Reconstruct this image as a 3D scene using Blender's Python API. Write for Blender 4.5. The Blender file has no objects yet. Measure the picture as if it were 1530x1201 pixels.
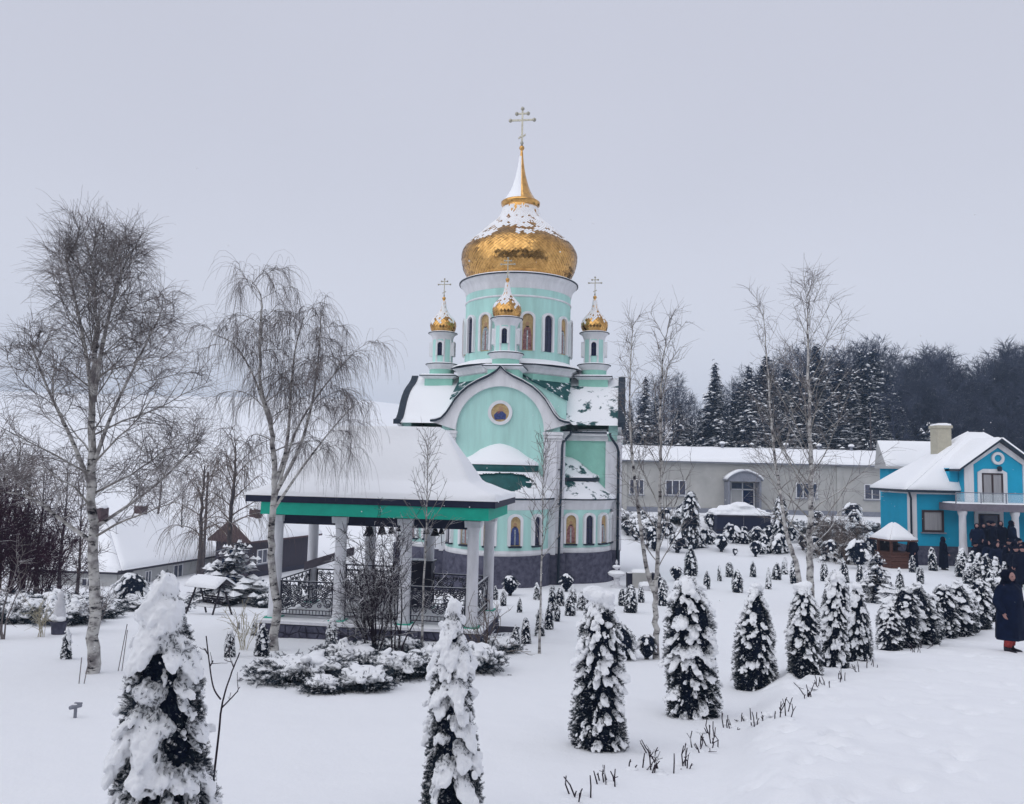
import bpy, bmesh, math, random
import numpy as np
from mathutils import Vector, Matrix, noise as mnoise

sc = bpy.context.scene
COL = sc.collection
R_ = math.radians

# ------------------------------------------------------------------ camera
CAM_Z = 6.0
FPX, CX, CY = 1178.0, 765.0, 600.5            # focal length and centre in photograph pixels (1530 x 1201)
PITCH = math.atan(97.5 / 1178.0)
ROLL = R_(1.3)
_F = Vector((0, math.cos(PITCH), math.sin(PITCH)))
_r0 = Vector((1, 0, 0)); _u0 = Vector((0, -math.sin(PITCH), math.cos(PITCH)))
_R = math.cos(ROLL) * _r0 + math.sin(ROLL) * _u0
_U = -math.sin(ROLL) * _r0 + math.cos(ROLL) * _u0
cam_d = bpy.data.cameras.new('camera')
cam_d.sensor_width = 36.0
cam_d.lens = 36.0 * FPX / 1530.0
cam_d.clip_start = 0.1
cam_d.clip_end = 3000
cam = bpy.data.objects.new('camera', cam_d)
COL.objects.link(cam)
cam.matrix_world = Matrix(((_R.x, _U.x, -_F.x, 0), (_R.y, _U.y, -_F.y, 0), (_R.z, _U.z, -_F.z, CAM_Z), (0, 0, 0, 1)))
sc.camera = cam

# ------------------------------------------------------------------ sky (overcast)
SUN_EL, SUN_AZ = R_(40), R_(215)              # sun behind thick cloud, behind and left of the camera (azimuth clockwise from +Y)
w = bpy.data.worlds.new('World'); sc.world = w; w.use_nodes = True
nt = w.node_tree; nt.nodes.clear()
out = nt.nodes.new('ShaderNodeOutputWorld')
sky = nt.nodes.new('ShaderNodeTexSky'); sky.sky_type = 'NISHITA'; sky.sun_disc = False
sky.sun_elevation = SUN_EL; sky.sun_rotation = SUN_AZ; sky.dust_density = 4.0
bg1 = nt.nodes.new('ShaderNodeBackground'); bg1.inputs[1].default_value = 0.07
nt.links.new(sky.outputs[0], bg1.inputs[0])
tc = nt.nodes.new('ShaderNodeTexCoord'); sep = nt.nodes.new('ShaderNodeSeparateXYZ')
nt.links.new(tc.outputs['Generated'], sep.inputs[0])
rmp = nt.nodes.new('ShaderNodeValToRGB')      # the cloud deck: a little brighter towards the horizon
rmp.color_ramp.interpolation = 'B_SPLINE'
rmp.color_ramp.elements[0].position = 0.0; rmp.color_ramp.elements[0].color = (0.725, 0.752, 0.850, 1)
rmp.color_ramp.elements[1].position = 1.0; rmp.color_ramp.elements[1].color = (0.56, 0.58, 0.675, 1)
for _p, _c in ((0.18, (0.722, 0.746, 0.842, 1)), (0.34, (0.608, 0.628, 0.725, 1)), (0.55, (0.585, 0.602, 0.70, 1))):
    _e = rmp.color_ramp.elements.new(_p); _e.color = _c
nt.links.new(sep.outputs[2], rmp.inputs[0])
cn = nt.nodes.new('ShaderNodeTexNoise'); cn.inputs['Scale'].default_value = 1.6; cn.inputs['Detail'].default_value = 4
nt.links.new(tc.outputs['Generated'], cn.inputs['Vector'])
mr = nt.nodes.new('ShaderNodeMapRange'); mr.inputs[1].default_value = 0.3; mr.inputs[2].default_value = 0.7
mr.inputs[3].default_value = 0.975; mr.inputs[4].default_value = 1.025
nt.links.new(cn.outputs['Fac'], mr.inputs[0])
bg2 = nt.nodes.new('ShaderNodeBackground')
nt.links.new(rmp.outputs[0], bg2.inputs[0]); nt.links.new(mr.outputs[0], bg2.inputs[1])
mx = nt.nodes.new('ShaderNodeMixShader'); mx.inputs[0].default_value = 0.94
nt.links.new(bg1.outputs[0], mx.inputs[1]); nt.links.new(bg2.outputs[0], mx.inputs[2])
nt.links.new(mx.outputs[0], out.inputs[0])

# ------------------------------------------------------------------ sun through cloud
sl = bpy.data.lights.new('sun', 'SUN'); sl.energy = 1.42; sl.angle = R_(100); sl.color = (0.985, 0.995, 1.0)
so = bpy.data.objects.new('sun', sl); COL.objects.link(so)
_sd = Vector((math.sin(SUN_AZ) * math.cos(SUN_EL), math.cos(SUN_AZ) * math.cos(SUN_EL), math.sin(SUN_EL)))
so.rotation_euler = _sd.to_track_quat('Z', 'Y').to_euler()
so.location = (-20, -20, 40)

sc.view_settings.view_transform = 'Standard'
sc.view_settings.look = 'None'
sc.view_settings.exposure = 0.09
sc.view_settings.gamma = 1.0
sc.view_settings.use_curve_mapping = False
sc.render.engine = 'CYCLES'
cy = sc.cycles
cy.use_denoising = True
try:
    cy.denoiser = 'OPENIMAGEDENOISE'
except Exception:
    pass
cy.max_bounces = 6; cy.diffuse_bounces = 3; cy.glossy_bounces = 3; cy.transmission_bounces = 4; cy.transparent_max_bounces = 6
cy.volume_bounces = 0
cy.sample_clamp_indirect = 4.0
# ------------------------------------------------------------------ helpers
def P(px, py, d):
    """World point that photograph pixel (px, py) shows at depth d (metres along +Y)."""
    v = _F + (px - CX) / FPX * _R + (CY - py) / FPX * _U
    return Vector((0, 0, CAM_Z)) + v * (d / v.y)

def H(px, py, d):
    return P(px, py, d).z

def sstep(a, b, x):
    t = np.clip((x - a) / (b - a), 0, 1)
    return t * t * (3 - 2 * t)

_YR = np.array([(-70, 0.6), (-10, 1.3), (0, 1.7), (2, 2.1), (4.7, 2.6), (8.5, 3.05), (12.5, 3.5), (15, 3.78), (20, 4.3), (26, 4.55), (32, 4.7),
                (40, 4.95), (50, 5.15), (55, 4.75), (62, 3.55), (75, 3.2), (100, 1.2), (160, -5), (250, -16), (330, -20), (460, -21)])
_YL = np.array([(-70, 0.6), (-10, 1.3), (0, 1.7), (2, 2.1), (4.7, 2.6), (8.5, 3.05), (12.5, 3.5), (15, 3.78), (20, 4.35), (26, 5.0), (35, 6.3),
                (45, 7.8), (60, 9.6), (75, 9.6), (100, 6.5), (160, -6), (230, -18.5), (280, -22.5), (310, -23.2), (350, -22.5), (460, -20)])

def _vnoise(x, y, s, seed=0):
    """cheap smooth value noise, vectorised"""
    x = np.asarray(x, float) / s + seed * 17.3; y = np.asarray(y, float) / s + seed * 9.1
    xi = np.floor(x); yi = np.floor(y); fx = x - xi; fy = y - yi
    fx = fx * fx * (3 - 2 * fx); fy = fy * fy * (3 - 2 * fy)
    def h(a, b):
        v = np.sin(a * 127.1 + b * 311.7 + seed * 74.7) * 43758.5453
        return v - np.floor(v)
    return (h(xi, yi) * (1 - fx) + h(xi + 1, yi) * fx) * (1 - fy) + (h(xi, yi + 1) * (1 - fx) + h(xi + 1, yi + 1) * fx) * fy - 0.5

def T(x, y):
    """terrain height"""
    x = np.asarray(x, float); y = np.asarray(y, float)
    zr = CAM_Z - np.interp(y, _YR[:, 0], _YR[:, 1])
    zl = CAM_Z - np.interp(y, _YL[:, 0], _YL[:, 1])
    q = x / np.maximum(np.abs(y), 20)
    wl = 1 - sstep(-0.25, 0.02, q)
    z = zr * (1 - wl) + zl * wl
    # the trodden path to the right of the clipped row lies a little higher
    px = 1.35 + 0.34 * (y - 7.0) + 0.004 * (y - 7) ** 2
    z = z + 0.30 * sstep(0.0, 0.75, x - px - 0.35) * (1 - sstep(24, 32, y)) * sstep(-2, 3, y)
    z = z + 0.06 * _vnoise(x, y, 3.1, 1) * sstep(-3, 4, y) + 0.03 * _vnoise(x, y, 1.1, 2) + 0.5 * _vnoise(x, y, 23, 3) * sstep(60, 90, y) + 3 * _vnoise(x, y, 90, 4) * sstep(110, 180, y)
    return z

def Tz(x, y):
    return float(T(x, y))

def G(px, py, dmin=3.0, dmax=130.0):
    """first point of the ground seen through pixel (px, py)"""
    v = _F + (px - CX) / FPX * _R + (CY - py) / FPX * _U
    v = v / v.y
    ds = np.concatenate([np.arange(dmin, 40, 0.05), np.arange(40, dmax, 0.25)])
    zz = CAM_Z + v.z * ds - T(v.x * ds, ds)
    i = np.argmax(zz < 0)
    d = ds[i] if zz[i] < 0 else dmax
    return Vector((v.x * d, d, Tz(v.x * d, d)))

def gd(px, d):
    """ground point at pixel column px and depth d"""
    v = _F + (px - CX) / FPX * _R + (CY - 800) / FPX * _U
    x = v.x / v.y * d
    return Vector((x, d, Tz(x, d)))

class MB:
    """collects geometry for ONE mesh"""
    def __init__(s):
        s.v = []; s.f = []; s.m = []; s.n = 0
    def add(s, verts, faces, mi=0):
        b = s.n
        s.v.extend([tuple(map(float, p)) for p in verts]); s.n += len(verts)
        for f in faces:
            s.f.append(tuple(b + i for i in f)); s.m.append(mi)
        return s
    def box(s, x0, x1, y0, y1, z0, z1, mi=0):
        return s.add([(x0, y0, z0), (x1, y0, z0), (x1, y1, z0), (x0, y1, z0), (x0, y0, z1), (x1, y0, z1), (x1, y1, z1), (x0, y1, z1)],
                     [(3, 2, 1, 0), (4, 5, 6, 7), (0, 1, 5, 4), (1, 2, 6, 5), (2, 3, 7, 6), (3, 0, 4, 7)], mi)
    def frustum(s, c, hx0, hy0, z0, hx1, hy1, z1, mi=0):
        x, y = c
        return s.add([(x - hx0, y - hy0, z0), (x + hx0, y - hy0, z0), (x + hx0, y + hy0, z0), (x - hx0, y + hy0, z0),
                      (x - hx1, y - hy1, z1), (x + hx1, y - hy1, z1), (x + hx1, y + hy1, z1), (x - hx1, y + hy1, z1)],
                     [(3, 2, 1, 0), (4, 5, 6, 7), (0, 1, 5, 4), (1, 2, 6, 5), (2, 3, 7, 6), (3, 0, 4, 7)], mi)
    def prism_y(s, poly, y0, y1, mi=0):
        """polygon of (x, z), counter-clockwise seen from -y, extruded from y0 (front) to y1"""
        n = len(poly)
        vs = [(x, y0, z) for x, z in poly] + [(x, y1, z) for x, z in poly]
        fs = [tuple(range(n)), tuple(range(2 * n - 1, n - 1, -1))]
        fs += [(i, i + n, (i + 1) % n + n, (i + 1) % n) for i in range(n)]
        return s.add(vs, fs, mi)
    def prism_z(s, poly, z0, z1, mi=0):
        n = len(poly)
        vs = [(x, y, z0) for x, y in poly] + [(x, y, z1) for x, y in poly]
        fs = [tuple(range(n - 1, -1, -1)), tuple(range(n, 2 * n))]
        fs += [(i, (i + 1) % n, (i + 1) % n + n, i + n) for i in range(n)]
        return s.add(vs, fs, mi)
    def strip_y(s, outer, inner, y0, y1, mi=0):
        """band between two open outlines of equal length in (x, z), given depth"""
        n = len(outer)
        vs = [(x, y0, z) for x, z in outer] + [(x, y0, z) for x, z in inner] + [(x, y1, z) for x, z in outer] + [(x, y1, z) for x, z in inner]
        fs = []
        for i in range(n - 1):
            fs += [(i, i + 1, n + i + 1, n + i), (2 * n + i + 1, 2 * n + i, 3 * n + i, 3 * n + i + 1),
                   (i + 1, i, 2 * n + i, 2 * n + i + 1), (n + i, n + i + 1, 3 * n + i + 1, 3 * n + i)]
        fs += [(0, n, 3 * n, 2 * n), (2 * n - 1, n - 1, 3 * n - 1, 4 * n - 1)]
        return s.add(vs, fs, mi)
    def lathe(s, prof, n=24, c=(0, 0), a0=0.0, a1=2 * math.pi, mi=0, cap=False):
        full = abs(a1 - a0 - 2 * math.pi) < 1e-6
        k = n if full else n + 1
        vs = []
        for r, z in prof:
            for i in range(k):
                a = a0 + (a1 - a0) * i / n
                vs.append((c[0] + r * math.cos(a), c[1] + r * math.sin(a), z))
        fs = []
        for j in range(len(prof) - 1):
            for i in range(n):
                i2 = (i + 1) % k
                fs.append((j * k + i, j * k + i2, (j + 1) * k + i2, (j + 1) * k + i))
        s.add(vs, fs, mi)
        if cap:
            b = len(prof) - 1
            s.add([(c[0] + prof[b][0] * math.cos(a0 + (a1 - a0) * i / n), c[1] + prof[b][0] * math.sin(a0 + (a1 - a0) * i / n), prof[b][1]) for i in range(k)], [tuple(range(k))], mi)
        return s
    def tube(s, pts, rad, n=6, mi=0, caps=True):
        pts = [Vector(p) for p in pts]
        if not hasattr(rad, '__len__'):
            rad = [rad] * len(pts)
        vs = []; ref = None
        for i, p in enumerate(pts):
            t = (pts[min(i + 1, len(pts) - 1)] - pts[max(i - 1, 0)])
            t = t.normalized() if t.length > 1e-9 else Vector((0, 0, 1))
            if ref is None:
                ref = Vector((1, 0, 0)) if abs(t.x) < 0.8 else Vector((0, 1, 0))
            a = (ref - t * ref.dot(t)).normalized(); b = t.cross(a); ref = a
            for k in range(n):
                an = 2 * math.pi * k / n
                vs.append(p + (a * math.cos(an) + b * math.sin(an)) * rad[i])
        fs = []
        for i in range(len(pts) - 1):
            for k in range(n):
                k2 = (k + 1) % n
                fs.append((i * n + k, i * n + k2, (i + 1) * n + k2, (i + 1) * n + k))
        if caps:
            fs.append(tuple(range(n - 1, -1, -1))); fs.append(tuple(range((len(pts) - 1) * n, len(pts) * n)))
        return s.add(vs, fs, mi)
    def ball(s, c, r, n=8, m=6, mi=0, sq=(1, 1, 1)):
        vs = [(c[0], c[1], c[2] - r * sq[2])]
        for j in range(1, m):
            th = -math.pi / 2 + math.pi * j / m
            for i in range(n):
                a = 2 * math.pi * i / n
                vs.append((c[0] + r * sq[0] * math.cos(th) * math.cos(a), c[1] + r * sq[1] * math.cos(th) * math.sin(a), c[2] + r * sq[2] * math.sin(th)))
        vs.append((c[0], c[1], c[2] + r * sq[2]))
        fs = [(0, 1 + (i + 1) % n, 1 + i) for i in range(n)]
        for j in range(m - 2):
            for i in range(n):
                a = 1 + j * n + i; b = 1 + j * n + (i + 1) % n
                fs.append((a, b, b + n, a + n))
        t = 1 + (m - 2) * n
        fs += [(t + i, t + (i + 1) % n, len(vs) - 1) for i in range(n)]
        return s.add(vs, fs, mi)
    def xf(s, M):
        s.v = [tuple(M @ Vector(p)) for p in s.v]
        return s
    def mesh(s, name, mats, smooth=False):
        me = bpy.data.meshes.new(name)
        me.from_pydata(s.v, [], s.f)
        if not isinstance(mats, (list, tuple)):
            mats = [mats]
        for m in mats:
            me.materials.append(m)
        if len(mats) > 1:
            me.polygons.foreach_set('material_index', s.m)
        if smooth:
            me.polygons.foreach_set('use_smooth', [True] * len(me.polygons))
        me.update()
        return me
    def build(s, name, mats, parent=None, smooth=False):
        return ob(name, s.mesh(name, mats, smooth), parent)

def ob(name, me, parent=None):
    o = bpy.data.objects.new(name, me); COL.objects.link(o)
    if parent is not None:
        o.parent = parent
    return o

def tag(o, label=None, cat=None, group=None, kind=None):
    if label: o['label'] = label
    if cat: o['category'] = cat
    if group: o['group'] = group
    if kind: o['kind'] = kind
    return o

def thing(name, label, cat, loc=(0, 0, 0), rz=0.0, group=None, scale=None):
    o = bpy.data.objects.new(name, None); COL.objects.link(o)
    o.empty_display_size = 0.3
    o.location = loc; o.rotation_euler = (0, 0, rz)
    if scale is not None:
        o.scale = scale if hasattr(scale, '__len__') else (scale,) * 3
    return tag(o, label, cat, group)

def np_mesh(name, V, Fq, mats, mi=None, smooth=False):
    """V (n,3) array; Fq (m,3) or (m,4) array"""
    V = np.asarray(V, np.float32); Fq = np.asarray(Fq, np.int32)
    me = bpy.data.meshes.new(name)
    k = Fq.shape[1]; m = len(Fq)
    me.vertices.add(len(V)); me.vertices.foreach_set('co', V.ravel())
    me.loops.add(m * k); me.loops.foreach_set('vertex_index', Fq.ravel())
    me.polygons.add(m); me.polygons.foreach_set('loop_start', np.arange(0, m * k, k, dtype=np.int32))
    try:
        me.polygons.foreach_set('loop_total', np.full(m, k, np.int32))
    except Exception:
        pass
    if not isinstance(mats, (list, tuple)):
        mats = [mats]
    for x in mats:
        me.materials.append(x)
    if mi is not None:
        me.polygons.foreach_set('material_index', np.asarray(mi, np.int32))
    if smooth:
        me.polygons.foreach_set('use_smooth', np.ones(m, bool))
    me.update(calc_edges=True); me.validate()
    return me

def remeshed(mb, voxel, name, mat, smooth_it=2, disp=0.0, dscale=0.1, fine=0.0):
    """fuses overlapping closed blobs into one smooth skin"""
    me = mb.mesh('tmp', [mat]); o = ob('tmp', me)
    m = o.modifiers.new('r', 'REMESH'); m.mode = 'VOXEL'; m.voxel_size = voxel; m.use_smooth_shade = True
    if disp:
        tx = bpy.data.textures.new('lumps', 'CLOUDS'); tx.noise_scale = dscale; tx.noise_depth = 2
        d = o.modifiers.new('d', 'DISPLACE'); d.texture = tx; d.strength = disp; d.mid_level = 0.5; d.texture_coords = 'LOCAL'
    if disp and fine:
        tx = bpy.data.textures.new('crumbs', 'CLOUDS'); tx.noise_scale = .022; tx.noise_depth = 1
        d = o.modifiers.new('f', 'DISPLACE'); d.texture = tx; d.strength = fine; d.mid_level = 0.5; d.texture_coords = 'LOCAL'
    if smooth_it:
        q = o.modifiers.new('s', 'SMOOTH'); q.iterations = smooth_it; q.factor = 0.5
    dg = bpy.context.evaluated_depsgraph_get()
    res = bpy.data.meshes.new_from_object(o.evaluated_get(dg))
    res.name = name
    res.materials.clear(); res.materials.append(mat)
    res.polygons.foreach_set('use_smooth', [True] * len(res.polygons))
    bpy.data.objects.remove(o); bpy.data.meshes.remove(me)
    return res

_ico = None
def ico():
    global _ico
    if _ico is None:
        bm = bmesh.new(); bmesh.ops.create_icosphere(bm, subdivisions=2, radius=1.0)
        _ico = (np.array([v.co[:] for v in bm.verts]), [tuple(v.index for v in f.verts) for f in bm.faces]); bm.free()
    return _ico

def blob(mb, c, ax, rng, lump=0.18, mi=0):
    """lumpy ellipsoid: ax = 3 axis vectors (with length)"""
    V, Fc = ico()
    k = rng.uniform(2, 4, 3); ph = rng.uniform(0, 6, 3)
    s = 1 + lump * (np.sin(V[:, 0] * k[0] + ph[0]) + np.sin(V[:, 1] * k[1] + ph[1]) + np.sin(V[:, 2] * k[2] + ph[2])) / 1.7
    W = (V * s[:, None]) @ np.array(ax) + np.array(c)
    mb.add(W, Fc, mi)

# ------------------------------------------------------------------ materials
def new_mat(name):
    m = bpy.data.materials.new(name); m.use_nodes = True
    nt = m.node_tree
    return m, nt, nt.nodes['Principled BSDF']

def N(nt, t, **kw):
    n = nt.nodes.new(t)
    for k, v in kw.items():
        if k in n.inputs:
            n.inputs[k].default_value = v
        else:
            setattr(n, k, v)
    return n

def mat(name, c, rough=0.7, metal=0.0, var=0.12, scale=6.0, bump=0.0, bscale=40.0, c2=None, spec=0.3, detail=5, stretch=None):
    """base colour with a soft mottling towards c2 (or lighter/darker) and fine relief"""
    m, nt, b = new_mat(name)
    tc = N(nt, 'ShaderNodeTexCoord')
    src = tc.outputs['Object']
    if stretch:
        mp = N(nt, 'ShaderNodeMapping'); mp.inputs['Scale'].default_value = stretch
        nt.links.new(src, mp.inputs[0]); src = mp.outputs[0]
    nz = N(nt, 'ShaderNodeTexNoise', Scale=scale, Detail=detail, Roughness=0.6)
    nt.links.new(src, nz.inputs['Vector'])
    rp = N(nt, 'ShaderNodeValToRGB')
    rp.color_ramp.elements[0].position = 0.32; rp.color_ramp.elements[1].position = 0.68
    a = [x * (1 - var) for x in c]; d = list(c2) if c2 else [min(1, x * (1 + var)) for x in c]
    rp.color_ramp.elements[0].color = (*a, 1); rp.color_ramp.elements[1].color = (*d, 1)
    nt.links.new(nz.outputs['Fac'], rp.inputs[0]); nt.links.new(rp.outputs[0], b.inputs['Base Color'])
    b.inputs['Roughness'].default_value = rough; b.inputs['Metallic'].default_value = metal
    b.inputs['Specular IOR Level'].default_value = spec
    if bump:
        n2 = N(nt, 'ShaderNodeTexNoise', Scale=bscale, Detail=4)
        nt.links.new(src, n2.inputs['Vector'])
        bp = N(nt, 'ShaderNodeBump', Strength=bump, Distance=0.02)
        nt.links.new(n2.outputs['Fac'], bp.inputs['Height']); nt.links.new(bp.outputs[0], b.inputs['Normal'])
    return m

SNOW_C = (0.90, 0.91, 0.935)
def snow_mix(m, thr=0.55, soft=0.15, nscale=8.0, namp=0.5, offset=0.0):
    """snow lying on the upward faces of a material, ragged with noise (real cover: depends on the surface, not on light)"""
    nt = m.node_tree; b = nt.nodes['Principled BSDF']
    ln = b.inputs['Base Color'].links[0].from_socket
    ge = N(nt, 'ShaderNodeNewGeometry'); sp = N(nt, 'ShaderNodeSeparateXYZ')
    nt.links.new(ge.outputs['Normal'], sp.inputs[0])
    tc = N(nt, 'ShaderNodeTexCoord'); nz = N(nt, 'ShaderNodeTexNoise', Scale=nscale, Detail=4)
    nt.links.new(tc.outputs['Object'], nz.inputs['Vector'])
    ma = N(nt, 'ShaderNodeMath', operation='MULTIPLY_ADD'); ma.inputs[1].default_value = namp; ma.inputs[2].default_value = offset - namp * 0.5
    nt.links.new(nz.outputs['Fac'], ma.inputs[0])
    ad = N(nt, 'ShaderNodeMath', operation='ADD'); nt.links.new(sp.outputs[2], ad.inputs[0]); nt.links.new(ma.outputs[0], ad.inputs[1])
    mr = N(nt, 'ShaderNodeMapRange'); mr.inputs[1].default_value = thr - soft; mr.inputs[2].default_value = thr + soft
    nt.links.new(ad.outputs[0], mr.inputs[0])
    mx = N(nt, 'ShaderNodeMix', data_type='RGBA')
    nt.links.new(mr.outputs[0], mx.inputs['Factor']); nt.links.new(ln, mx.inputs['A']); mx.inputs['B'].default_value = (*SNOW_C, 1)
    nt.links.new(mx.outputs['Result'], b.inputs['Base Color'])
    return m

def snow_mat(name, bump=0.25, bscale=9.0, fine=60.0):
    m, nt, b = new_mat(name)
    tc = N(nt, 'ShaderNodeTexCoord')
    nz = N(nt, 'ShaderNodeTexNoise', Scale=bscale, Detail=6, Roughness=0.55)
    nt.links.new(tc.outputs['Object'], nz.inputs['Vector'])
    rp = N(nt, 'ShaderNodeValToRGB')
    rp.color_ramp.elements[0].color = (0.89, 0.90, 0.925, 1); rp.color_ramp.elements[1].color = (0.925, 0.932, 0.95, 1)
    nt.links.new(nz.outputs['Fac'], rp.inputs[0]); nt.links.new(rp.outputs[0], b.inputs['Base Color'])
    b.inputs['Roughness'].default_value = 0.75; b.inputs['Specular IOR Level'].default_value = 0.15
    n2 = N(nt, 'ShaderNodeTexNoise', Scale=fine, Detail=3); nt.links.new(tc.outputs['Object'], n2.inputs['Vector'])
    ad = N(nt, 'ShaderNodeMath', operation='MULTIPLY_ADD'); ad.inputs[1].default_value = 0.25
    nt.links.new(n2.outputs['Fac'], ad.inputs[0]); nt.links.new(nz.outputs['Fac'], ad.inputs[2])
    bp = N(nt, 'ShaderNodeBump', Strength=bump, Distance=0.05)
    nt.links.new(ad.outputs[0], bp.inputs['Height']); nt.links.new(bp.outputs[0], b.inputs['Normal'])
    return m

def patchy(name, under, cover, scale, lo, hi, rough=0.5, grad=None):
    """metal sheet with a torn snow cover"""
    m, nt, b = new_mat(name)
    tc = N(nt, 'ShaderNodeTexCoord'); nz = N(nt, 'ShaderNodeTexNoise', Scale=scale, Detail=7, Roughness=0.62)
    nt.links.new(tc.outputs['Object'], nz.inputs['Vector'])
    mr = N(nt, 'ShaderNodeMapRange'); mr.inputs[1].default_value = lo; mr.inputs[2].default_value = hi
    nt.links.new(nz.outputs['Fac'], mr.inputs[0])
    mx = N(nt, 'ShaderNodeMix', data_type='RGBA')
    nt.links.new(mr.outputs[0], mx.inputs['Factor']); mx.inputs['A'].default_value = (*under, 1); mx.inputs['B'].default_value = (*cover, 1)
    nt.links.new(mx.outputs['Result'], b.inputs['Base Color'])
    b.inputs['Roughness'].default_value = rough; b.inputs['Specular IOR Level'].default_value = 0.25
    return m

M = {}
M['snow'] = snow_mat('snow')
M['snow_ground'] = snow_mat('snow_ground', 0.5, 2.2, 24.0)
M['snow_far'] = snow_mat('snow_far', 0.1, 2.0, 9.0)
M['mint'] = mat('mint_render', (0.44, 0.71, 0.65), 0.85, var=0.12, scale=1.0, bump=0.08, bscale=40, stretch=(2.2, 2.2, .35), detail=8)
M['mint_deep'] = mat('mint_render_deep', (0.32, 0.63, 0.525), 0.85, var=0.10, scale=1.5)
M['white'] = mat('white_render', (0.73, 0.73, 0.75), 0.85, var=0.10, scale=1.6, bump=0.08, bscale=40, stretch=(2, 2, .4), detail=8)
M['white_col'] = mat('white_column', (0.70, 0.70, 0.735), 0.8, var=0.14, scale=2.5, bump=0.08, stretch=(2, 2, .4), detail=8)
M['edge'] = mat('dark_edge_metal', (0.016, 0.028, 0.045), 0.5, var=0.2)
M['roof_green'] = mat('green_roof_metal', (0.010, 0.085, 0.085), 0.5, var=0.25, scale=3)
M['roof_patchy'] = patchy('green_roof_torn_snow', (0.010, 0.07, 0.075), SNOW_C, 1.9, 0.40, 0.46)
M['roof_patchy2'] = patchy('green_roof_little_snow', (0.010, 0.08, 0.08), SNOW_C, 3.0, 0.56, 0.60)
M['gold'] = mat('gold_sheet', (0.64, 0.345, 0.105), 0.20, 1.0, var=0.24, scale=3.5, bump=0.25, bscale=7, c2=(0.82, 0.48, 0.165))
M['silver'] = mat('grey_gilt', (0.42, 0.40, 0.33), 0.4, 0.8, var=0.2, scale=9)
M['icon_gold'] = mat('icon_gold', (0.46, 0.30, 0.12), 0.5, var=0.25, scale=9, c2=(0.58, 0.43, 0.22))
M['robe_blue'] = mat('robe_blue', (0.05, 0.07, 0.20), 0.7, var=0.4, scale=14)
M['robe_red'] = mat('robe_red', (0.26, 0.08, 0.09), 0.7, var=0.45, scale=11, c2=(0.40, 0.22, 0.20))
M['robe_grey'] = mat('robe_grey', (0.34, 0.38, 0.40), 0.7, var=0.4, scale=12)
M['skin_paint'] = mat('skin_paint', (0.42, 0.25, 0.15), 0.7)
M['glass'] = mat('dark_glass', (0.012, 0.014, 0.05), 0.12, var=0.3, spec=0.5)
M['stone'] = mat('plinth_stone', (0.058, 0.058, 0.098), 0.8, var=0.35, scale=5, c2=(0.11, 0.11, 0.155), bump=0.5, bscale=22)
M['stone_dark'] = mat('stone_joint', (0.04, 0.037, 0.055), 0.9)
M['gz_green'] = mat('gazebo_green', (0.012, 0.40, 0.285), 0.55, var=0.10, scale=4)
M['navy'] = mat('navy_fascia', (0.014, 0.018, 0.045), 0.55, var=0.2)
M['iron'] = mat('wrought_iron', (0.018, 0.018, 0.035), 0.5, var=0.2); snow_mix(M['iron'], 0.75, 0.1, 20, 0.5)
M['bronze'] = mat('bell_bronze', (0.02, 0.02, 0.03), 0.4, 0.5)
M['blue'] = mat('blue_render', (0.012, 0.35, 0.55), 0.85, var=0.06, scale=1.4)
M['grey_render'] = mat('grey_render', (0.42, 0.412, 0.395), 0.9, var=0.12, scale=.6, c2=(0.49, 0.482, 0.46))
M['trim_grey'] = mat('trim_grey', (0.22, 0.23, 0.27), 0.7)
M['pvc'] = mat('white_window_frame', (0.70, 0.70, 0.72), 0.5)
M['pane'] = mat('window_pane', (0.06, 0.065, 0.095), 0.12, var=0.4, scale=2, spec=0.5)
M['curtain'] = mat('net_curtain', (0.34, 0.33, 0.34), 0.7, var=0.2, scale=3, stretch=(14, 14, 0.3))
M['brown_frame'] = mat('brown_frame', (0.05, 0.03, 0.03), 0.6)
M['chimney'] = mat('chimney_render', (0.46, 0.43, 0.34), 0.9, var=0.08)
M['wood'] = mat('brown_wood', (0.10, 0.045, 0.035), 0.8, var=0.3, scale=6, stretch=(1, 1, 6))
M['wood_dark'] = mat('dark_wood', (0.03, 0.025, 0.035), 0.8, var=0.3)
M['mauve'] = mat('balcony_grey', (0.19, 0.17, 0.20), 0.8)
M['plaster_old'] = mat('old_plaster', (0.44, 0.44, 0.44), 0.9, var=0.12, scale=1.5)
M['tile_brown'] = mat('brown_roof_tile', (0.075, 0.045, 0.047), 0.8, var=0.3)
M['foliage'] = mat('thuja_foliage', (0.009, 0.017, 0.034), 0.8, var=0.3, scale=14, c2=(0.026, 0.040, 0.052), spec=0.15)
snow_mix(M['foliage'], 0.93, 0.06, 26, 1.5)
M['foliage_core'] = mat('thuja_inside', (0.008, 0.013, 0.030), 0.95, var=0.3, spec=0.1)
M['conifer'] = mat('conifer_needles', (0.009, 0.018, 0.042), 0.9, var=0.3, scale=1.5, spec=0.1); snow_mix(M['conifer'], 0.98, 0.15, 3.0, 0.7)
M['birch'] = None
M['twig'] = mat('birch_twig', (0.14, 0.12, 0.125), 0.9, var=0.3, scale=2, c2=(0.26, 0.23, 0.225), spec=0.1); snow_mix(M['twig'], 0.82, 0.12, 5, 0.6)
M['limb'] = mat('birch_limb', (0.20, 0.18, 0.17), 0.9, var=0.45, scale=4, c2=(0.42, 0.40, 0.37), spec=0.1); snow_mix(M['limb'], 0.72, 0.12, 5, 0.6)
M['twig_brown'] = mat('brown_twig', (0.10, 0.078, 0.075), 0.9, var=0.35, scale=3, c2=(0.22, 0.17, 0.14), spec=0.1); snow_mix(M['twig_brown'], 0.85, 0.1, 6, 0.6)
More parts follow.
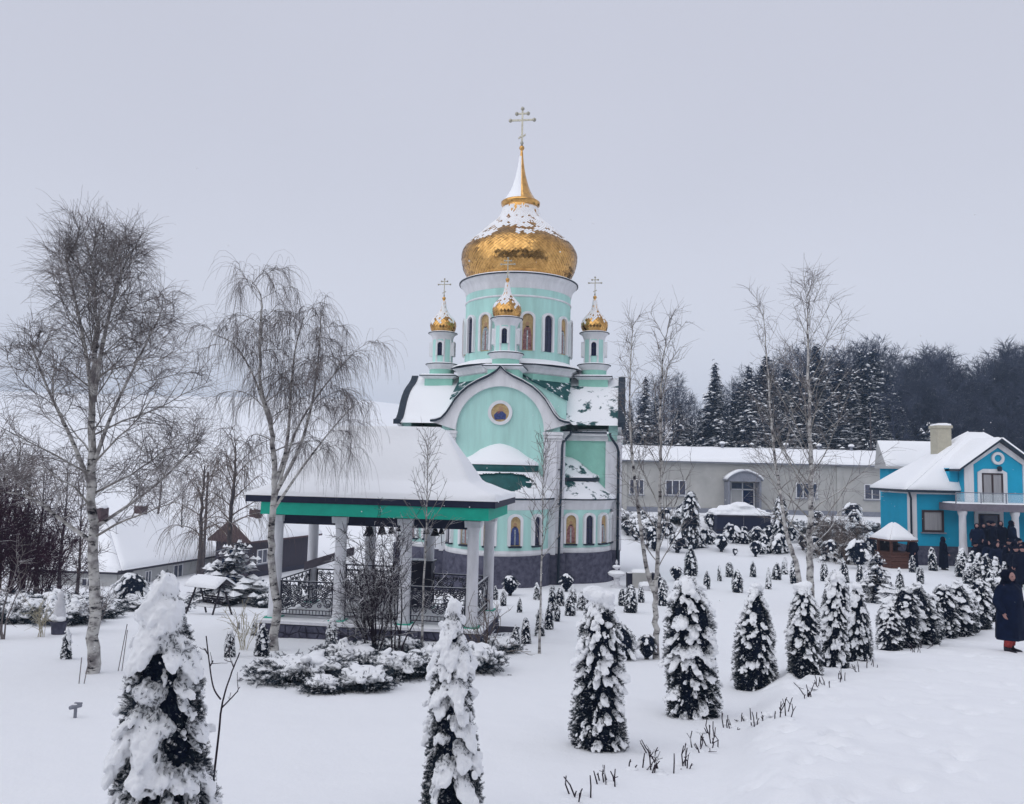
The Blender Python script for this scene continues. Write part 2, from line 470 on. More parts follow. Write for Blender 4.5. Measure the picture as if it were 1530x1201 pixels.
M['twig_dark'] = mat('dark_twig', (0.035, 0.026, 0.036), 0.9, var=0.3, scale=3, spec=0.1); snow_mix(M['twig_dark'], 0.62, 0.12, 6, 0.9)
M['twig_red'] = mat('dark_red_twig', (0.04, 0.016, 0.028), 0.9, var=0.3, scale=3, spec=0.1); snow_mix(M['twig_red'], 1.0, 0.08, 6, 0.7)
M['bark'] = mat('grey_bark', (0.075, 0.065, 0.068), 0.95, var=0.4, scale=5, spec=0.1); snow_mix(M['bark'], 0.8, 0.15, 5, 0.6)
M['wood_far'] = mat('far_twig', (0.062, 0.070, 0.105), 0.95, var=0.45, scale=.6, spec=0.05); snow_mix(M['wood_far'], 1.0, 0.12, 2.0, 0.7)
M['wood_house'] = mat('dark_boards', (0.045, 0.036, 0.048), 0.85, var=0.3, scale=3, stretch=(6, 6, .4))
M['grass_dry'] = mat('dry_grass', (0.42, 0.38, 0.28), 0.9)
M['coat'] = mat('navy_coat', (0.004, 0.009, 0.030), 0.85, var=0.3, scale=8, spec=0.15)
M['black'] = mat('black_cloth', (0.004, 0.006, 0.018), 0.9, var=0.3, scale=8, spec=0.1)
M['skin'] = mat('skin', (0.36, 0.20, 0.18), 0.6, var=0.05)
M['red'] = mat('red_trousers', (0.36, 0.05, 0.05), 0.8, var=0.25, scale=9)
M['boot'] = mat('boot', (0.02, 0.02, 0.03), 0.6)
M['maroon'] = mat('maroon_cloth', (0.09, 0.03, 0.06), 0.85)
M['plaster_white'] = mat('garden_white', (0.66, 0.66, 0.69), 0.8)

def birch_mat():
    m, nt, b = new_mat('birch_bark')
    tc = N(nt, 'ShaderNodeTexCoord')
    mp = N(nt, 'ShaderNodeMapping'); mp.inputs['Scale'].default_value = (3.0, 3.0, 7.5)
    nt.links.new(tc.outputs['Object'], mp.inputs[0])
    n1 = N(nt, 'ShaderNodeTexNoise', Scale=1.6, Detail=6, Roughness=0.7); nt.links.new(mp.outputs[0], n1.inputs['Vector'])
    r1 = N(nt, 'ShaderNodeValToRGB'); r1.color_ramp.elements[0].position = 0.385; r1.color_ramp.elements[1].position = 0.47
    r1.color_ramp.elements[0].color = (0.035, 0.032, 0.04, 1); r1.color_ramp.elements[1].color = (0.50, 0.485, 0.46, 1)
    e = r1.color_ramp.elements.new(0.75); e.color = (0.62, 0.61, 0.60, 1)
    nt.links.new(n1.outputs['Fac'], r1.inputs[0])
    n2 = N(nt, 'ShaderNodeTexNoise', Scale=5.0, Detail=5); nt.links.new(tc.outputs['Object'], n2.inputs['Vector'])
    r2 = N(nt, 'ShaderNodeValToRGB'); r2.color_ramp.elements[0].position = 0.38; r2.color_ramp.elements[1].position = 0.56
    r2.color_ramp.elements[0].color = (0.36, 0.34, 0.36, 1); r2.color_ramp.elements[1].color = (1, 1, 1, 1)
    nt.links.new(n2.outputs['Fac'], r2.inputs[0])
    mx = N(nt, 'ShaderNodeMix', data_type='RGBA', blend_type='MULTIPLY'); mx.inputs['Factor'].default_value = 1
    nt.links.new(r1.outputs[0], mx.inputs['A']); nt.links.new(r2.outputs[0], mx.inputs['B'])
    nt.links.new(mx.outputs['Result'], b.inputs['Base Color'])
    b.inputs['Roughness'].default_value = 0.9; b.inputs['Specular IOR Level'].default_value = 0.1
    bp = N(nt, 'ShaderNodeBump', Strength=0.6, Distance=0.02); nt.links.new(n1.outputs['Fac'], bp.inputs['Height']); nt.links.new(bp.outputs[0], b.inputs['Normal'])
    return m
M['birch'] = birch_mat()

def snow_sheet(mb, c00, c10, c11, c01, th, nu, nv, seed=0, drop=0.02, rough=0.25, mi=0):
    """a snow blanket on a four-cornered (or three-cornered) roof plane, rounded off at its rim"""
    c00, c10, c11, c01 = map(Vector, (c00, c10, c11, c01))
    nrm = (c10 - c00).cross(c01 - c00)
    if nrm.length < 1e-6: nrm = (c11 - c10).cross(c01 - c10)
    nrm.normalize()
    if nrm.z < 0: nrm = -nrm
    lu = max((c10 - c00).length, (c11 - c01).length); lv = max((c01 - c00).length, (c11 - c10).length)
    eu = min(0.2, 0.45 * th / max(lu, 0.01)); ev = min(0.2, 0.45 * th / max(lv, 0.01))
    us = [0.0, eu] + [i / nu for i in range(1, nu)] + [1 - eu, 1.0]
    ws = [0.0, ev] + [j / nv for j in range(1, nv)] + [1 - ev, 1.0]
    vs = []
    for j, v in enumerate(ws):
        for i, u in enumerate(us):
            p = (c00 * (1 - u) + c10 * u) * (1 - v) + (c01 * (1 - u) + c11 * u) * v
            rim = i in (0, len(us) - 1) or j in (0, len(ws) - 1)
            near = i in (1, len(us) - 2) or j in (1, len(ws) - 2)
            t = th * (0.72 if near else 1.0) * (1 + rough * 2 * float(_vnoise(p.x, p.y + p.z, 0.9, seed)))
            q = p - nrm * drop if rim else p + nrm * t
            vs.append(q)
    n1 = len(us)
    fs = [(j * n1 + i, j * n1 + i + 1, (j + 1) * n1 + i + 1, (j + 1) * n1 + i) for j in range(len(ws) - 1) for i in range(n1 - 1)]
    mb.add(vs, fs, mi)
    return mb

def sheet(parent, c00, c10, c11, c01, th, nu, nv, seed=0):
    """one snow blanket as a part of its own"""
    mb = MB(); snow_sheet(mb, c00, c10, c11, c01, th, nu, nv, seed)
    return mb.build('snow', M['snow'], parent, smooth=True)
# ------------------------------------------------------------------ ground: one sheet of snow to the far hill
def make_ground():
    def axis(lo, hi, fine_lo, fine_hi, fine, grow):
        a = list(np.arange(fine_lo, fine_hi, fine)); st = fine; x = fine_hi
        while x < hi:
            a.append(x); st *= grow; x += st
        a.append(hi); st = fine; x = fine_lo - fine; pre = []
        while x > lo:
            pre.append(x); st *= grow; x -= st
        pre.append(lo)
        return np.array(pre[::-1] + a)
    X = axis(-420, 420, -9, 14, 0.085, 1.07); Y = axis(-60, 460, 3.5, 24, 0.085, 1.06)
    XX, YY = np.meshgrid(X, Y)
    Z = T(XX, YY)
    rng = np.random.default_rng(5)
    near = (YY > 3) & (YY < 26) & (XX > -9) & (XX < 14)
    Z = Z + np.where(near, 0.012 * _vnoise(XX, YY, 0.35, 7) + 0.006 * _vnoise(XX, YY, 0.16, 8), 0)
    # trodden, refilled footprints along the path and at its edge
    pathx = 1.35 + 0.34 * (YY - 7.0) + 0.004 * (YY - 7) ** 2
    off = XX - pathx
    onp = sstep(0.7, 1.2, off) * (1 - sstep(24, 30, YY)) * sstep(3, 5, YY)
    Z = Z + onp * (0.05 * _vnoise(XX, YY, 0.5, 11) + 0.03 * _vnoise(XX, YY, 0.22, 12))
    for k in range(300):
        y0 = rng.uniform(4.5, 22); x0 = 1.35 + 0.34 * (y0 - 7) + 0.004 * (y0 - 7) ** 2 + (rng.uniform(0.75, 1.7) if k % 2 else rng.uniform(0.9, 5.5))
        a = rng.normal(0.35, 0.35); dx = XX - x0; dy = YY - y0
        m = (np.abs(dx) < 0.5) & (np.abs(dy) < 0.5)
        u = dx[m] * math.cos(a) - dy[m] * math.sin(a); v = dx[m] * math.sin(a) + dy[m] * math.cos(a)
        g = np.exp(-((u / 0.085) ** 2 + (v / 0.16) ** 2) ** 1.4)
        rim = np.exp(-(((u / 0.15) ** 2 + (v / 0.24) ** 2) - 1) ** 2 * 3)
        Z[m] += (-0.085 * g + 0.022 * rim) * rng.uniform(0.3, 1.0)
    ny, nx = XX.shape
    V = np.stack([XX.ravel(), YY.ravel(), Z.ravel()], 1)
    i = np.arange(ny - 1)[:, None] * nx + np.arange(nx - 1)[None, :]
    Fq = np.stack([i, i + 1, i + nx + 1, i + nx], -1).reshape(-1, 4)
    o = ob('ground', np_mesh('ground', V, Fq, M['snow_ground'], smooth=True))
    tag(o, 'snow covered ground of the garden and slopes', kind='structure')
make_ground()
# ------------------------------------------------------------------ the church
CH_D = 38.0
CH = P(769, 700, CH_D); CZ = 0.9
church = thing('church', 'mint green church with gilded onion domes on a dark stone plinth', 'church', (CH.x, CH.y, CZ), R_(-8))
A_, L_ = 2.6, 4.9
zl = lambda px, py, d: H(px, py, d) - CZ
Z_EAVE = zl(850, 634, 33.2); Z_APEX = zl(748, 549, 33.1)
Z_PL = zl(743, 832, 31.0)             # top of the plinth
Z_CORN = zl(790, 747, 31.5)           # eave of the round bays
Z_WALL = zl(880, 648, 35.0)           # eave of the arms' side walls

def rotk(k):
    return Matrix.Rotation(k * math.pi / 2, 4, 'Z')

OG = [(0, 0), (.11, -.13), (.23, -.25), (.54, -.45), (.95, -.65), (1.36, -.90), (1.67, -1.18), (1.93, -1.49), (2.14, -1.85), (2.29, -2.10), (2.50, -2.33), (2.72, -2.42), (2.95, -2.45)]
_k = (Z_APEX - Z_EAVE) / 2.45
OG = [(x, Z_APEX + z * _k) for x, z in OG]
OGF = [(-x, z) for x, z in OG[::-1]] + OG[1:]                 # full outline left to right
def og_at(x):
    xs = [p[0] for p in OG]; zs = [p[1] for p in OG]
    return float(np.interp(abs(x), xs, zs))

def inner_arch(n, r, cz):
    return [(-r * math.cos(math.pi * i / (n - 1)), cz + r * math.sin(math.pi * i / (n - 1))) for i in range(n)]

Z_ARC = zl(743, 643, 33.0)
R_ARC = 1.87
Y_F = -L_
for k in range(4):
    RM = rotk(k)
    # gable wall: mint field
    poly = [(-A_, 0)] + [(A_, 0)] + [(x, z) for x, z in OG[::-1] if x <= A_] + [(-x, z) for x, z in OG[1:] if x <= A_]
    MB().prism_y(poly, Y_F, Y_F + 0.4).xf(RM).build('gable_wall', M['mint'], church)
    # white archivolt following the ogee, proud of the field
    inn = inner_arch(len(OGF), R_ARC, Z_ARC)
    ar = MB().strip_y(OGF, inn, Y_F - 0.16, Y_F - 0.002)
    ar.xf(RM); o = ar.build('archivolt', M['white'], church)
    for s in (-1, 1):
        pm = MB()
        x0, x1 = sorted((s * R_ARC, s * (A_ + 0.02)))
        pm.box(x0, x1, Y_F - 0.13, Y_F + 0.0, Z_PL - 0.05, Z_ARC - 0.02)
        xm = s * 2.23
        pm.box(xm - 0.20, xm + 0.20, Y_F - 0.20, Y_F - 0.13, Z_PL - 0.05, Z_ARC - 0.42)
        pm.xf(RM).build('pilaster', M['white_col'], church)
        cm = MB()
        cm.box(x0 - 0.04, x1 + 0.06, Y_F - 0.25, Y_F + 0.03, Z_ARC - 0.16, Z_ARC - 0.04)
        cm.box(x0 - 0.0, x1 + 0.03, Y_F - 0.22, Y_F + 0.02, Z_ARC - 0.30, Z_ARC - 0.17)
        cm.box(x0 + 0.03, x1 - 0.0, Y_F - 0.19, Y_F + 0.015, Z_ARC - 0.40, Z_ARC - 0.33)
        cm.xf(RM).build('capital', M['white'], church)
    # dark metal edge and a line of snow on it
    up = [(x, z + (0.075 if k == 0 else 0.21)) for x, z in OGF]
    MB().strip_y(up, [(x, z - 0.005) for x, z in OGF], Y_F - 0.32, Y_F + (0.45 if k == 0 else 0.0)).xf(RM).build('gable_edge', M['edge'], church)
    if k == 0: MB().strip_y([(x, z + 0.12 - (0.07 if abs(x) < 0.3 else 0)) for x, z in OGF], [(x, z + 0.078) for x, z in OGF], Y_F - 0.28, Y_F + 0.45).xf(RM).build('snow', M['snow'], church)
    # vaulted roof of the arm
    vs = []; fs = []; n = len(OGF)
    ysr = np.linspace(Y_F + (0.42 if k == 0 else 0.005), -A_ + 0.1, 7)
    for j, y in enumerate(ysr):
        for i, (x, z) in enumerate(OGF):
            zz = z + 0.06 + (0.10 + 0.05 * float(_vnoise(x * 2, y * 2 + k * 7, 1.0, 5)) if abs(x) < 2.8 else 0)
            vs.append((x, y, zz))
    for j in range(6):
        for i in range(n - 1):
            fs.append((j * n + i, j * n + i + 1, (j + 1) * n + i + 1, (j + 1) * n + i))
    rm = MB().add(vs, fs).xf(RM)
    rm.build('arm_roof', M['snow'] if k in (3,) else M['roof_patchy'], church, smooth=True)
    # side walls of the arm with white cornice
    for s in (-1, 1):
        x0, x1 = sorted((s * (A_ - 0.35), s * A_))
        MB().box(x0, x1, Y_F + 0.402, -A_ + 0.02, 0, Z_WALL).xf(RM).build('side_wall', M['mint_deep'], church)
        x0, x1 = sorted((s * (A_ - 0.1), s * (A_ + 0.10)))
        c2 = MB().box(x0, x1, Y_F + 0.41, -A_ - 0.0, Z_WALL - 0.32, Z_WALL - 0.10)
        x0, x1 = sorted((s * (A_ - 0.1), s * (A_ + 0.30)))
        c2.box(x0, x1, Y_F + 0.46, -A_ - 0.05, Z_WALL - 0.097, Z_WALL + 0.0)
        c2.xf(RM).build('cornice', M['white'], church)
        x0, x1 = sorted((s * (A_ + 0.002), s * (A_ + 0.13)))
        MB().box(x0, x1, Y_F + 0.02, Y_F + 0.52, Z_PL, Z_WALL - 0.33).xf(RM).build('pilaster', M['white_col'], church)
        x0, x1 = sorted((s * (A_ + 0.0), s * (A_ + 0.36)))
        MB().box(x0, x1, Y_F + 0.47, -A_ - 0.06, Z_WALL + 0.003, Z_WALL + 0.07).xf(RM).build('gutter', M['edge'], church)
    # crossing wall above the arm: gabled head
    zc_, za_ = zl(843, 598, 35.0), zl(760, 549, 35.2)
    MB().prism_y([(-A_, Z_WALL - 1), (A_, Z_WALL - 1), (A_, zc_), (0, za_), (-A_, zc_)], -A_ + 0.002, -A_ + 0.32).xf(RM).build('crossing_wall', M['mint'], church)
    # corner facet of the crossing roof
    q = 0.09
    MB().add([(0, -A_ - q, za_ + 0.04), (A_ + q, -A_ - q, zc_ + 0.04), (A_ + q, 0, za_ + 0.04), (0, -A_ - q, za_ - 0.04), (A_ + q, -A_ - q, zc_ - 0.04), (A_ + q, 0, za_ - 0.04)],
             [(0, 1, 2), (5, 4, 3), (0, 3, 4, 1), (1, 4, 5, 2)]).xf(RM).build('crossing_roof', M['roof_patchy2'], church)

# plinth: cross plan, then round bays
pl = MB()
e = 0.10
pl.box(-A_ - e - .13, A_ + e + .13, -L_ - e - .05, L_ + e + .05, -1.6, Z_PL)
pl.box(-L_ - e - .05, L_ + e + .05, -A_ - e - .13, A_ + e + .13, -1.6, Z_PL - 0.003)
pl.build('plinth', M['stone'], church)

# octagonal base of the drum
def octa(r, a0=math.pi / 8):
    return [(r * math.cos(a0 + i * math.pi / 4), r * math.sin(a0 + i * math.pi / 4)) for i in range(8)]
Z_OC = zl(760, 545, 35.2)
c8 = 1 / math.cos(math.pi / 8)
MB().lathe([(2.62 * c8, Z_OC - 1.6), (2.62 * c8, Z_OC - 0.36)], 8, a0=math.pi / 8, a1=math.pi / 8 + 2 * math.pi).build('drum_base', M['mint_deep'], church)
MB().lathe([(2.60 * c8, Z_OC - 0.36), (2.70 * c8, Z_OC - 0.30), (2.76 * c8, Z_OC - 0.12), (2.92 * c8, Z_OC - 0.02), (2.92 * c8, Z_OC)], 8, a0=math.pi / 8, a1=math.pi / 8 + 2 * math.pi, cap=True).build('base_cornice', M['white'], church)
MB().lathe([(2.90 * c8, Z_OC + 0.002), (2.98 * c8, Z_OC + 0.003), (2.98 * c8, Z_OC + 0.05), (2.4, Z_OC + 0.3)], 8, a0=math.pi / 8, a1=math.pi / 8 + 2 * math.pi).build('base_edge', M['edge'], church)
MB().lathe([(2.97 * c8, Z_OC + 0.05), (2.90 * c8, Z_OC + 0.13), (2.5, Z_OC + 0.38)], 24, a0=math.pi / 8, a1=math.pi / 8 + 2 * math.pi).build('snow', M['snow'], church, smooth=True)

# drum
R_D = 2.55
Z_D0 = Z_OC - 0.2; Z_D1 = zl(769, 429, 38.0)
MB().lathe([(R_D, Z_D0), (R_D, Z_D1 - 0.55)], 64).build('drum', M['mint'], church, smooth=True)
MB().lathe([(R_D, Z_D1 - 1.02), (R_D + 0.04, Z_D1 - 1.0), (R_D + 0.04, Z_D1 - 0.94), (R_D, Z_D1 - 0.92)], 64).build('moulding', M['white'], church, smooth=True)
MB().lathe([(R_D + 0.001, Z_D1 - 0.60), (R_D + 0.03, Z_D1 - 0.55), (R_D + 0.06, Z_D1 - 0.36), (R_D + 0.16, Z_D1 - 0.18), (R_D + 0.29, Z_D1 - 0.05), (R_D + 0.30, Z_D1)], 64).build('drum_cornice', M['white'], church, smooth=True)
MB().lathe([(R_D + 0.29, Z_D1 + 0.0), (R_D + 0.36, Z_D1 + 0.005), (R_D + 0.36, Z_D1 + 0.05), (2.3, Z_D1 + 0.16)], 64).build('drum_edge', M['edge'], church)
MB().lathe([(R_D + 0.33, Z_D1 + 0.052), (R_D + 0.27, Z_D1 + 0.11), (2.45, Z_D1 + 0.20), (2.3, Z_D1 + 0.22)], 64).build('snow', M['snow'], church, smooth=True)

def arched(w, h, n=9):
    """outline of a round-headed opening, from bottom left over the head to bottom right; base at z = 0"""
    r = w / 2
    return [(-r, 0)] + [(-r * math.cos(math.pi * i / (n - 1)), h - r + r * math.sin(math.pi * i / (n - 1))) for i in range(n)] + [(r, 0)]

def opening(parent, c, nx, ny, w, h, kind, surround=0.12, sill=True, seed=0):
    """round-headed window or painted icon on a wall whose outward normal is (nx, ny); c = middle of its foot on the wall"""
    ang = math.atan2(nx, -ny)
    Mx = Matrix.Translation(c) @ Matrix.Rotation(ang, 4, 'Z')
    fr = MB().strip_y([(x * (w + 2 * surround) / w, z * (h + surround) / h - 0.0) for x, z in arched(w, h)], arched(w, h), -0.15, 0.10).xf(Mx)
    root = fr.build('icon' if kind != 'glass' else 'window', M['white'], parent)
    if kind == 'glass':
        MB().prism_y(arched(w, h)[::-1][::-1], -0.045, 0.06).xf(Mx).build('pane', M['glass'], root)
        mbm = MB().box(-0.012, 0.012, -0.06, -0.046, 0.02, h - 0.02).box(-w / 2, w / 2, -0.062, -0.047, h * 0.55, h * 0.55 + 0.025)
        mbm.xf(Mx).build('glazing_bar', M['edge'], root)
    else:
        MB().prism_y(arched(w, h), -0.045, 0.06).xf(Mx).build('panel', M['icon_gold'], root)
        robe = [(-w * .42, 0.03), (w * .42, 0.03), (w * .40, h * .40), (w * .30, h * .58), (w * .10, h * .655), (-w * .10, h * .655), (-w * .30, h * .58), (-w * .40, h * .40)]
        MB().prism_y(robe, -0.052, -0.046).xf(Mx).build('robe', M[kind], root)
        MB().prism_y([(-w * .07, 0.03), (w * .07, 0.03), (w * .06, h * .55), (-w * .06, h * .55)], -0.056, -0.053).xf(Mx).build('stole', M['robe_grey'] if kind != 'robe_grey' else M['robe_red'], root)
        hd = [(0.16 * w * math.cos(a), h * .73 + 0.19 * w * math.sin(a)) for a in np.linspace(0, 2 * math.pi, 12, endpoint=False)]
        MB().prism_y(hd, -0.052, -0.046).xf(Mx).build('face', M['skin_paint'], root)
        bl = [(0.17 * w * math.cos(a), h * .665 + 0.12 * w * math.sin(a)) for a in np.linspace(math.pi, 2 * math.pi, 7)]
        MB().prism_y(bl, -0.058, -0.053).xf(Mx).build('beard', M['brown_frame'], root)
    if sill:
        MB().box(-w / 2 - 0.05, w / 2 + 0.05, -0.15, 0.02, -0.075, -0.002).xf(Mx).build('sill', M['edge'], root)
    return root

# openings of the drum: windows and painted saints alternate
zb, zt = zl(765, 523, 35.5), zl(765, 468, 35.5)
kinds = ['robe_red', 'glass', 'robe_grey', 'glass']
for i in range(16):
    a = R_(-90 + 8 + 9.5 + i * 22.5)
    kd = 'glass' if i % 2 else ('robe_red' if (i // 2) % 2 == 0 else 'robe_grey')
    opening(church, Vector((math.cos(a) * (R_D - 0.03), math.sin(a) * (R_D - 0.03), zb)), math.cos(a), math.sin(a), 0.44 if kd == 'glass' else 0.50, zt - zb, kd, 0.10, False)

# onion dome helper: tiled skin as real, slightly uneven diamond plates, snow lying plate by plate
def onion(parent, prof, ncol, nrow, rng, snow_z, mats=('gold',), lean=0.0, bulge_dark=0.0):
    prof = np.array(prof)
    s = np.concatenate([[0], np.cumsum(np.hypot(np.diff(prof[:, 0]), np.diff(prof[:, 1])))])
    # smooth resample
    t = np.linspace(0, s[-1], nrow * 2 + 1)
    rr = np.interp(t, s, prof[:, 0]); zz = np.interp(t, s, prof[:, 1])
    for _ in range(2):
        rr[1:-1] = (rr[:-2] + 2 * rr[1:-1] + rr[2:]) / 4; zz[1:-1] = (zz[:-2] + 2 * zz[1:-1] + zz[2:]) / 4
    core = MB().lathe(list(zip(rr, zz)), 48).build('dome_shell', M['gold'], parent, smooth=True)
    tiles = MB(); snow = MB()
    step = 2 * math.pi / ncol
    for j in range(1, nrow * 2 - 1):
        off = 0.5 * (j % 2)
        for i in range(ncol):
            a = (i + off) * step
            j0, j1, j2 = j - 1, j, j + 1
            lift = 0.010 + rng.uniform(0, 0.006)
            tl = rng.normal(0, 0.0045)
            def pt(jj, aa, l):
                r = rr[jj] + l
                return (r * math.cos(aa), r * math.sin(aa), zz[jj])
            nz_ = (rr[j0] - rr[j2]) / max(1e-6, math.hypot(rr[j2] - rr[j0], zz[j2] - zz[j0]))
            tiles.add([pt(j0, a, lift + 0.012 + tl), pt(j1, a + step * 0.49, lift + tl), pt(j2, a, lift * 0.4), pt(j1, a - step * 0.49, lift - tl)], [(0, 1, 2, 3)])
            pr = (zz[j] - snow_z) / 0.6 + (nz_ - 0.45) * 1.0 - lean * math.cos(a - R_(-20)) + 1.8 * float(_vnoise(a * 3, zz[j] * 2, 0.6, 9)) + 0.5
            pr = min(pr, .95 + 1.3 * float(_vnoise(a * 5 + 3, zz[j] * 4, 0.7, 13)))
            if pr > rng.uniform(.2, .8) and rr[j] > 0.02 and zz[j] > snow_z - 0.3:
                th = 0.014
                q = rng.uniform(.43, .48)
                snow.add([pt(j0, a, lift + th), pt(j1, a + step * q, lift + th), pt(j2, a + step * .08, lift + th), pt(j1, a - step * q * .80, lift + th), pt(j0, a, 0), pt(j1, a + step * q, 0), pt(j2, a + step * .08, 0), pt(j1, a - step * q * .80, 0)],
                         [(0, 1, 2, 3), (0, 4, 5, 1), (1, 5, 6, 2), (2, 6, 7, 3), (3, 7, 4, 0)])
    o = tiles.build('dome_plates', M['gold'], core); o['kind'] = 'stuff'
    if snow.n:
        o = snow.build('snow', M['snow'], core); o['kind'] = 'stuff'
    return core

def cross(parent, z0, h, wd, ball_r, m='silver'):
    """three-barred cross with trefoil ends, over a ball"""
    mb = MB()
    mb.lathe([(0.001, z0 - ball_r), (ball_r * .7, z0 - ball_r * .7), (ball_r, z0), (ball_r * .7, z0 + ball_r * .7), (0.001, z0 + ball_r)], 14)
    mb.build('ball', M['gold'], parent, smooth=True)
    c = MB(); t = 0.035 * h / 1.6; zc = z0 + ball_r
    c.lathe([(t * .8, zc - 0.02), (t * 2.2, zc + h * .06), (t * .8, zc + h * .12)], 8)
    c.box(-t, t, -t * .7, t * .7, zc + h * .05, zc + h * .93)
    zb = zc + h * .66
    c.box(-wd / 2, -t, -t * .7, t * .7, zb - t, zb + t); c.box(t, wd / 2, -t * .7, t * .7, zb - t, zb + t)
    z2 = zc + h * .83
    c.box(-wd * .24, -t, -t * .7, t * .7, z2 - t * .9, z2 + t * .9); c.box(t, wd * .24, -t * .7, t * .7, z2 - t * .9, z2 + t * .9)
    for x, z in ((-wd / 2, zb), (wd / 2, zb), (-wd * .24, z2), (wd * .24, z2), (0, zc + h * .96)):
        c.ball((x, 0, z), t * 2.3, 8, 6)
    for sx in (-1, 1):
        a = R_(28)
        c.add([(sx * t, -t * .6, zc + h * .235 + sx * .0 - t), (sx * wd * .15, -t * .6, zc + h * .235 + sx * wd * .15 * math.tan(a) - t), (sx * wd * .15, -t * .6, zc + h * .235 + sx * wd * .15 * math.tan(a) + t), (sx * t, -t * .6, zc + h * .235 + t),
               (sx * t, t * .6, zc + h * .235 - t), (sx * wd * .15, t * .6, zc + h * .235 + sx * wd * .15 * math.tan(a) - t), (sx * wd * .15, t * .6, zc + h * .235 + sx * wd * .15 * math.tan(a) + t), (sx * t, t * .6, zc + h * .235 + t)],
              [(0, 1, 2, 3), (7, 6, 5, 4), (0, 4, 5, 1), (3, 2, 6, 7), (1, 5, 6, 2)])
    return c.build('cross', M[m], parent)

rngc = np.random.default_rng(3)
mpp = CH_D / FPX
zy = lambda y: zl(772, y, CH_D)
Z_DM = Z_D1 + 0.16
dome_px = [(71, 427), (76, 420), (80, 413.5), (84, 406), (87.5, 392), (87.5, 382), (82, 371.5), (73, 363), (66, 357.5), (57, 349), (47.5, 340), (38.5, 333), (31.5, 325.5), (27.5, 316), (26, 309)]
prof = [(2.2, Z_DM - 0.02)] + [(r * mpp, zy(y)) for r, y in dome_px]
dome = onion(church, prof, 84, 31, rngc, zy(366), lean=0.45)
MB().lathe([(26 * mpp, zy(310)), (29.5 * mpp, zy(307)), (30 * mpp, zy(303.5)), (28 * mpp, zy(302)), (24 * mpp, zy(301))], 40).build('collar', M['gold'], church, smooth=True)
sp_px = [(26.5, 302.5), (22, 297), (18.5, 292), (15, 286), (12, 279), (9.5, 271), (7, 262), (5, 252), (3.6, 243), (2.6, 234), (1.8, 225)]
sp = [(r * mpp, zy(y)) for r, y in sp_px]
spire = MB().lathe(sp, 10).build('spire', M['gold'], church)
# snow plastered on the weather side of the spire
sn = MB(); nn = 14
vs = []
for r, z in sp[:-1]:
    for i in range(nn + 1):
        a = R_(128) + R_(150) * i / nn
        k = math.sin(math.pi * i / nn) ** 0.5
        vs.append(((r + 0.045 * k - 0.01) * math.cos(a), (r + 0.045 * k - 0.01) * math.sin(a), z + 0.01))
sn.add(vs, [(j * (nn + 1) + i, j * (nn + 1) + i + 1, (j + 1) * (nn + 1) + i + 1, (j + 1) * (nn + 1) + i) for j in range(len(sp) - 2) for i in range(nn)])
sn.build('snow', M['snow'], spire, smooth=True)
cross(church, zy(221), 61 * mpp, 37 * mpp, 4.2 * mpp)

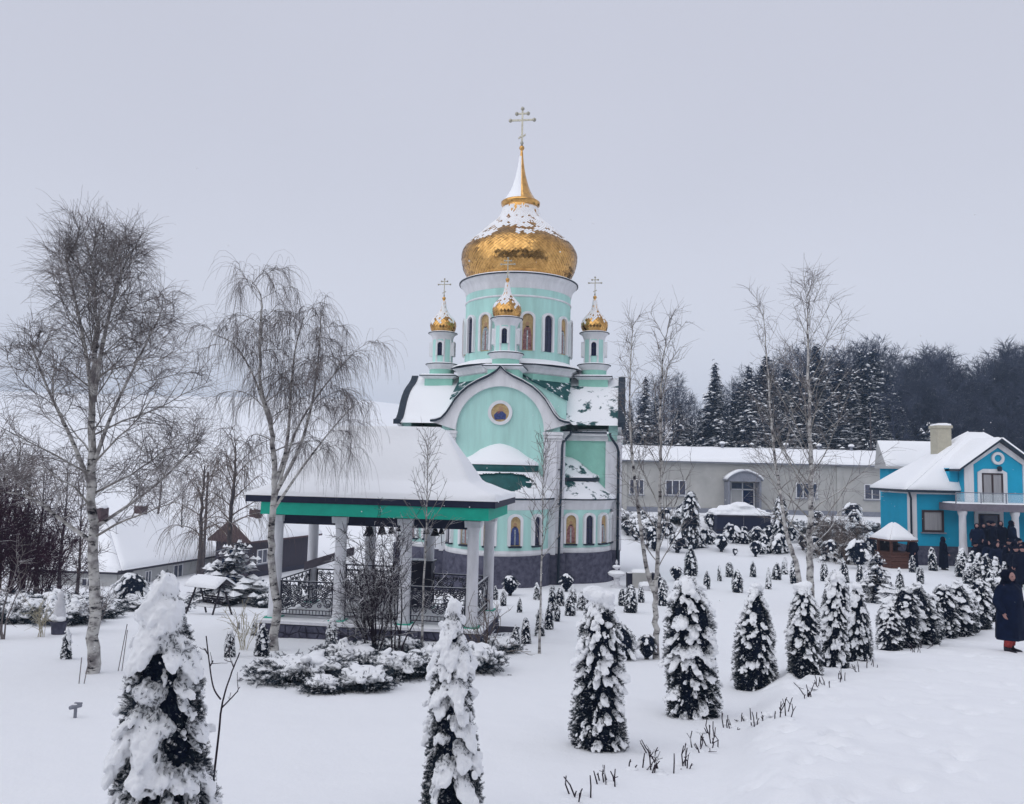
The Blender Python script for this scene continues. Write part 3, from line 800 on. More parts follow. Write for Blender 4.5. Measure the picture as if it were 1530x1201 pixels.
# four small towers on the arms
RT = 3.72
for k in range(4):
    dirv = Vector((0, -1, 0)); dirv.rotate(Matrix.Rotation(k * math.pi / 2, 3, 'Z'))
    c = (dirv.x * RT, dirv.y * RT)
    # k = 0 front, 1 right, 2 back, 3 left
    D = 37.5
    ty = lambda y: zl(884, y, D)
    m1 = D / FPX
    z_p0, z_p1 = ty(640), ty(566); z_q1 = ty(547); z_t1 = ty(499)
    def at(mb):
        return mb
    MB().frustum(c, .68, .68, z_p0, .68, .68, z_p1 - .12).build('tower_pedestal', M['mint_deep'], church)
    MB().frustum(c, .685, .685, z_p1 - .118, .88, .88, z_p1).build('tower_cornice', M['white'], church)
    e1 = MB().frustum(c, .90, .90, z_p1 + .003, .90, .90, z_p1 + .045).build('tower_edge', M['edge'], church)
    MB().frustum(c, .89, .89, z_p1 + .047, .75, .75, z_p1 + .12).build('snow', M['snow'], e1)
    MB().lathe([(.60, z_p1), (.60, z_q1 - .22)], 24, c).build('tower_neck', M['mint_deep'], church, smooth=True)
    MB().lathe([(.605, z_q1 - .24), (.64, z_q1 - .18), (.76, z_q1 - .02), (.78, z_q1)], 24, c).build('tower_cornice', M['white'], church, smooth=True)
    e2 = MB().lathe([(.77, z_q1), (.81, z_q1 + .003), (.81, z_q1 + .04), (.4, z_q1 + .08)], 24, c).build('tower_edge', M['edge'], church)
    MB().lathe([(.80, z_q1 + .042), (.70, z_q1 + .09), (.4, z_q1 + .14)], 24, c).build('snow', M['snow'], e2, smooth=True)
    MB().lathe([(.49, z_q1), (.49, z_t1 - .30)], 24, c).build('tower_body', M['mint'], church, smooth=True)
    for q in range(8):
        a = q * math.pi / 4 + math.pi / 8
        p_ = (c[0] + .47 * math.cos(a), c[1] + .47 * math.sin(a))
        MB().lathe([(.055, z_q1 + .05), (.055, z_t1 - .28)], 8, p_).build('tower_rib', M['white'], church, smooth=True)
    for q in range(4):
        a = q * math.pi / 2 + R_(-90)
        opening(church, Vector((c[0] + .47 * math.cos(a), c[1] + .47 * math.sin(a), ty(533.5))), math.cos(a), math.sin(a), .24, ty(513.5) - ty(533.5), 'glass', .085, False)
    MB().lathe([(.49, z_t1 - .32), (.52, z_t1 - .24), (.56, z_t1 - .12), (.68, z_t1 - .01), (.69, z_t1)], 24, c).build('tower_cornice', M['white'], church, smooth=True)
    e3 = MB().lathe([(.68, z_t1), (.725, z_t1 + .003), (.725, z_t1 + .035), (.4, z_t1 + .08)], 24, c).build('tower_edge', M['edge'], church)
    MB().lathe([(.71, z_t1 + .037), (.63, z_t1 + .08), (.4, z_t1 + .12)], 24, c).build('snow', M['snow'], e3, smooth=True)
    sub = bpy.data.objects.new('small_dome', None); COL.objects.link(sub); sub.parent = church; sub.location = (c[0], c[1], 0)
    zb_ = z_t1 + .07
    f_ = lambda y: zb_ + (494 - y) * m1
    dpx = [(16, 494), (18.5, 491), (20, 485), (20, 481), (18.5, 476.5), (15.5, 472), (11.5, 468), (8, 464.5), (5.5, 461), (4, 456), (3, 450), (2.2, 445), (1.4, 441)]
    # dome, ball and cross share the tower's axis; the plates sit on the shell
    pr = [(r * m1, f_(y)) for r, y in dpx]
    core = onion(sub, pr, 26, 11, rngc, f_(477), lean=0.2)
    cross(sub, f_(440), 29 * m1, 19 * m1, 3.0 * m1)

# round bays (front and back of each arm end) and quarter bays in the corners
def bay(cx, cy, r, a0, a1, n, zpl, zc, z_h, wins, first, tilt=0):
    """first: (r, z) list for the upper hood from its wall apex outward"""
    MB().lathe([(r, zpl - 0.3), (r, zc - 0.22)], n, (cx, cy), a0, a1).build('bay_wall', M['mint'], church, smooth=True)
    MB().lathe([(r + 0.015, zpl - 0.005), (r + 0.03, zpl + 0.10), (r + 0.03, zpl + 0.20), (r + 0.003, zpl + 0.22)], n, (cx, cy), a0, a1).build('base_band', M['white'], church, smooth=True)
    MB().lathe([(r + 0.002, zc - 0.40), (r + 0.03, zc - 0.38), (r + 0.04, zc - 0.16), (r + 0.15, zc - 0.02), (r + 0.16, zc)], n, (cx, cy), a0, a1).build('bay_cornice', M['white'], church, smooth=True)
    MB().lathe([(r + 0.10, -1.6), (r + 0.10, zpl), (r - 0.02, zpl + 0.02)], n, (cx, cy), a0, a1).build('bay_plinth', M['stone'], church, smooth=True)
    MB().lathe([(r + 0.15, zc), (r + 0.24, zc + 0.003), (r + 0.24, zc + 0.055), (r - 0.2, zc + 0.12)], n, (cx, cy), a0, a1).build('bay_gutter', M['edge'], church, smooth=True)
    return

zpl_f = Z_PL
def Zf(y, d=31.8): return zl(743, y, d)
RB = 2.15
for k in (0,):
    bay(0, Y_F + 0.05, RB, R_(-180), R_(0), 40, Z_PL, Z_CORN, 0, None, None)
    cx, cy = 0, Y_F + 0.05
    low = MB().lathe([(RB + .20, Z_CORN + .06), (RB + .19, Z_CORN + .16), (2.05, Zf(728)), (1.80, Zf(715)), (1.60, Zf(706, 32.2))], 40, (cx, cy), R_(-180), R_(0))
    low.build('bay_roof', M['roof_green'], church, smooth=True)
    # snow still lying on the lower tier, torn open on the side that faces the bell gazebo
    vs = []; fs = []; na, nr = 150, 40
    pr = [(RB + .235, Z_CORN + .07), (RB + .20, Z_CORN + .24), (2.06, Zf(728) + .12), (1.80, Zf(715) + .13), (1.60, Zf(706, 32.2) + .10)]
    tt = np.linspace(0, 4, nr + 1)
    rr_ = np.interp(tt, range(5), [p[0] for p in pr]); zz_ = np.interp(tt, range(5), [p[1] for p in pr])
    for j in range(nr + 1):
        for i in range(na + 1):
            a = R_(-180) + math.pi * i / na
            vs.append((cx + rr_[j] * math.cos(a), cy + rr_[j] * math.sin(a), zz_[j] + 0.03 * float(_vnoise(a * 3, j, 1.0, 4))))
    for j in range(nr):
        for i in range(na):
            a = -180 + 180 * (i + .5) / na
            u = (a + 80) / 46; v = (tt[j] - 2.35) / 1.15
            hole = u * u + v * v + 0.55 * float(_vnoise(a / 6, j * 0.36, 1.0, 6) + .7 * _vnoise(a / 2, j * 1.1, 1.0, 8)) < 0.85
            if not hole:
                fs.append((j * (na + 1) + i, j * (na + 1) + i + 1, (j + 1) * (na + 1) + i + 1, (j + 1) * (na + 1) + i))
    MB().add(vs, fs).build('snow', M['snow'], church, smooth=True)
    MB().lathe([(1.60, Zf(706, 32.2) - .05), (1.66, Zf(704, 32.2)), (1.66, Zf(694.5, 32.2)), (1.50, Zf(693, 32.2))], 40, (cx, cy), R_(-180), R_(0)).build('hood_band', M['roof_green'], church, smooth=True)
    z0 = Zf(694, 32.2)
    hood = [(1.68, z0), (1.66, z0 + .10), (1.50, z0 + .20), (1.15, Zf(680, 32.4)), (.80, Zf(671, 32.6)), (.45, Zf(665.5, 32.8)), (.2, Zf(663, 32.9)), (0.01, Zf(662, 33))]
    MB().lathe(hood, 40, (cx, cy), R_(-180), R_(0)).build('hood_snow', M['snow'], church, smooth=True)
    for a, kd in ((-54, 'glass'), (-27, 'robe_grey'), (0, 'robe_grey'), (27, 'robe_blue'), (54, 'glass')):
        an = R_(-90 + a)
        opening(church, Vector((cx + (RB - .03) * math.cos(an), cy + (RB - .03) * math.sin(an), Zf(815, 31.2))), math.cos(an), math.sin(an), .42 if kd != 'glass' else .36, Zf(771, 31.2) - Zf(815, 31.2), kd, .10)
# round icon in the gable
med = MB()
for k in range(1):
    zc_m = zl(743.5, 616, 33)
    ring = [(.52 * math.cos(t), zc_m + .52 * math.sin(t)) for t in np.linspace(0, 2 * math.pi, 33)]
    ring2 = [(.385 * math.cos(t), zc_m + .385 * math.sin(t)) for t in np.linspace(0, 2 * math.pi, 33)]
    md = MB().strip_y(ring, ring2, Y_F - .09, Y_F - .003).build('round_icon', M['white'], church)
    MB().prism_y(ring2[:-1], Y_F - .05, Y_F - .004).build('panel', M['icon_gold'], md)
    MB().prism_y([(-.22, zc_m - .30), (.24, zc_m - .28), (.26, zc_m - .08), (.10, zc_m + .06), (-.12, zc_m + .04), (-.27, zc_m - .10)], Y_F - .058, Y_F - .052).build('robe', M['robe_blue'], md)
    MB().prism_y([(.03 + .10 * math.cos(t), zc_m + .14 + .12 * math.sin(t)) for t in np.linspace(0, 2 * math.pi, 12, endpoint=False)], Y_F - .058, Y_F - .052).build('face', M['skin_paint'], md)
    MB().prism_y([(-.12, zc_m - .05), (-.02, zc_m - .02), (.0, zc_m + .06), (-.1, zc_m + .06)], Y_F - .064, Y_F - .059).build('face', M['robe_red'], md)

zq = lambda y, d=33.4: zl(870, y, d)
RQ = 2.05
for k in range(4):
    RM = rotk(k)
    c = RM @ Vector((A_, -A_, 0))
    a0 = R_(-90) + k * math.pi / 2; a1 = a0 + math.pi / 2
    zcq = zq(747)
    bay(c.x, c.y, RQ, a0, a1, 24, Z_PL + 0.002, zcq, 0, None, None)
    zlow = zq(718, 34)
    MB().lathe([(RQ + .22, zcq + .06), (RQ + .20, zcq + .18), (1.85, zq(733)), (1.55, zq(722, 34)), (1.45, zlow)], 24, (c.x, c.y), a0, a1).build('bay_roof', M['roof_patchy'], church, smooth=True)
    MB().lathe([(1.45, zlow - .06), (1.52, zlow), (1.52, zlow + .13), (1.3, zlow + .15)], 24, (c.x, c.y), a0, a1).build('hood_band', M['edge'], church, smooth=True)
    MB().lathe([(1.54, zlow + .13), (1.48, zlow + .24), (1.2, zq(706, 34.5)), (.9, zq(697, 34.5)), (.6, zq(689, 35)), (.3, zq(684, 35)), (.01, zq(682, 35))], 24, (c.x, c.y), a0, a1).build('hood_roof', M['roof_patchy'], church, smooth=True)
    for a, kd in ((12, 'robe_red'), (34, 'glass'), (56, 'robe_grey'), (78, 'glass')):
        an = a0 + R_(a)
        opening(church, Vector((c.x + (RQ - .03) * math.cos(an), c.y + (RQ - .03) * math.sin(an), zq(812, 33.1))), math.cos(an), math.sin(an), .42 if kd != 'glass' else .36, zq(769.5, 33.1) - zq(812, 33.1), kd, .10)

def downpipe(pts):
    o = MB().tube(pts, .055, 8).build('downpipe', M['edge'], church, smooth=True)
    for z in np.arange(Z_PL + 0.6, Z_WALL - 0.8, 1.4):
        MB().box(pts[-1][0] - .075, pts[-1][0] + .075, pts[-1][1] - .075, pts[-1][1] + .1, z, z + .05).build('pipe_clip', M['edge'], o)
downpipe([(A_ + .33, -L_ + .62, Z_WALL + .02), (A_ + .33, -L_ + .5, Z_WALL - .12), (A_ + .05, -L_ - .06, Z_WALL - .5), (A_ + .05, -L_ - .26, Z_WALL - .75), (A_ - .03, -L_ - .26, Z_PL - 1.2)])
downpipe([(L_ - .35, -A_ - .33, Z_WALL + .02), (L_ - .30, -A_ - .33, Z_WALL - .15), (L_ - .02, -A_ - .26, Z_WALL - .55), (L_ + .05, -A_ - .26, Z_WALL - .8), (L_ + .05, -A_ - .26, Z_PL - .6)])
# lamp / loudspeaker on the right corner
MB().lathe([(.10, 0), (.10, .16), (.06, .22)], 12).xf(Matrix.Translation((L_ - .28, -A_ - .16, zl(905, 762, 35))) @ Matrix.Rotation(R_(90), 4, 'X')).build('wall_lamp', M['trim_grey'], church, smooth=True)
# ------------------------------------------------------------------ bell gazebo
GY = R_(-8)
GW, GDp = 6.33, 3.6
_c = P(740, 752, 19.0)
_rx = Vector((math.cos(GY), math.sin(GY), 0)); _ry = Vector((-math.sin(GY), math.cos(GY), 0))
GC = _c - _rx * (GW / 2) + _ry * (GDp / 2)
GZ = H(510, 926, 20.2)                    # top of its stone base
gz = thing('bell_gazebo', 'open gazebo with white columns, green fascia and snowy hipped roof, hung with bells', 'gazebo', (GC.x, GC.y, GZ), GY)
ZE = H(740, 750, 19.0) - GZ               # top of the dark eave
ZR = H(620, 637, 21.2) - GZ               # ridge (snow)
hw, hd = GW / 2, GDp / 2
def band(mb, hx, hy, z0, z1, t):
    mb.box(-hx, hx, -hy, -hy + t, z0, z1); mb.box(-hx, hx, hy - t, hy, z0, z1)
    mb.box(-hx, -hx + t, -hy + t, hy - t, z0, z1); mb.box(hx - t, hx, -hy + t, hy - t, z0, z1)
    return mb
band(MB(), hw, hd, ZE - .16, ZE, .12).build('eave_board', M['navy'], gz)
MB().box(-hw + .121, hw - .121, -hd + .121, hd - .121, ZE - .14, ZE - .06).build('soffit', M['navy'], gz)
for nm, (x0, x1, y0, y1) in {'f': (-hw + .40, hw - .16, -hd + .03, -hd + .13), 'b': (-hw + .40, hw - .16, hd - .50, hd - .40), 'l': (-hw + .40, -hw + .50, -hd + .131, hd - .501), 'r': (hw - .26, hw - .16, -hd + .131, hd - .501)}.items():
    MB().box(x0, x1, y0, y1, ZE - .46, ZE - .163).build('fascia', M['gz_green'], gz)
# concave hipped roof under snow
prof_r = [(1.0, 0.0), (.985, .05), (.93, .075), (.80, .125), (.66, .185), (.57, .215), (.52, .25), (.475, .32), (.36, .50), (.20, .72), (.06, .93), (.0, .985)]
rl = 1.45                                  # half length of the ridge
n = 22
vs = []; fs = []
loops = []
for f_, h_ in prof_r:
    hx = rl + (hw + .02 - rl) * f_; hy = max((hd + .02) * f_, .10)
    hx = hx if f_ > 0 else rl - .12
    lp = []
    for sgn, a, b in (('f', (-hx, -hy), (hx, -hy)), ('r', (hx, -hy), (hx, hy)), ('b', (hx, hy), (-hx, hy)), ('l', (-hx, hy), (-hx, -hy))):
        for i in range(n):
            u = i / n
            lp.append((a[0] + (b[0] - a[0]) * u, a[1] + (b[1] - a[1]) * u, ZE + .004 + (ZR - ZE) * h_ + (0.03 * float(_vnoise(a[0] + (b[0] - a[0]) * u, a[1] + (b[1] - a[1]) * u + h_ * 3, .8, 3)) if 0.01 < h_ else 0) + (0.10 * float(_vnoise(a[0] + (b[0] - a[0]) * u, a[1] + (b[1] - a[1]) * u, .45, 12)) if 0.01 < h_ < .1 else 0)))
    loops.append(lp)
k = 4 * n
for lp in loops: vs += lp
for j in range(len(loops) - 1):
    for i in range(k):
        fs.append((j * k + i, j * k + (i + 1) % k, (j + 1) * k + (i + 1) % k, (j + 1) * k + i))
fs.append(tuple((len(loops) - 1) * k + i for i in range(k)))
MB().add(vs, fs).build('roof_snow', M['snow'], gz, smooth=True)
# columns
cxs = np.linspace(-hw + .62, hw - .62, 4); cy0, cy1 = -hd + .60, hd - .60
cols = [(x, cy0) for x in cxs] + [(x, cy1) for x in cxs]
ztop = ZE - .5
for x, y in cols:
    o = MB().lathe([(.165, .02), (.165, .10), (.152, .14), (.148, .3), (.145, ztop * .5), (.142, ztop - .30), (.16, ztop - .24), (.16, ztop - .16)], 20, (x, y)).build('column', M['white_col'], gz, smooth=True)
    MB().frustum((x, y), .19, .19, ztop - .16, .20, .20, ztop - .002).build('capital', M['white_col'], o)
    MB().frustum((x, y), .20, .20, -.07, .20, .20, .02).build('column_foot', M['gz_green'], o)
# stone base with crazy paving on its faces
zb = -1.6
MB().box(-hw + .36, hw - .36, -hd + .34, hd - .34, zb, -.10).build('base', M['stone_dark'], gz)
base = [c for c in gz.children if c.name.startswith('base')][0]
MB().box(-hw + .30, hw - .30, -hd + .28, hd - .28, -.098, -.03).build('ledge', M['white_col'], gz)
ssn = MB(); snow_sheet(ssn, (-hw + .30, -hd + .28, -.03), (hw - .30, -hd + .28, -.03), (hw - .30, hd - .28, -.03), (-hw + .30, hd - .28, -.03), .03, 30, 20, 3)
ssn.build('floor_snow', M['snow'], gz, smooth=True)
rs = np.random.default_rng(11)
def crazy(x0, x1, z0, z1, nx, nz, place):
    """irregular stones: jittered grid, every stone its own plate"""
    gx = [[x0 + (x1 - x0) * i / nx + (rs.uniform(-.42, .42) * (x1 - x0) / nx if 0 < i < nx else 0) for i in range(nx + 1)] for j in range(nz + 1)]
    gzz = [[z0 + (z1 - z0) * j / nz + (rs.uniform(-.33, .33) * (z1 - z0) / nz if 0 < j < nz else 0) for i in range(nx + 1)] for j in range(nz + 1)]
    for j in range(nz):
        for i in range(nx):
            q = [(gx[j][i], gzz[j][i]), (gx[j][i + 1], gzz[j][i + 1]), (gx[j + 1][i + 1], gzz[j + 1][i + 1]), (gx[j + 1][i], gzz[j + 1][i])]
            cxm = sum(p[0] for p in q) / 4; czm = sum(p[1] for p in q) / 4
            big = [(cxm + (x - cxm) * .93, czm + (z - czm) * .91) for x, z in q]; sm = [(cxm + (x - cxm) * .82, czm + (z - czm) * .80) for x, z in q]
            h = rs.uniform(.018, .04)
            vs = [(x, 0, z) for x, z in big] + [(x, -h, z) for x, z in sm]
            fs = [(4, 5, 6, 7)] + [(a, (a + 1) % 4, 4 + (a + 1) % 4, 4 + a) for a in range(4)]
            MB().add(vs, fs).xf(place).build('stone', M['stone'], base)
crazy(-hw + .36, hw - .36, -.95, -.11, 26, 4, Matrix.Translation((0, -hd + .34, 0)))
crazy(-hd + .34, hd - .34, -.95, -.11, 15, 4, Matrix.Translation((hw - .36, 0, 0)) @ Matrix.Rotation(R_(90), 4, 'Z'))
# steps at the right hand end
MB().box(hw - .30, hw + .28, -hd + .9, hd - .6, zb, -.42).box(hw - .3, hw + .72, -hd + .9, hd - .6, zb, -.68).build('steps', M['stone_dark'], gz)
# dark bell beams with rounded ends
beams = [(cxs[0] + .16, cxs[1] - .16), (cxs[1] + .16, cxs[2] - .10), (cxs[2] + .16, cxs[3] - .16)]
for x0, x1 in beams:
    MB().box(x0, x1, cy0 - .05, cy0 + .13, ztop - .22, ztop + .02).build('bell_beam', M['navy'], gz)
# railings of wrought iron
def railing(x0, x1, y, z0, z1, rot=None, n=9):
    mb = MB(); t = .014
    mb.box(x0, x1, y - .03, y + .03, z1 - .035, z1); mb.box(x0, x1, y - .018, y + .018, z0 + .06, z0 + .09); mb.box(x0, x1, y - .015, y + .015, z0 + .18, z0 + .20)
    mb.box(x0, x1, y - .015, y + .015, z1 - .14, z1 - .12)
    w_ = x1 - x0; xm = (x0 + x1) / 2; hh = z1 - z0
    mb.box(x0 + .004, x0 + .034, y - .018, y + .018, z0, z1 - .031); mb.box(x1 - .034, x1 - .004, y - .018, y + .018, z0, z1 - .031)
    for i in range(1, 16):
        x = x0 + w_ * i / 16; mb.box(x - t / 2, x + t / 2, y - .008, y + .008, z0 + .091, z0 + .179)
    # chevrons
    for q in range(4):
        d = .055 * q
        for s in (-1, 1):
            mb.tube([(xm, y, z0 + .24 + d), (xm + s * (w_ * .46), y, z0 + .24 + d + hh * .42)], .014, 5)
    # scrolls
    def scroll(cx, cz, r, a0, turns, s):
        pts = []
        for i in range(26):
            u = i / 25; a = a0 + s * turns * 2 * math.pi * u; rr = r * (1 - .82 * u)
            pts.append((cx + rr * math.cos(a), y, cz + rr * math.sin(a)))
        mb.tube(pts, .014, 5)
    for s in (-1, 1):
        scroll(xm + s * w_ * .17, z0 + hh * .70, .12, R_(90 if s > 0 else 90), 1.6, s)
        scroll(xm + s * w_ * .36, z0 + hh * .74, .10, R_(-90), 1.6, -s)
        scroll(xm + s * w_ * .40, z0 + hh * .42, .11, R_(200 if s > 0 else -20), 1.4, s)
        scroll(xm + s * w_ * .10, z0 + hh * .50, .09, R_(-90), 1.5, s)
    for i in range(5):
        for s in (-1, 1):
            scroll(xm + s * w_ * (.06 + .09 * i), z0 + hh * (.62 if i % 2 else .84), .075, R_(90 * i), 1.5, s if i % 2 else -s)
            scroll(xm + s * w_ * (.06 + .09 * i), z0 + hh * (.46 if i % 2 else .34), .065, R_(60 * i), 1.5, -s)
    mb.ball((xm, y, z0 + .42), .045, 8, 6, sq=(.7, .4, 1.5))
    for i in range(1, 8):
        x = x0 + w_ * i / 8
        mb.tube([(x - .055, y, z1 - .13), (x, y, z1 - .035), (x + .055, y, z1 - .13)], .010, 4)
    if rot is not None: mb.xf(rot)
    return mb.build('railing', M['iron'], gz)
zt_r = .93
railing(cxs[0] + .15, cxs[1] - .15, cy0, 0.02, zt_r)
railing(cxs[1] + .15, cxs[2] - .15, cy0, 0.02, 1.40)
railing(cxs[2] + .15, cxs[3] - .15, cy0, 0.02, zt_r)
for a, b in ((0, 1), (1, 2), (2, 3)):
    railing(cxs[a] + .15, cxs[b] - .15, cy1, 0.02, zt_r)
RzM = Matrix.Rotation(R_(90), 4, 'Z')
for x in (cxs[0], cxs[3]):
    railing(cy0 + .16, cy1 - .16, 0, 0.02, zt_r, Matrix.Translation((x, 0, 0)) @ RzM)
# a sloping handrail board and a box inside
MB().add([(-2.5, .5, .95), (-1.3, 1.1, 1.35), (-1.3, 1.1, 1.58), (-2.5, .5, 1.18), (-2.5, .56, .95), (-1.3, 1.16, 1.35), (-1.3, 1.16, 1.58), (-2.5, .56, 1.18)],
         [(0, 1, 2, 3), (7, 6, 5, 4), (0, 4, 5, 1), (3, 2, 6, 7), (0, 3, 7, 4), (1, 5, 6, 2)]).build('handrail_board', M['mauve'], gz)
MB().box(.15, 1.0, .9, 1.3, .02, 1.25).box(.10, 1.05, .85, 1.35, 1.252, 1.30).build('stand', M['iron'], gz)

# bells: each hangs from its beam and is a thing of its own
def bell(x, s, lab):
    loc = gz.matrix_basis @ Vector((x, cy0 + .04, ztop - .22))
    t = thing('bell', lab, 'bell', loc, GY, 'bells hung under the gazebo beams')
    sp_ = [(.001, -.06), (.22, -.065), (.30, -.14), (.34, -.32), (.40, -.55), (.52, -.80), (.62, -.92), (.60, -.96), (.50, -.90)]
    MB().lathe([(r * s, z * s) for r, z in sp_[::-1]], 20).build('bell_body', M['bronze'], t, smooth=True)
    MB().tube([(0, 0, .01), (0, 0, -.07 * s)], .09 * s, 8).build('hanger', M['bronze'], t)
    MB().tube([(0, 0, -.5 * s), (0, 0, -1.05 * s)], [.03 * s, .08 * s], 8).build('clapper', M['bronze'], t)
    MB().tube([(0, 0, -1.03 * s), (.02, .01, -1.03 * s - .28)], .008, 5).build('rope', M['iron'], t)
def gx_of(px):
    # local x on the beam line that appears at pixel column px
    best = min(np.linspace(-hw, hw, 400), key=lambda x: abs((lambda q: CX + FPX * ((q - Vector((0, 0, CAM_Z))).dot(_R)) / ((q - Vector((0, 0, CAM_Z))).dot(_F)) - px)(gz.matrix_basis @ Vector((x, cy0, ztop)))))
    return float(best)
gz.matrix_basis = Matrix.Translation((GC.x, GC.y, GZ)) @ Matrix.Rotation(GY, 4, 'Z')
for px, s, lab in ((552, .26, 'largest dark bell on the middle beam of the gazebo'), (571, .20, 'second largest dark bell on the middle gazebo beam'), (586, .175, 'third dark bell on the middle gazebo beam'), (596, .11, 'smallest dark bell at the end of the middle gazebo beam'),
                   (637, .15, 'dark bell at the inner end of the gazebo beam nearest the church bay'), (650, .19, 'largest dark bell on the gazebo beam nearest the church bay'), (659, .14, 'smallest dark bell on the gazebo beam nearest the church bay')):
    bell(gx_of(px), s, lab)
# ------------------------------------------------------------------ long grey building on its terrace
BD = 66.0
b0 = P(905, 760, BD); b1 = P(1335, 768, BD)
BZ = H(1100, 762, BD) - 0.2
grey = thing('long_building', 'long low grey building with snowy roof and arched door canopy before the forest', 'building', ((b0.x + b1.x) / 2, BD, BZ))
hl = (b1.x - b0.x) / 2 + 1.0
GT = H(1120, 691, BD) - BZ                 # eave
GR = H(1120, 671, BD + 4) - BZ
gx = lambda px: P(px, 740, BD).x - grey.location.x
gzz = lambda px, py: H(px, py, BD) - BZ
MB().box(-hl, hl, 0, 8.5, -1.5, GT).build('wall', M['grey_render'], grey)
MB().box(-hl - .02, hl + .02, -.06, -.002, -1.5, .30).build('plinth', M['trim_grey'], grey)
roof = MB().add([(-hl - .3, -.45, GT + .0), (hl + .3, -.45, GT + .0), (hl + .3, 4.2, GR), (-hl - .3, 4.2, GR), (-hl - .3, 8.9, GT), (hl + .3, 8.9, GT),
                 (-hl - .3, -.45, GT - .12), (hl + .3, -.45, GT - .12), (-hl - .3, 8.9, GT - .12), (hl + .3, 8.9, GT - .12)],
                [(0, 1, 2, 3), (3, 2, 5, 4), (6, 7, 1, 0), (4, 5, 9, 8), (6, 0, 3, 4, 8), (1, 7, 9, 5, 2)]).build('roof', M['trim_grey'], grey)
sheet(roof, (-hl - .32, -.5, GT + .01), (hl + .32, -.5, GT + .01), (hl + .32, 4.2, GR + .01), (-hl - .32, 4.2, GR + .01), .20, 60, 6, 2)
sheet(roof, (-hl - .32, 8.9, GT + .01), (hl + .32, 8.9, GT + .01), (hl + .32, 4.2, GR + .01), (-hl - .32, 4.2, GR + .01), .20, 40, 5, 3)
for px in (1098, 1199, 1251, 1303):
    x = gx(px)
    o = MB().lathe([(.12, GR - .1), (.12, GR + .35), (.26, GR + .38), (.26, GR + .42), (.02, GR + .55)], 10, (x, 3.9)).build('roof_vent', M['trim_grey'], grey)
    MB().ball((x, 3.9, GR + .50), .27, 10, 6, sq=(1, 1, .55)).build('snow', M['snow'], o, smooth=True)
def win(root, x0, x1, z0, z1, y, lights, frame='pvc', pane='pane', deep=.08, sill=True, t=.07):
    f = MB(); f.box(x0, x1, y - deep, y + .04, z1 - t, z1).box(x0, x1, y - deep, y + .04, z0, z0 + t).box(x0, x0 + t, y - deep, y + .04, z0 + t, z1 - t).box(x1 - t, x1, y - deep, y + .04, z0 + t, z1 - t)
    xs = [x0 + (x1 - x0) * i / lights for i in range(1, lights)]
    for x in xs: f.box(x - t * .5, x + t * .5, y - deep, y + .04, z0 + t, z1 - t)
    fo = f.build('window', M[frame], root)
    ed = [x0] + xs + [x1]
    for a, b in zip(ed[:-1], ed[1:]):
        MB().box(a + t * .52, b - t * .52, y - deep * .45, y + .03, z0 + t, z1 - t).build('pane', M[pane], fo)
    if sill:
        MB().box(x0 - .08, x1 + .08, y - deep - .1, y + .02, z0 - .07, z0 - .003).build('sill', M['trim_grey'], fo)
    return fo
for a, b in ((994, 1025), (1189, 1221), (1291, 1326), (940, 962)):
    win(grey, gx(a), gx(b), gzz((a + b) / 2, 740 + (a - 994) * .022), gzz((a + b) / 2, 717 + (a - 994) * .022), 0, 3)
for px in (930, 1250):
    MB().box(gx(px), gx(px) + .35, -.12, -.003, -.5, GT - .2).build('pilaster', M['grey_render'], grey)
# door with arched canopy
x0, x1 = gx(1082), gx(1131); zd = gzz(1106, 768); zh = gzz(1106, 719)
MB().box(x0, x0 + .16, -1.2, -.0, -1.2, zh).build('porch_post', M['trim_grey'], grey)
MB().box(x1 - .16, x1, -1.2, -.0, -1.2, zh).build('porch_post', M['trim_grey'], grey)
can = []
for i in range(17):
    u = i / 16; x = x0 - .12 + (x1 - x0 + .24) * u
    can.append((x, zh + .05 + .72 * (math.sin(math.pi * u) ** .8 if 0 < u < 1 else 0)))
cn = MB().strip_y([(x, z + .10) for x, z in can], can, -1.35, -.01).build('canopy', M['trim_grey'], grey)
MB().strip_y([(x, z + .26) for x, z in can], [(x, z + .103) for x, z in can], -1.36, -.01).build('snow', M['snow'], cn, smooth=True)
MB().prism_y([(x0 + .05, zh)] + [(x1 - .05, zh)] + [(x, z) for x, z in can[::-1][1:-1]], -1.25, -1.2).build('tympanum', M['trim_grey'], cn)
dx0, dx1 = gx(1091), gx(1127)
dm = (dx0 + dx1) / 2
dr = MB().box(dx0, dx1, -.10, -.003, zh - .72, zh - .62).box(dx0, dx0 + .09, -.1, -.003, -.4, zh - .1).box(dx1 - .09, dx1, -.1, -.003, -.4, zh - .1).box(dm - .04, dm + .04, -.1, -.003, -.4, zh - .1).build('door', M['pvc'], grey)
MB().box(dx0 + .1, dm - .05, -.07, -.004, zh - .61, zh - .15).build('pane', M['pane'], dr)
MB().box(dm + .05, dx1 - .1, -.07, -.004, zh - .61, zh - .15).build('pane', M['pane'], dr)
MB().box(dx0 + .1, dm - .05, -.09, -.004, -.4, zh - .73).build('door_leaf', M['plaster_old'], dr)
MB().box(dm + .05, dx1 - .1, -.06, -.004, -.4, zh - .73).build('pane', M['glass'], dr)

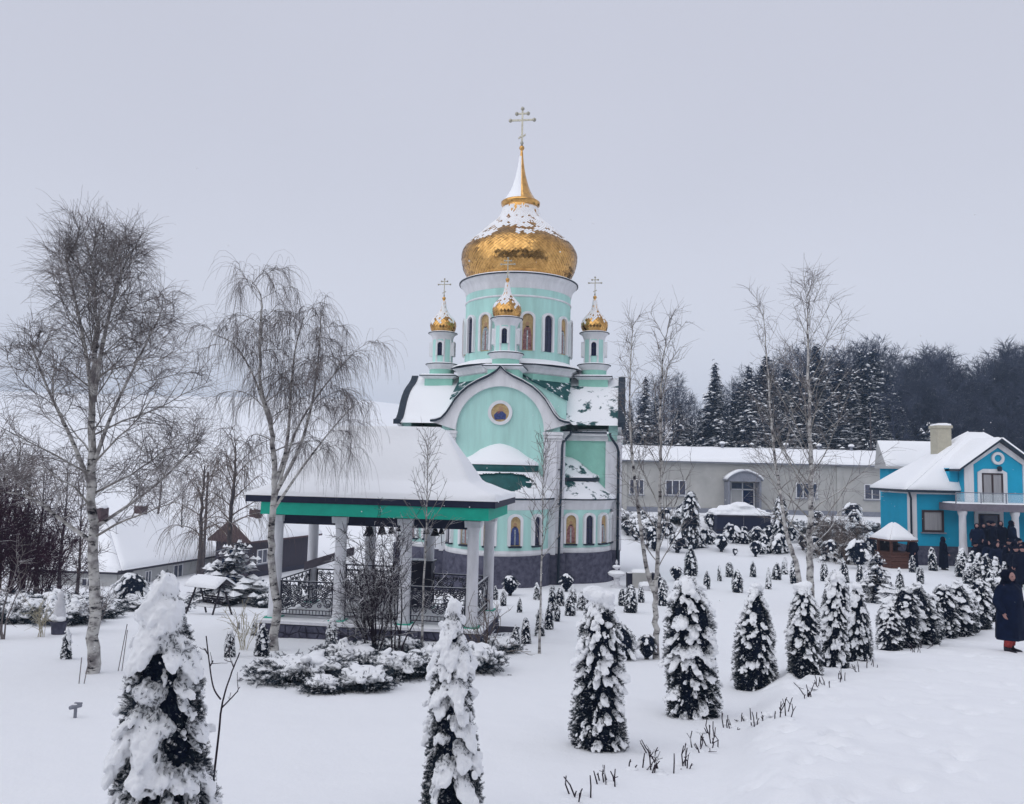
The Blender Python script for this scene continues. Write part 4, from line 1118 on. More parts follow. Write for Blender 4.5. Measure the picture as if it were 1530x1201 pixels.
# dark screen wall and heaped snow below that door
s0 = P(1071, 790, 57.0); s1 = P(1152, 795, 57.0)
scz = Tz(s0.x, 57) - .2
scr = thing('garden_shelter', 'low dark panelled shelter under heaped snow below the arched door', 'shelter', ((s0.x + s1.x) / 2, 57.0, scz))
shl = (s1.x - s0.x) / 2; sht = H(1110, 770, 57) - scz
for i in range(2):
    MB().box(-shl + i * shl + .02, -shl + (i + 1) * shl - .02, 0, .12, -.4, sht).build('panel', M['navy'], scr)
MB().box(-shl - .06, shl + .06, -.03, -.003, sht * .28, sht * .28 + .09).box(-shl - .06, shl + .06, -.03, -.003, sht - .14, sht - .05).build('rail', M['wood_dark'], scr)
MB().box(-shl, -shl + .12, .121, 2.4, -.4, sht).build('side_panel', M['navy'], scr); MB().box(shl - .12, shl, .121, 2.4, -.4, sht).build('side_panel', M['navy'], scr)
hs = MB(); rr = np.random.default_rng(2)
hs.box(-shl - .05, shl + .05, .02, 2.5, sht - .05, sht + .12)
for i in range(60):
    x = rr.uniform(-shl + .3, shl - .3); k = 1 - abs(x) / (shl + .1)
    blob(hs, (x, rr.uniform(.5, 2.2), sht + .0 + .80 * k * rr.uniform(.3, 1)), ((.60, 0, 0), (0, .45, 0), (0, 0, .16)), rr)
ob('snow', remeshed(hs, .09, 'snow', M['snow'], 2, .12, .3), scr)

# ------------------------------------------------------------------ blue house
HD = 46.0
HZ = H(1400, 838, HD)
hx = lambda px, d=HD: P(px, 760, d).x
h0 = hx(1362)
house = thing('blue_house', 'bright blue house with white trim, gabled balcony and snowy hipped roof, crowd at its door', 'house', (h0, HD, HZ))
X = lambda px, d=HD: hx(px, d) - h0
Zh = lambda px, py, d=HD: H(px, py, d) - HZ
z_eave = Zh(1390, 732); xr = X(1600); xb = X(1432)
z_pl = Zh(1400, 816)
HDp = 3.6
MB().box(0, xr, 0, HDp, z_pl, z_eave).build('wall', M['blue'], house)
MB().box(-.06, xr + .06, -.06, HDp + .06, -1.2, z_pl).build('plinth', M['stone'], house)
MB().box(-.05, .28, -.05, .40, z_pl, z_eave - .25).build('corner_trim', M['white'], house)
MB().box(-.08, xb, -.08, -.003, z_eave - .24, z_eave).box(-.08, -.003, -.003, HDp, z_eave - .24, z_eave).build('cornice', M['white'], house)
win(house, X(1377), X(1409), Zh(1393, 795), Zh(1393, 762), 0, 1, 'brown_frame', 'curtain', t=.12)
# entrance under the balcony
win(house, X(1461), X(1492), Zh(1476, 835), Zh(1476, 768), 0, 1, 'brown_frame', 'glass', sill=False)
for a, b in ((1455, 1460.5), (1492.5, 1498)):
    MB().box(X(a), X(b), -.07, -.002, z_pl, Zh(1476, 762)).build('door_surround', M['white'], house)
MB().box(X(1455), X(1498), -.075, -.0025, Zh(1476, 767.5), Zh(1476, 761)).build('door_surround', M['white'], house)
# hipped main roof with gabled front
ri = Zh(1455, 646, HD + 1.8)
ov = .55
xm = (X(1330) + xr) / 2; yr = 1.8
e00, e10, e11, e01 = (-ov, -ov, z_eave), (xr + ov, -ov, z_eave), (xr + ov, HDp + ov, z_eave), (-ov, HDp + ov, z_eave)
r0, r1 = (X(1452, HD + 1.8), yr, ri), (xr - 4, yr, ri)
rf = MB().add([e00, e10, e11, e01, r0, r1] + [(p[0], p[1], p[2] - .14) for p in (e00, e10, e11, e01)],
              [(0, 1, 5, 4), (1, 2, 5), (2, 3, 4, 5), (3, 0, 4), (6, 7, 1, 0), (7, 8, 2, 1), (8, 9, 3, 2), (9, 6, 0, 3), (9, 8, 7, 6)]).build('roof', M['edge'], house)
sheet(rf, e00, e10, r1, r0, .16, 20, 10, 1); sheet(rf, e10, e11, r1, r1, .16, 10, 10, 2); sheet(rf, e11, e01, r0, r1, .16, 14, 10, 3); sheet(rf, e01, e00, r0, r0, .16, 10, 10, 4)
# front gable bay on the upper floor
gx0, gx1 = X(1428, HD), X(1526, HD); gm = (gx0 + gx1) / 2
gz_e = Zh(1428, 694); gz_a = Zh(1477, 660)
yb = -.95
zb0 = Zh(1476, 757)
MB().prism_y([(gx0, zb0), (gx1, zb0), (gx1, gz_e), (gm, gz_a), (gx0, gz_e)], yb, 2.6).build('bay_wall', M['blue'], house)
wt = (gx1 - gx0) * .13
MB().box(gx0 - .02, gx0 + wt, yb - .07, yb - .002, zb0, gz_e + .1).build('pilaster', M['white'], house)
MB().box(gx1 - wt, gx1 + .02, yb - .07, yb - .002, zb0, gz_e + .1).build('pilaster', M['white'], house)
tr = .24
MB().strip_y([(gx0 - .05, gz_e + .0), (gm, gz_a + .0), (gx1 + .05, gz_e + .0)], [(gx0 + .1, gz_e - tr * 1.0), (gm, gz_a - tr * 1.5), (gx1 - .1, gz_e - tr * 1.0)], yb - .10, yb - .072).build('gable_trim', M['white'], house)
sl_ = (gz_a - gz_e) / (gm - gx0)
go = .55
gl = [(gx0 - go, gz_e - go * sl_), (gm, gz_a + .02), (gx1 + go, gz_e - go * sl_)]
gr = MB().strip_y([(x, z + .13) for x, z in gl], gl, yb - .5, 2.9).build('gable_roof', M['edge'], house)
q = .135
sheet(gr, (gl[0][0], yb - .5, gl[0][1] + q), (gl[0][0], 2.9, gl[0][1] + q), (gm, 2.9, gl[1][1] + q), (gm, yb - .5, gl[1][1] + q), .17, 10, 8, 6)
sheet(gr, (gl[2][0], yb - .5, gl[2][1] + q), (gl[2][0], 2.9, gl[2][1] + q), (gm, 2.9, gl[1][1] + q), (gm, yb - .5, gl[1][1] + q), .17, 10, 8, 7)
# round ornament, lamp and balcony door
zc_ = Zh(1475, 685)
ring = [(gm + .36 * math.cos(t), zc_ + .36 * math.sin(t)) for t in np.linspace(0, 2 * math.pi, 25)]
ring2 = [(gm + .21 * math.cos(t), zc_ + .21 * math.sin(t)) for t in np.linspace(0, 2 * math.pi, 25)]
MB().strip_y(ring, ring2, yb - .10, yb - .003).build('round_ornament', M['white'], house)
MB().lathe([(.03, 0), (.11, .02), (.13, .22), (.05, .30)], 10, (gm, yb - .2)).xf(Matrix.Translation((0, 0, Zh(1476, 704)))).build('wall_lamp', M['edge'], house)
dx0, dx1 = X(1459, HD - .4), X(1490, HD - .4); dz0, dz1 = zb0 + .02, Zh(1475, 707)
dd = win(house, dx0, dx1, dz0, dz1, yb, 2, 'brown_frame', 'curtain', sill=False, t=.08)
sw = .24
MB().strip_y([(dx0 - sw, dz0), (dx0 - sw, dz1 + .05), (dx0 + .1, dz1 + sw), (dx1 - .1, dz1 + sw), (dx1 + sw, dz1 + .05), (dx1 + sw, dz0)], [(dx0 - .01, dz0), (dx0 - .01, dz1 + .01), (dx0 + .1, dz1 + .01), (dx1 - .1, dz1 + .01), (dx1 + .01, dz1 + .01), (dx1 + .01, dz0)], yb - .07, yb - .002).build('door_surround', M['white'], house)
# balcony slab, columns, railing
bx0, bx1 = X(1431, HD - 2), X(1620, HD - 2); bz = Zh(1476, 764, HD - 1.6); bt = Zh(1476, 753, HD - 1.6)
MB().box(bx0, bx1, -1.9, -.09, bz, bt).build('balcony_slab', M['mauve'], house)
sn = MB(); snow_sheet(sn, (bx0, -1.9, bt), (bx1, -1.9, bt), (bx1, -.4, bt), (bx0, -.4, bt), .07, 24, 6, 8); sn.build('snow', M['snow'], house, smooth=True)
for px in (1438.5, 1517, 1600):
    x = X(px, HD - 1.7)
    MB().lathe([(.24, -1.0), (.24, z_pl + .1), (.20, z_pl + .2), (.18, bz - .3), (.24, bz - .12), (.24, bz)], 18, (x, -1.65)).build('porch_column', M['white_col'], house, smooth=True)
rt = Zh(1476, 736, HD - 1.9)
rl_ = MB().box(bx0, bx1, -1.86, -1.82, rt - .05, rt).build('balcony_rail', M['trim_grey'], house)
gm_, nt_, b_ = new_mat('balcony_glass'); b_.inputs['Base Color'].default_value = (.75, .85, .9, 1); b_.inputs['Alpha'].default_value = .22; b_.inputs['Roughness'].default_value = .1
M['bglass'] = gm_
for i in range(5):
    xa = bx0 + (bx1 - bx0) * i / 5; xb_ = bx0 + (bx1 - bx0) * (i + 1) / 5
    MB().box(xa - .025, xa + .025, -1.865, -1.815, bt, rt - .051).build('baluster', M['trim_grey'], rl_)
    MB().box(xa + .04, xb_ - .04, -1.845, -1.833, bt + .08, rt - .08).build('glass_panel', M['bglass'], rl_)
# steps
for i in range(3):
    MB().box(X(1440), X(1560), -2.5 - .35 * i, -.1, -1.2, z_pl - .17 * (i + 1)).build('step', M['stone'], house)
# chimney
cxx = X(1408, HD + 1.6)
ch = MB().box(cxx - .42, cxx + .42, 1.2, 2.0, z_eave, Zh(1408, 640, HD + 1.6)).box(cxx - .48, cxx + .48, 1.14, 2.06, Zh(1408, 640, HD + 1.6) + .002, Zh(1408, 636, HD + 1.6)).build('chimney', M['chimney'], house)
sn = MB(); zt_ = Zh(1408, 636, HD + 1.6); snow_sheet(sn, (cxx - .47, 1.15, zt_), (cxx + .47, 1.15, zt_), (cxx + .47, 2.05, zt_), (cxx - .47, 2.05, zt_), .14, 4, 4, 2); sn.build('snow', M['snow'], ch, smooth=True)
# rear wing with its own roof
wz = Zh(1350, 697, HD + 4.4); wr = Zh(1360, 659, HD + 5.6)
wx0, wx1 = X(1325, HD + 4.4), X(1440, HD + 4.4)
MB().box(wx0 + .3, wx1, 4.75, 5.9, -1.2, wz).build('wing_wall', M['blue'], house)
wr_ = MB().add([(wx0, 4.4, wz), (wx1, 4.4, wz), (wx1, 5.6, wr), (wx0, 5.6, wr), (wx1, 6.0, wz), (wx0, 6.0, wz), (wx0, 4.4, wz - .15), (wx1, 4.4, wz - .15), (wx0, 6.0, wz - .15), (wx1, 6.0, wz - .15)],
         [(0, 1, 2, 3), (3, 2, 4, 5), (6, 7, 1, 0), (6, 0, 3, 5, 8), (8, 5, 4, 9), (1, 7, 9, 4, 2)]).build('wing_roof', M['plaster_old'], house)
sheet(wr_, (wx0, 4.4, wz), (wx1, 4.4, wz), (wx1, 5.6, wr), (wx0, 5.6, wr), .16, 14, 8, 3); sheet(wr_, (wx0, 6.0, wz), (wx1, 6.0, wz), (wx1, 5.6, wr), (wx0, 5.6, wr), .16, 12, 8, 4)
MB().tube([(-.4, -.5, z_eave - .05), (-.15, -.25, z_eave - .5), (-.09, -.12, z_eave - .8), (-.09, -.12, 0)], .06, 8).build('downpipe', M['edge'], house, smooth=True)
# small dark gabled dormer walls beside the bay
MB().box(gx0 - .55, gx0 - .03, -.40, .2, z_eave - .1, gz_e - .22).build('side_wall', M['blue'], house)

# ------------------------------------------------------------------ brown well house
wp = G(1336, 848); 
well = thing('well_house', 'small square brown wooden well house under a snowy pyramid roof, before the blue house', 'well house', wp, R_(10))
ks = wp.y / FPX * .80
bw = 21 * ks; bh = (848 - 826) * ks / .8
rowh = bh / 4
for i in range(4):
    MB().box(-bw, bw, -bw, bw, -.3 + 0 if i == 0 else rowh * i + .004, rowh * (i + 1) - .012).build('plank_course', M['wood'], well)
MB().box(-bw - .05, bw + .05, -bw - .05, bw + .05, bh, bh + .06).build('shelf', M['wood'], well)
zt_ = (848 - 806) * ks / .8
for sx in (-1, 1):
    for sy in (-1, 1):
        MB().box(sx * bw * .88 - .06, sx * bw * .88 + .06, sy * bw * .88 - .06, sy * bw * .88 + .06, bh + .061, zt_).build('post', M['wood'], well)
MB().box(-bw * .6, bw * .6, -.05, .05, bh + .3, bh + .40).build('windlass', M['wood_dark'], well)
MB().box(-bw * .8, bw * .8, bw * .7, bw * .78, bh + .061, zt_ - .1).build('back_board', M['wood_dark'], well)
rw = 29 * ks; zr_ = (848 - 780) * ks / .8
rf = MB().add([(-rw, -rw, zt_), (rw, -rw, zt_), (rw, rw, zt_), (-rw, rw, zt_), (0, 0, zr_ - .1), (-rw, -rw, zt_ - .08), (rw, -rw, zt_ - .08), (rw, rw, zt_ - .08), (-rw, rw, zt_ - .08)],
              [(0, 1, 4), (1, 2, 4), (2, 3, 4), (3, 0, 4), (5, 6, 1, 0), (6, 7, 2, 1), (7, 8, 3, 2), (8, 5, 0, 3), (8, 7, 6, 5)]).build('roof', M['wood'], well)
cs = [(-rw, -rw, zt_), (rw, -rw, zt_), (rw, rw, zt_), (-rw, rw, zt_)]
for i in range(4):
    sheet(rf, cs[i], cs[(i + 1) % 4], (0, 0, zr_ - .1), (0, 0, zr_ - .1), .11, 8, 6, i)

# ------------------------------------------------------------------ farm buildings in the dip to the left
def gable_house(name, label, A, B, depth, z0, zeave, rise, wallm, roofm, wins=(), hip=0.0, ov=.5, seed=0, chim=(), snow_th=.22):
    """long house whose front wall runs from A to B (ground plan), roof ridge parallel to it"""
    A = Vector((A.x, A.y, 0)); B = Vector((B.x, B.y, 0)); L = (B - A).length
    d = (B - A) / L; ang = math.atan2(d.y, d.x)
    t = thing(name, label, 'house', (A.x, A.y, z0), ang)
    h = zeave - z0
    MB().box(0, L, 0, depth, -2, h).build('wall', M[wallm], t)
    MB().box(-.03, L + .03, -.05, -.003, -2, .55).build('plinth', M['stone_dark'], t)
    c = [(-ov, -ov, h), (L + ov, -ov, h), (L + ov, depth + ov, h), (-ov, depth + ov, h)]
    r0, r1 = (hip - (ov if hip == 0 else 0), depth / 2, h + rise), (L - hip + (ov if hip == 0 else 0), depth / 2, h + rise)
    if hip == 0:
        for x in (0, L):
            MB().add([(x, 0, h), (x, depth, h), (x, depth / 2, h + rise * depth / (depth + 2 * ov)), (x + .2 * (1 if x == 0 else -1), 0, h), (x + .2 * (1 if x == 0 else -1), depth, h), (x + .2 * (1 if x == 0 else -1), depth / 2, h + rise * depth / (depth + 2 * ov))], [(0, 1, 2), (5, 4, 3), (0, 3, 4, 1), (1, 4, 5, 2), (2, 5, 3, 0)]).build('gable', M['wood_dark'], t)
    rf = MB().add(c + [r0, r1] + [(p[0], p[1], p[2] - .15) for p in c], [(0, 1, 5, 4), (1, 2, 5), (2, 3, 4, 5), (3, 0, 4), (6, 7, 1, 0), (7, 8, 2, 1), (8, 9, 3, 2), (9, 6, 0, 3), (9, 8, 7, 6)]).build('roof', M[roofm], t)
    sheet(rf, c[0], c[1], r1, r0, snow_th, 24, 8, seed); sheet(rf, c[2], c[3], r0, r1, snow_th, 24, 8, seed + 1)
    if hip > 0:
        sheet(rf, c[1], c[2], r1, r1, snow_th, 10, 8, seed + 2); sheet(rf, c[3], c[0], r0, r0, snow_th, 10, 8, seed + 3)
    for (u0, u1, a, b) in wins:
        win(t, u0 * L, u1 * L, a, b, 0, 2, 'pvc', 'pane', t=.08)
    for u in chim:
        o = MB().box(u * L - .4, u * L + .4, depth / 2 - .35, depth / 2 + .35, h + rise - .6, h + rise + .75).build('chimney', M['tile_brown'], t)
        MB().ball((u * L, depth / 2, h + rise + .82), .5, 10, 6, sq=(1, .9, .45)).build('snow', M['snow'], o, smooth=True)
    return t
pa = P(181, 850, 60); pb = P(325, 826, 71)
ze = H(181, 851, 60)
gable_house('farm_house', 'long whitewashed farm house with broad snowy roof, in the dip behind the birch', pa, pb, 9.0, ze - 2.4, ze, 3.6, 'plaster_old', 'wood_dark',
            ((.08, .14, .9, 1.9), (.22, .28, .7, 2.0), (.5, .60, .2, 2.1), (.8, .86, .6, 1.9)), hip=3.0, seed=11, chim=(.22, .6))
pa = P(60, 846, 60.5); pb = P(176, 851, 60)
gable_house('farm_outbuilding', 'low dark outbuilding with snowy roof behind dark red shrubs', pa, pb, 8.0, ze - 2.5, ze - .15, 3.0, 'plaster_old', 'wood_dark', ((.55, .7, .8, 1.8),), hip=2.5, seed=21)
pa = P(372, 810, 66); pb = P(440, 806, 70)
ze2 = H(372, 808, 66)
# gable end faces the garden: build it with the ridge running away
gA = P(318, 812, 64); gB = P(374, 808, 66)
gable_house('village_house', 'dark boarded village house with snowy gabled roof beyond the garden swing', P(374, 808, 66), P(470, 800, 74), 3.6, ze2 - 3.2, ze2, 1.7, 'wood_house', 'tile_brown', ((.1, .25, 1.2, 2.4),), seed=31, chim=(.3,))
# ------------------------------------------------------------------ snow-laden clipped thujas
def prof_col(t):      # columnar
    return np.clip((1 - t) * 4.2, 0, 1) ** .45 * (1 - .20 * t) * (0.90 + 0.10 * np.clip(t * 7, 0, 1))
def prof_cone(t):     # tapering
    return np.clip((1 - t) * 1.25 + .02, 0, 1) ** .72 * (0.93 + .07 * np.clip(t * 8, 0, 1))
def prof_big(t):      # heavy column under a pointed head
    return np.clip((1 - t) * 3.0, 0, 1) ** .62 * (1 - .40 * t)
def prof_slim(t):
    return np.clip((1 - t) * 2.0, 0, 1) ** .7 * (0.85 + .15 * np.clip(t * 6, 0, 1))
def prof_ball(t):     # ball on a tapering foot
    return np.sqrt(np.clip(1 - ((t - .62) / .42) ** 2, 0.02, 1)) * np.clip(.42 + t * 1.1, 0, 1)
def prof_globe(t):
    return np.sqrt(np.clip(1 - ((t - .42) / .60) ** 2, 0.03, 1))

_SPRAY = None
def spray_template():
    """fan-shaped spray of scale leaves, 0..1 along +x, flat in xy"""
    V = [(0, -.03, 0), (0, .03, 0), (1, 0, .0)]; Fc = [(0, 2, 1)]
    for i, x in enumerate((.12, .28, .44, .60, .76)):
        ln = .42 * (1 - .45 * x)
        for s in (-1, 1):
            b = len(V)
            V += [(x - .035, s * .01, 0), (x + .075, s * .01, 0), (x + ln * .75, s * ln * .72, .03 * s)]
            Fc.append((b, b + 1, b + 2))
    return np.array(V), np.array(Fc)

def sprays(rng, pos, dirs, size, droop=.0):
    V0, F0 = spray_template()
    n = len(pos)
    d = dirs / np.linalg.norm(dirs, axis=1, keepdims=True)
    up = rng.normal(size=(n, 3)); s = np.cross(d, up); s /= np.linalg.norm(s, axis=1, keepdims=True); u = np.cross(s, d)
    sz = size * rng.uniform(.6, 1.3, n) * np.ones(n)
    V = pos[:, None, :] + sz[:, None, None] * (V0[None, :, 0:1] * d[:, None, :] + V0[None, :, 1:2] * s[:, None, :] + (V0[None, :, 2:3] - .25 * V0[None, :, 0:1] ** 2 * 0) * u[:, None, :])
    Fq = (F0[None] + (np.arange(n) * len(V0))[:, None, None]).reshape(-1, 3)
    return V.reshape(-1, 3), Fq

def make_thuja(seed, h, Rm, prof, nclump, cs, vox, nspray, spsize, cover=1.0, cap=1.0, low_bare=.0, lean=0.0, pillows=(), sm=5, top_small=.35, deep=1.0):
    """returns (core, foliage, snow) meshes; base at the origin"""
    rng = np.random.default_rng(seed)
    wob_a = rng.uniform(0, 6.28, 4); 
    def rad(t, a):
        return Rm * prof(t) * (1 + .10 * np.sin(2 * a + wob_a[0] + 4 * t) + .07 * np.sin(3 * a + wob_a[1] - 9 * t) + .05 * np.sin(11 * t + wob_a[2]))
    # inner body
    nt_, na = 26, 16
    V = []
    for j in range(nt_ + 1):
        t = j / nt_
        for i in range(na):
            a = 2 * math.pi * i / na
            r = max(.0, rad(np.array(t * .97), a) * .80 + rng.normal(0, .02) * Rm)
            V.append((r * math.cos(a), r * math.sin(a), -.12 + t * (h * .96 + .12)))
    Fq = [(j * na + i, j * na + (i + 1) % na, (j + 1) * na + (i + 1) % na, (j + 1) * na + i) for j in range(nt_) for i in range(na)]
    core = np_mesh('core', V, Fq, M['foliage_core'], smooth=True)
    # sprays
    t = rng.beta (1.0, 1.25, nspray); a = rng.uniform(0, 2 * math.pi, nspray)
    r = rad(t, a) * rng.uniform(.74, 1.0, nspray) * deep
    pos = np.stack([r * np.cos(a), r * np.sin(a), t * h], 1)
    out = np.stack([np.cos(a), np.sin(a), rng.uniform(-.55, .75, nspray)], 1) + rng.normal(0, .35, (nspray, 3))
    V, Fq = sprays(rng, pos, out, spsize * (1 - top_small * t))
    fol = np_mesh('foliage', V, Fq, M['foliage'])
    # snow pillows: each rests on a drooping branch, its outer end lower than its inner end
    mb = MB()
    tg_ = np.linspace(0.02, .97, 400); cdf = np.cumsum(prof(tg_) + .12); cdf /= cdf[-1]
    ts = np.interp((np.arange(nclump) + rng.uniform(0, 1, nclump)) / nclump, cdf, tg_)
    rng.shuffle(ts)
    ga = 2.39996
    for k in range(nclump):
        tt = ts[k]; aa = k * ga + rng.normal(0, .35)
        if rng.uniform() > cover * (1 - low_bare * max(0, 1 - tt * 3.0)): continue
        rr = float(rad(np.array(tt), aa))
        s = cs * min(2.2, math.exp(rng.normal(-.08, .42))) * (.85 + .3 * tt)
        o = np.array([math.cos(aa), math.sin(aa), 0]); tg = np.array([-math.sin(aa), math.cos(aa), 0])
        dn = rng.uniform(.7, 1.5)
        along = o * 1.0 + np.array([0, 0, -dn]); along /= np.linalg.norm(along)
        nrm = np.cross(tg, along); nrm = nrm if nrm[2] > 0 else -nrm
        c = o * (rr * .93) + np.array([0, 0, tt * h])
        blob(mb, c, (tg * s * rng.uniform(.6, 1.1), along * s * rng.uniform(.9, 2.0), nrm * s * rng.uniform(.30, .44)), rng)
        for q in range(rng.integers(1, 4)):        # small lumps running down from it
            c2 = c + along * s * rng.uniform(.5, 1.2) + tg * s * rng.normal(0, .6) + o * .02
            blob(mb, c2, (tg * s * .34, along * s * .48, nrm * s * .26), rng)
    for (x, y, z, rx, ry, rz_) in pillows:
        blob(mb, (x * Rm, y * Rm, z * h), ((rx * Rm, 0, 0), (0, ry * Rm, 0), (0, 0, rz_ * h)), rng, .10)
    if cap > 0:
        for q in range(6):
            aa = rng.uniform(0, 6.28); rr = Rm * .28 * rng.uniform(0, 1)
            tq = rng.uniform(.90, .99)
            blob(mb, (rr * math.cos(aa), rr * math.sin(aa), h * tq), ((Rm * .46 * cap, 0, 0), (0, Rm * .46 * cap, 0), (0, 0, Rm * .27 * cap)), rng)
    snow = remeshed(mb, vox, 'snow', M['snow'], sm, min(.035, cs * .55), min(.06, cs * .6), .014)
    return core, fol, snow

def place_thuja(meshes, name, label, cat, loc, scale, rz, group=None, sxy=1.0):
    t = thing(name, label, cat, loc, rz, group, (scale * sxy, scale * sxy, scale))
    _h = math.sin(loc[0] * 12.9 + loc[1] * 78.2) * 43.7; _h2 = math.sin(loc[0] * 39.3 + loc[1] * 11.1) * 27.1
    t.rotation_euler = (R_(5) * (_h - math.floor(_h) - .5), R_(5) * (_h2 - math.floor(_h2) - .5), rz)     # none grows quite upright
    c = ob('foliage_core', meshes[0], t); ob('foliage', meshes[1], t); ob('snow', meshes[2], t)['kind'] = 'stuff'
    return t

# the big one beside the camera and the second one are built on their own
TH_BIG = make_thuja(101, 2.05, .33, prof_big, 290, .062, .0105, 11000, .070, .80, .0, .1, 0,
    [(0, -.04, .865, .52, .48, .080), (.02, 0, .95, .32, .30, .05), (-.04, 0, .985, .10, .10, .03), (-.05, -.10, .81, .48, .42, .05), (.5, .1, .71, .24, .28, .065), (.52, -.05, .70, .30, .30, .075), (.48, -.02, .75, .18, .2, .05), (-.56, 0, .69, .34, .30, .06), (-.1, -.48, .665, .40, .22, .035), (.22, -.52, .57, .30, .18, .03), (.75, 0, .42, .2, .2, .02)], 2, .5, 1.05)
TH_MID = make_thuja(102, 1.80, .265, prof_big, 230, .060, .0105, 8500, .058, .80, .0, .2, 0,
    [(.05, 0, .965, .30, .28, .048), (-.12, -.05, .94, .22, .2, .045), (.0, -.05, .88, .42, .36, .055), (.28, -.1, .80, .36, .3, .06), (-.25, -.1, .78, .26, .26, .035), (-.2, -.25, .72, .42, .3, .045), (.35, -.3, .68, .34, .25, .045), (.1, -.5, .58, .42, .2, .028), (.4, -.5, .46, .28, .18, .025), (-.3, -.6, .42, .32, .18, .025), (.1, -.72, .30, .3, .16, .025)], 2, .45, 1.05)
TH_A = make_thuja(103, 1.80, .32, prof_col, 360, .044, .0095, 9500, .055, .80, 1.0, .70, sm=2)
TH_B = make_thuja(104, 1.80, .32, prof_col, 400, .044, .0095, 9000, .055, .86, .85, .45, sm=2)
TH_C = make_thuja(105, 1.70, .33, prof_slim, 350, .044, .0095, 8500, .055, .84, .6, .6, sm=2)
TH_D = make_thuja(106, 1.80, .36, prof_slim, 210, .05, .014, 5000, .07, .55, .5, .8, sm=2)
TH_E = make_thuja(107, 1.80, .34, prof_col, 240, .05, .014, 5000, .07, .6, .7, .7, sm=2)

def th_at(meshes, px, py, top, h0, label, rz=0.0, sxy=1.0, d=None, name='thuja', group=None, cat='thuja'):
    g = gd(px, d) if d else G(px, py)
    hz = H(px, top, g.y) - g.z
    return place_thuja(meshes, name, label, cat, g - Vector((0, 0, .03)), hz / h0, rz, group, sxy)

gA_ = gd(276, 4.75)
place_thuja(TH_BIG, 'thuja', 'broad thuja almost buried in thick snow pillows, with a twiggy sapling at its side', 'thuja', gA_ - Vector((0, 0, .03)), (H(262, 838, 4.75) - gA_.z) / 2.09, 0, None, .82)
gB_ = gd(686, 6.2)
place_thuja(TH_MID, 'thuja', 'narrow thuja with stacked snow caps in front of the spreading junipers', 'thuja', gB_ - Vector((0, 0, .03)), (H(684, 884, 6.2) - gB_.z) / 1.85, 0, None, .76)
RW = 'clipped thujas in a row along the path'
th_at(TH_A, 894, 1117, 868, 1.90, 'dark columnar thuja with a domed snow cap, first in the row along the path', R_(0), .92)
th_at(TH_B, 1036, 1070, 846, 1.90, 'snow plastered columnar thuja, second in the row along the path', R_(140), .98)
th_at(TH_C, 1127, 1030, 862, 1.78, 'short conical thuja with dark foot, third in the row along the path', R_(60), .92)
th_at(TH_A, 1202, 1008, 864, 1.90, 'columnar thuja standing fourth in the row along the path', R_(200), .95)
th_at(TH_B, 1246, 994, 842, 1.90, 'tallest thuja of the close pair after the fourth in the row', R_(20), .80)
th_at(TH_C, 1281, 986, 862, 1.78, 'narrow snowy thuja closing the row before the low hedge', R_(250), .80)
# low hedge of small thujas leading to the house
rh = np.random.default_rng(8)
hg = [(1331, 970, 885), (1352, 966, 874), (1375, 962, 868), (1392, 955, 880), (1412, 952, 872), (1432, 948, 866), (1447, 944, 874), (1463, 938, 862), (1480, 928, 862), (1492, 918, 858)]
for i, (px, py, tp) in enumerate(hg):
    th_at((TH_C, TH_E, TH_D)[i % 3], px, py, tp, 1.8, 'small snowy thuja in the dense low hedge behind the walking person', rh.uniform(0, 6), 1.15 + .1 * (i % 3), group='low thuja hedge by the path')
hg2 = [(1438, 862, 815), (1452, 866, 822), (1462, 868, 822), (1474, 870, 826), (1487, 872, 828), (1500, 874, 838), (1446, 872, 838), (1480, 884, 850)]
for i, (px, py, tp) in enumerate(hg2):
    th_at((TH_C, TH_D)[i % 2], px, py, tp, 1.8, 'small pointed snowy thuja in the hedge before the crowd', rh.uniform(0, 6), 1.0, group='pointed hedge before the crowd')
# mid garden: small cones
cones = [(1102, 885, 848), (1148, 880, 845), (1187, 872, 832), (1056, 880, 850), (1032, 860, 812), (1300, 900, 862), (1394, 853, 815), (1363, 855, 828), (740, 896, 873), (802, 896, 868), (824, 912, 872), (836, 905, 875), (820, 940, 898), (806, 950, 904), (786, 962, 920), (770, 966, 930), (852, 920, 884), (868, 912, 878), (942, 915, 870), (930, 905, 876), (990, 905, 864), (1000, 912, 880), (752, 905, 880), (776, 915, 890), (832, 928, 900), (857, 900, 872), (880, 905, 874), (958, 900, 872), (1012, 890, 862), (1075, 868, 842), (1090, 862, 838), (1125, 862, 836), (1160, 866, 838), (1172, 858, 830), (1232, 868, 838), (1262, 870, 836), (1285, 872, 842), (1345, 880, 846), (1375, 872, 846)]
for i, (px, py, tp) in enumerate(cones):
    th_at((TH_D, TH_MID, TH_E, TH_D)[i % 4], px, py, tp, 1.85, 'small cone shaped snowy evergreen scattered on the lawn between church and path', rh.uniform(0, 6), rh.uniform(.7, 1.35), group='small evergreens on the lawn', name='small_evergreen', cat='evergreen')
for px, py, tp, m, lab in ((391, 980, 928, TH_D, 'dark little cone evergreen beside the gazebo corner'), (343, 982, 938, TH_A, 'squat snowy evergreen on the lawn left of the dark cone'), (379, 950, 924, TH_B, 'tiny evergreen behind the dark little cone'), (356, 940, 926, TH_A, 'tiniest evergreen on the lawn below the garden swing'), (494, 968, 920, TH_B, 'slim snowy evergreen against the gazebo base'), (98, 985, 935, TH_MID, 'evergreen growing out of snow beside the white garden figure')):
    th_at(m, px, py, tp, 1.85, lab, rh.uniform(0, 6), 1.0, name='small_evergreen', cat='evergreen')
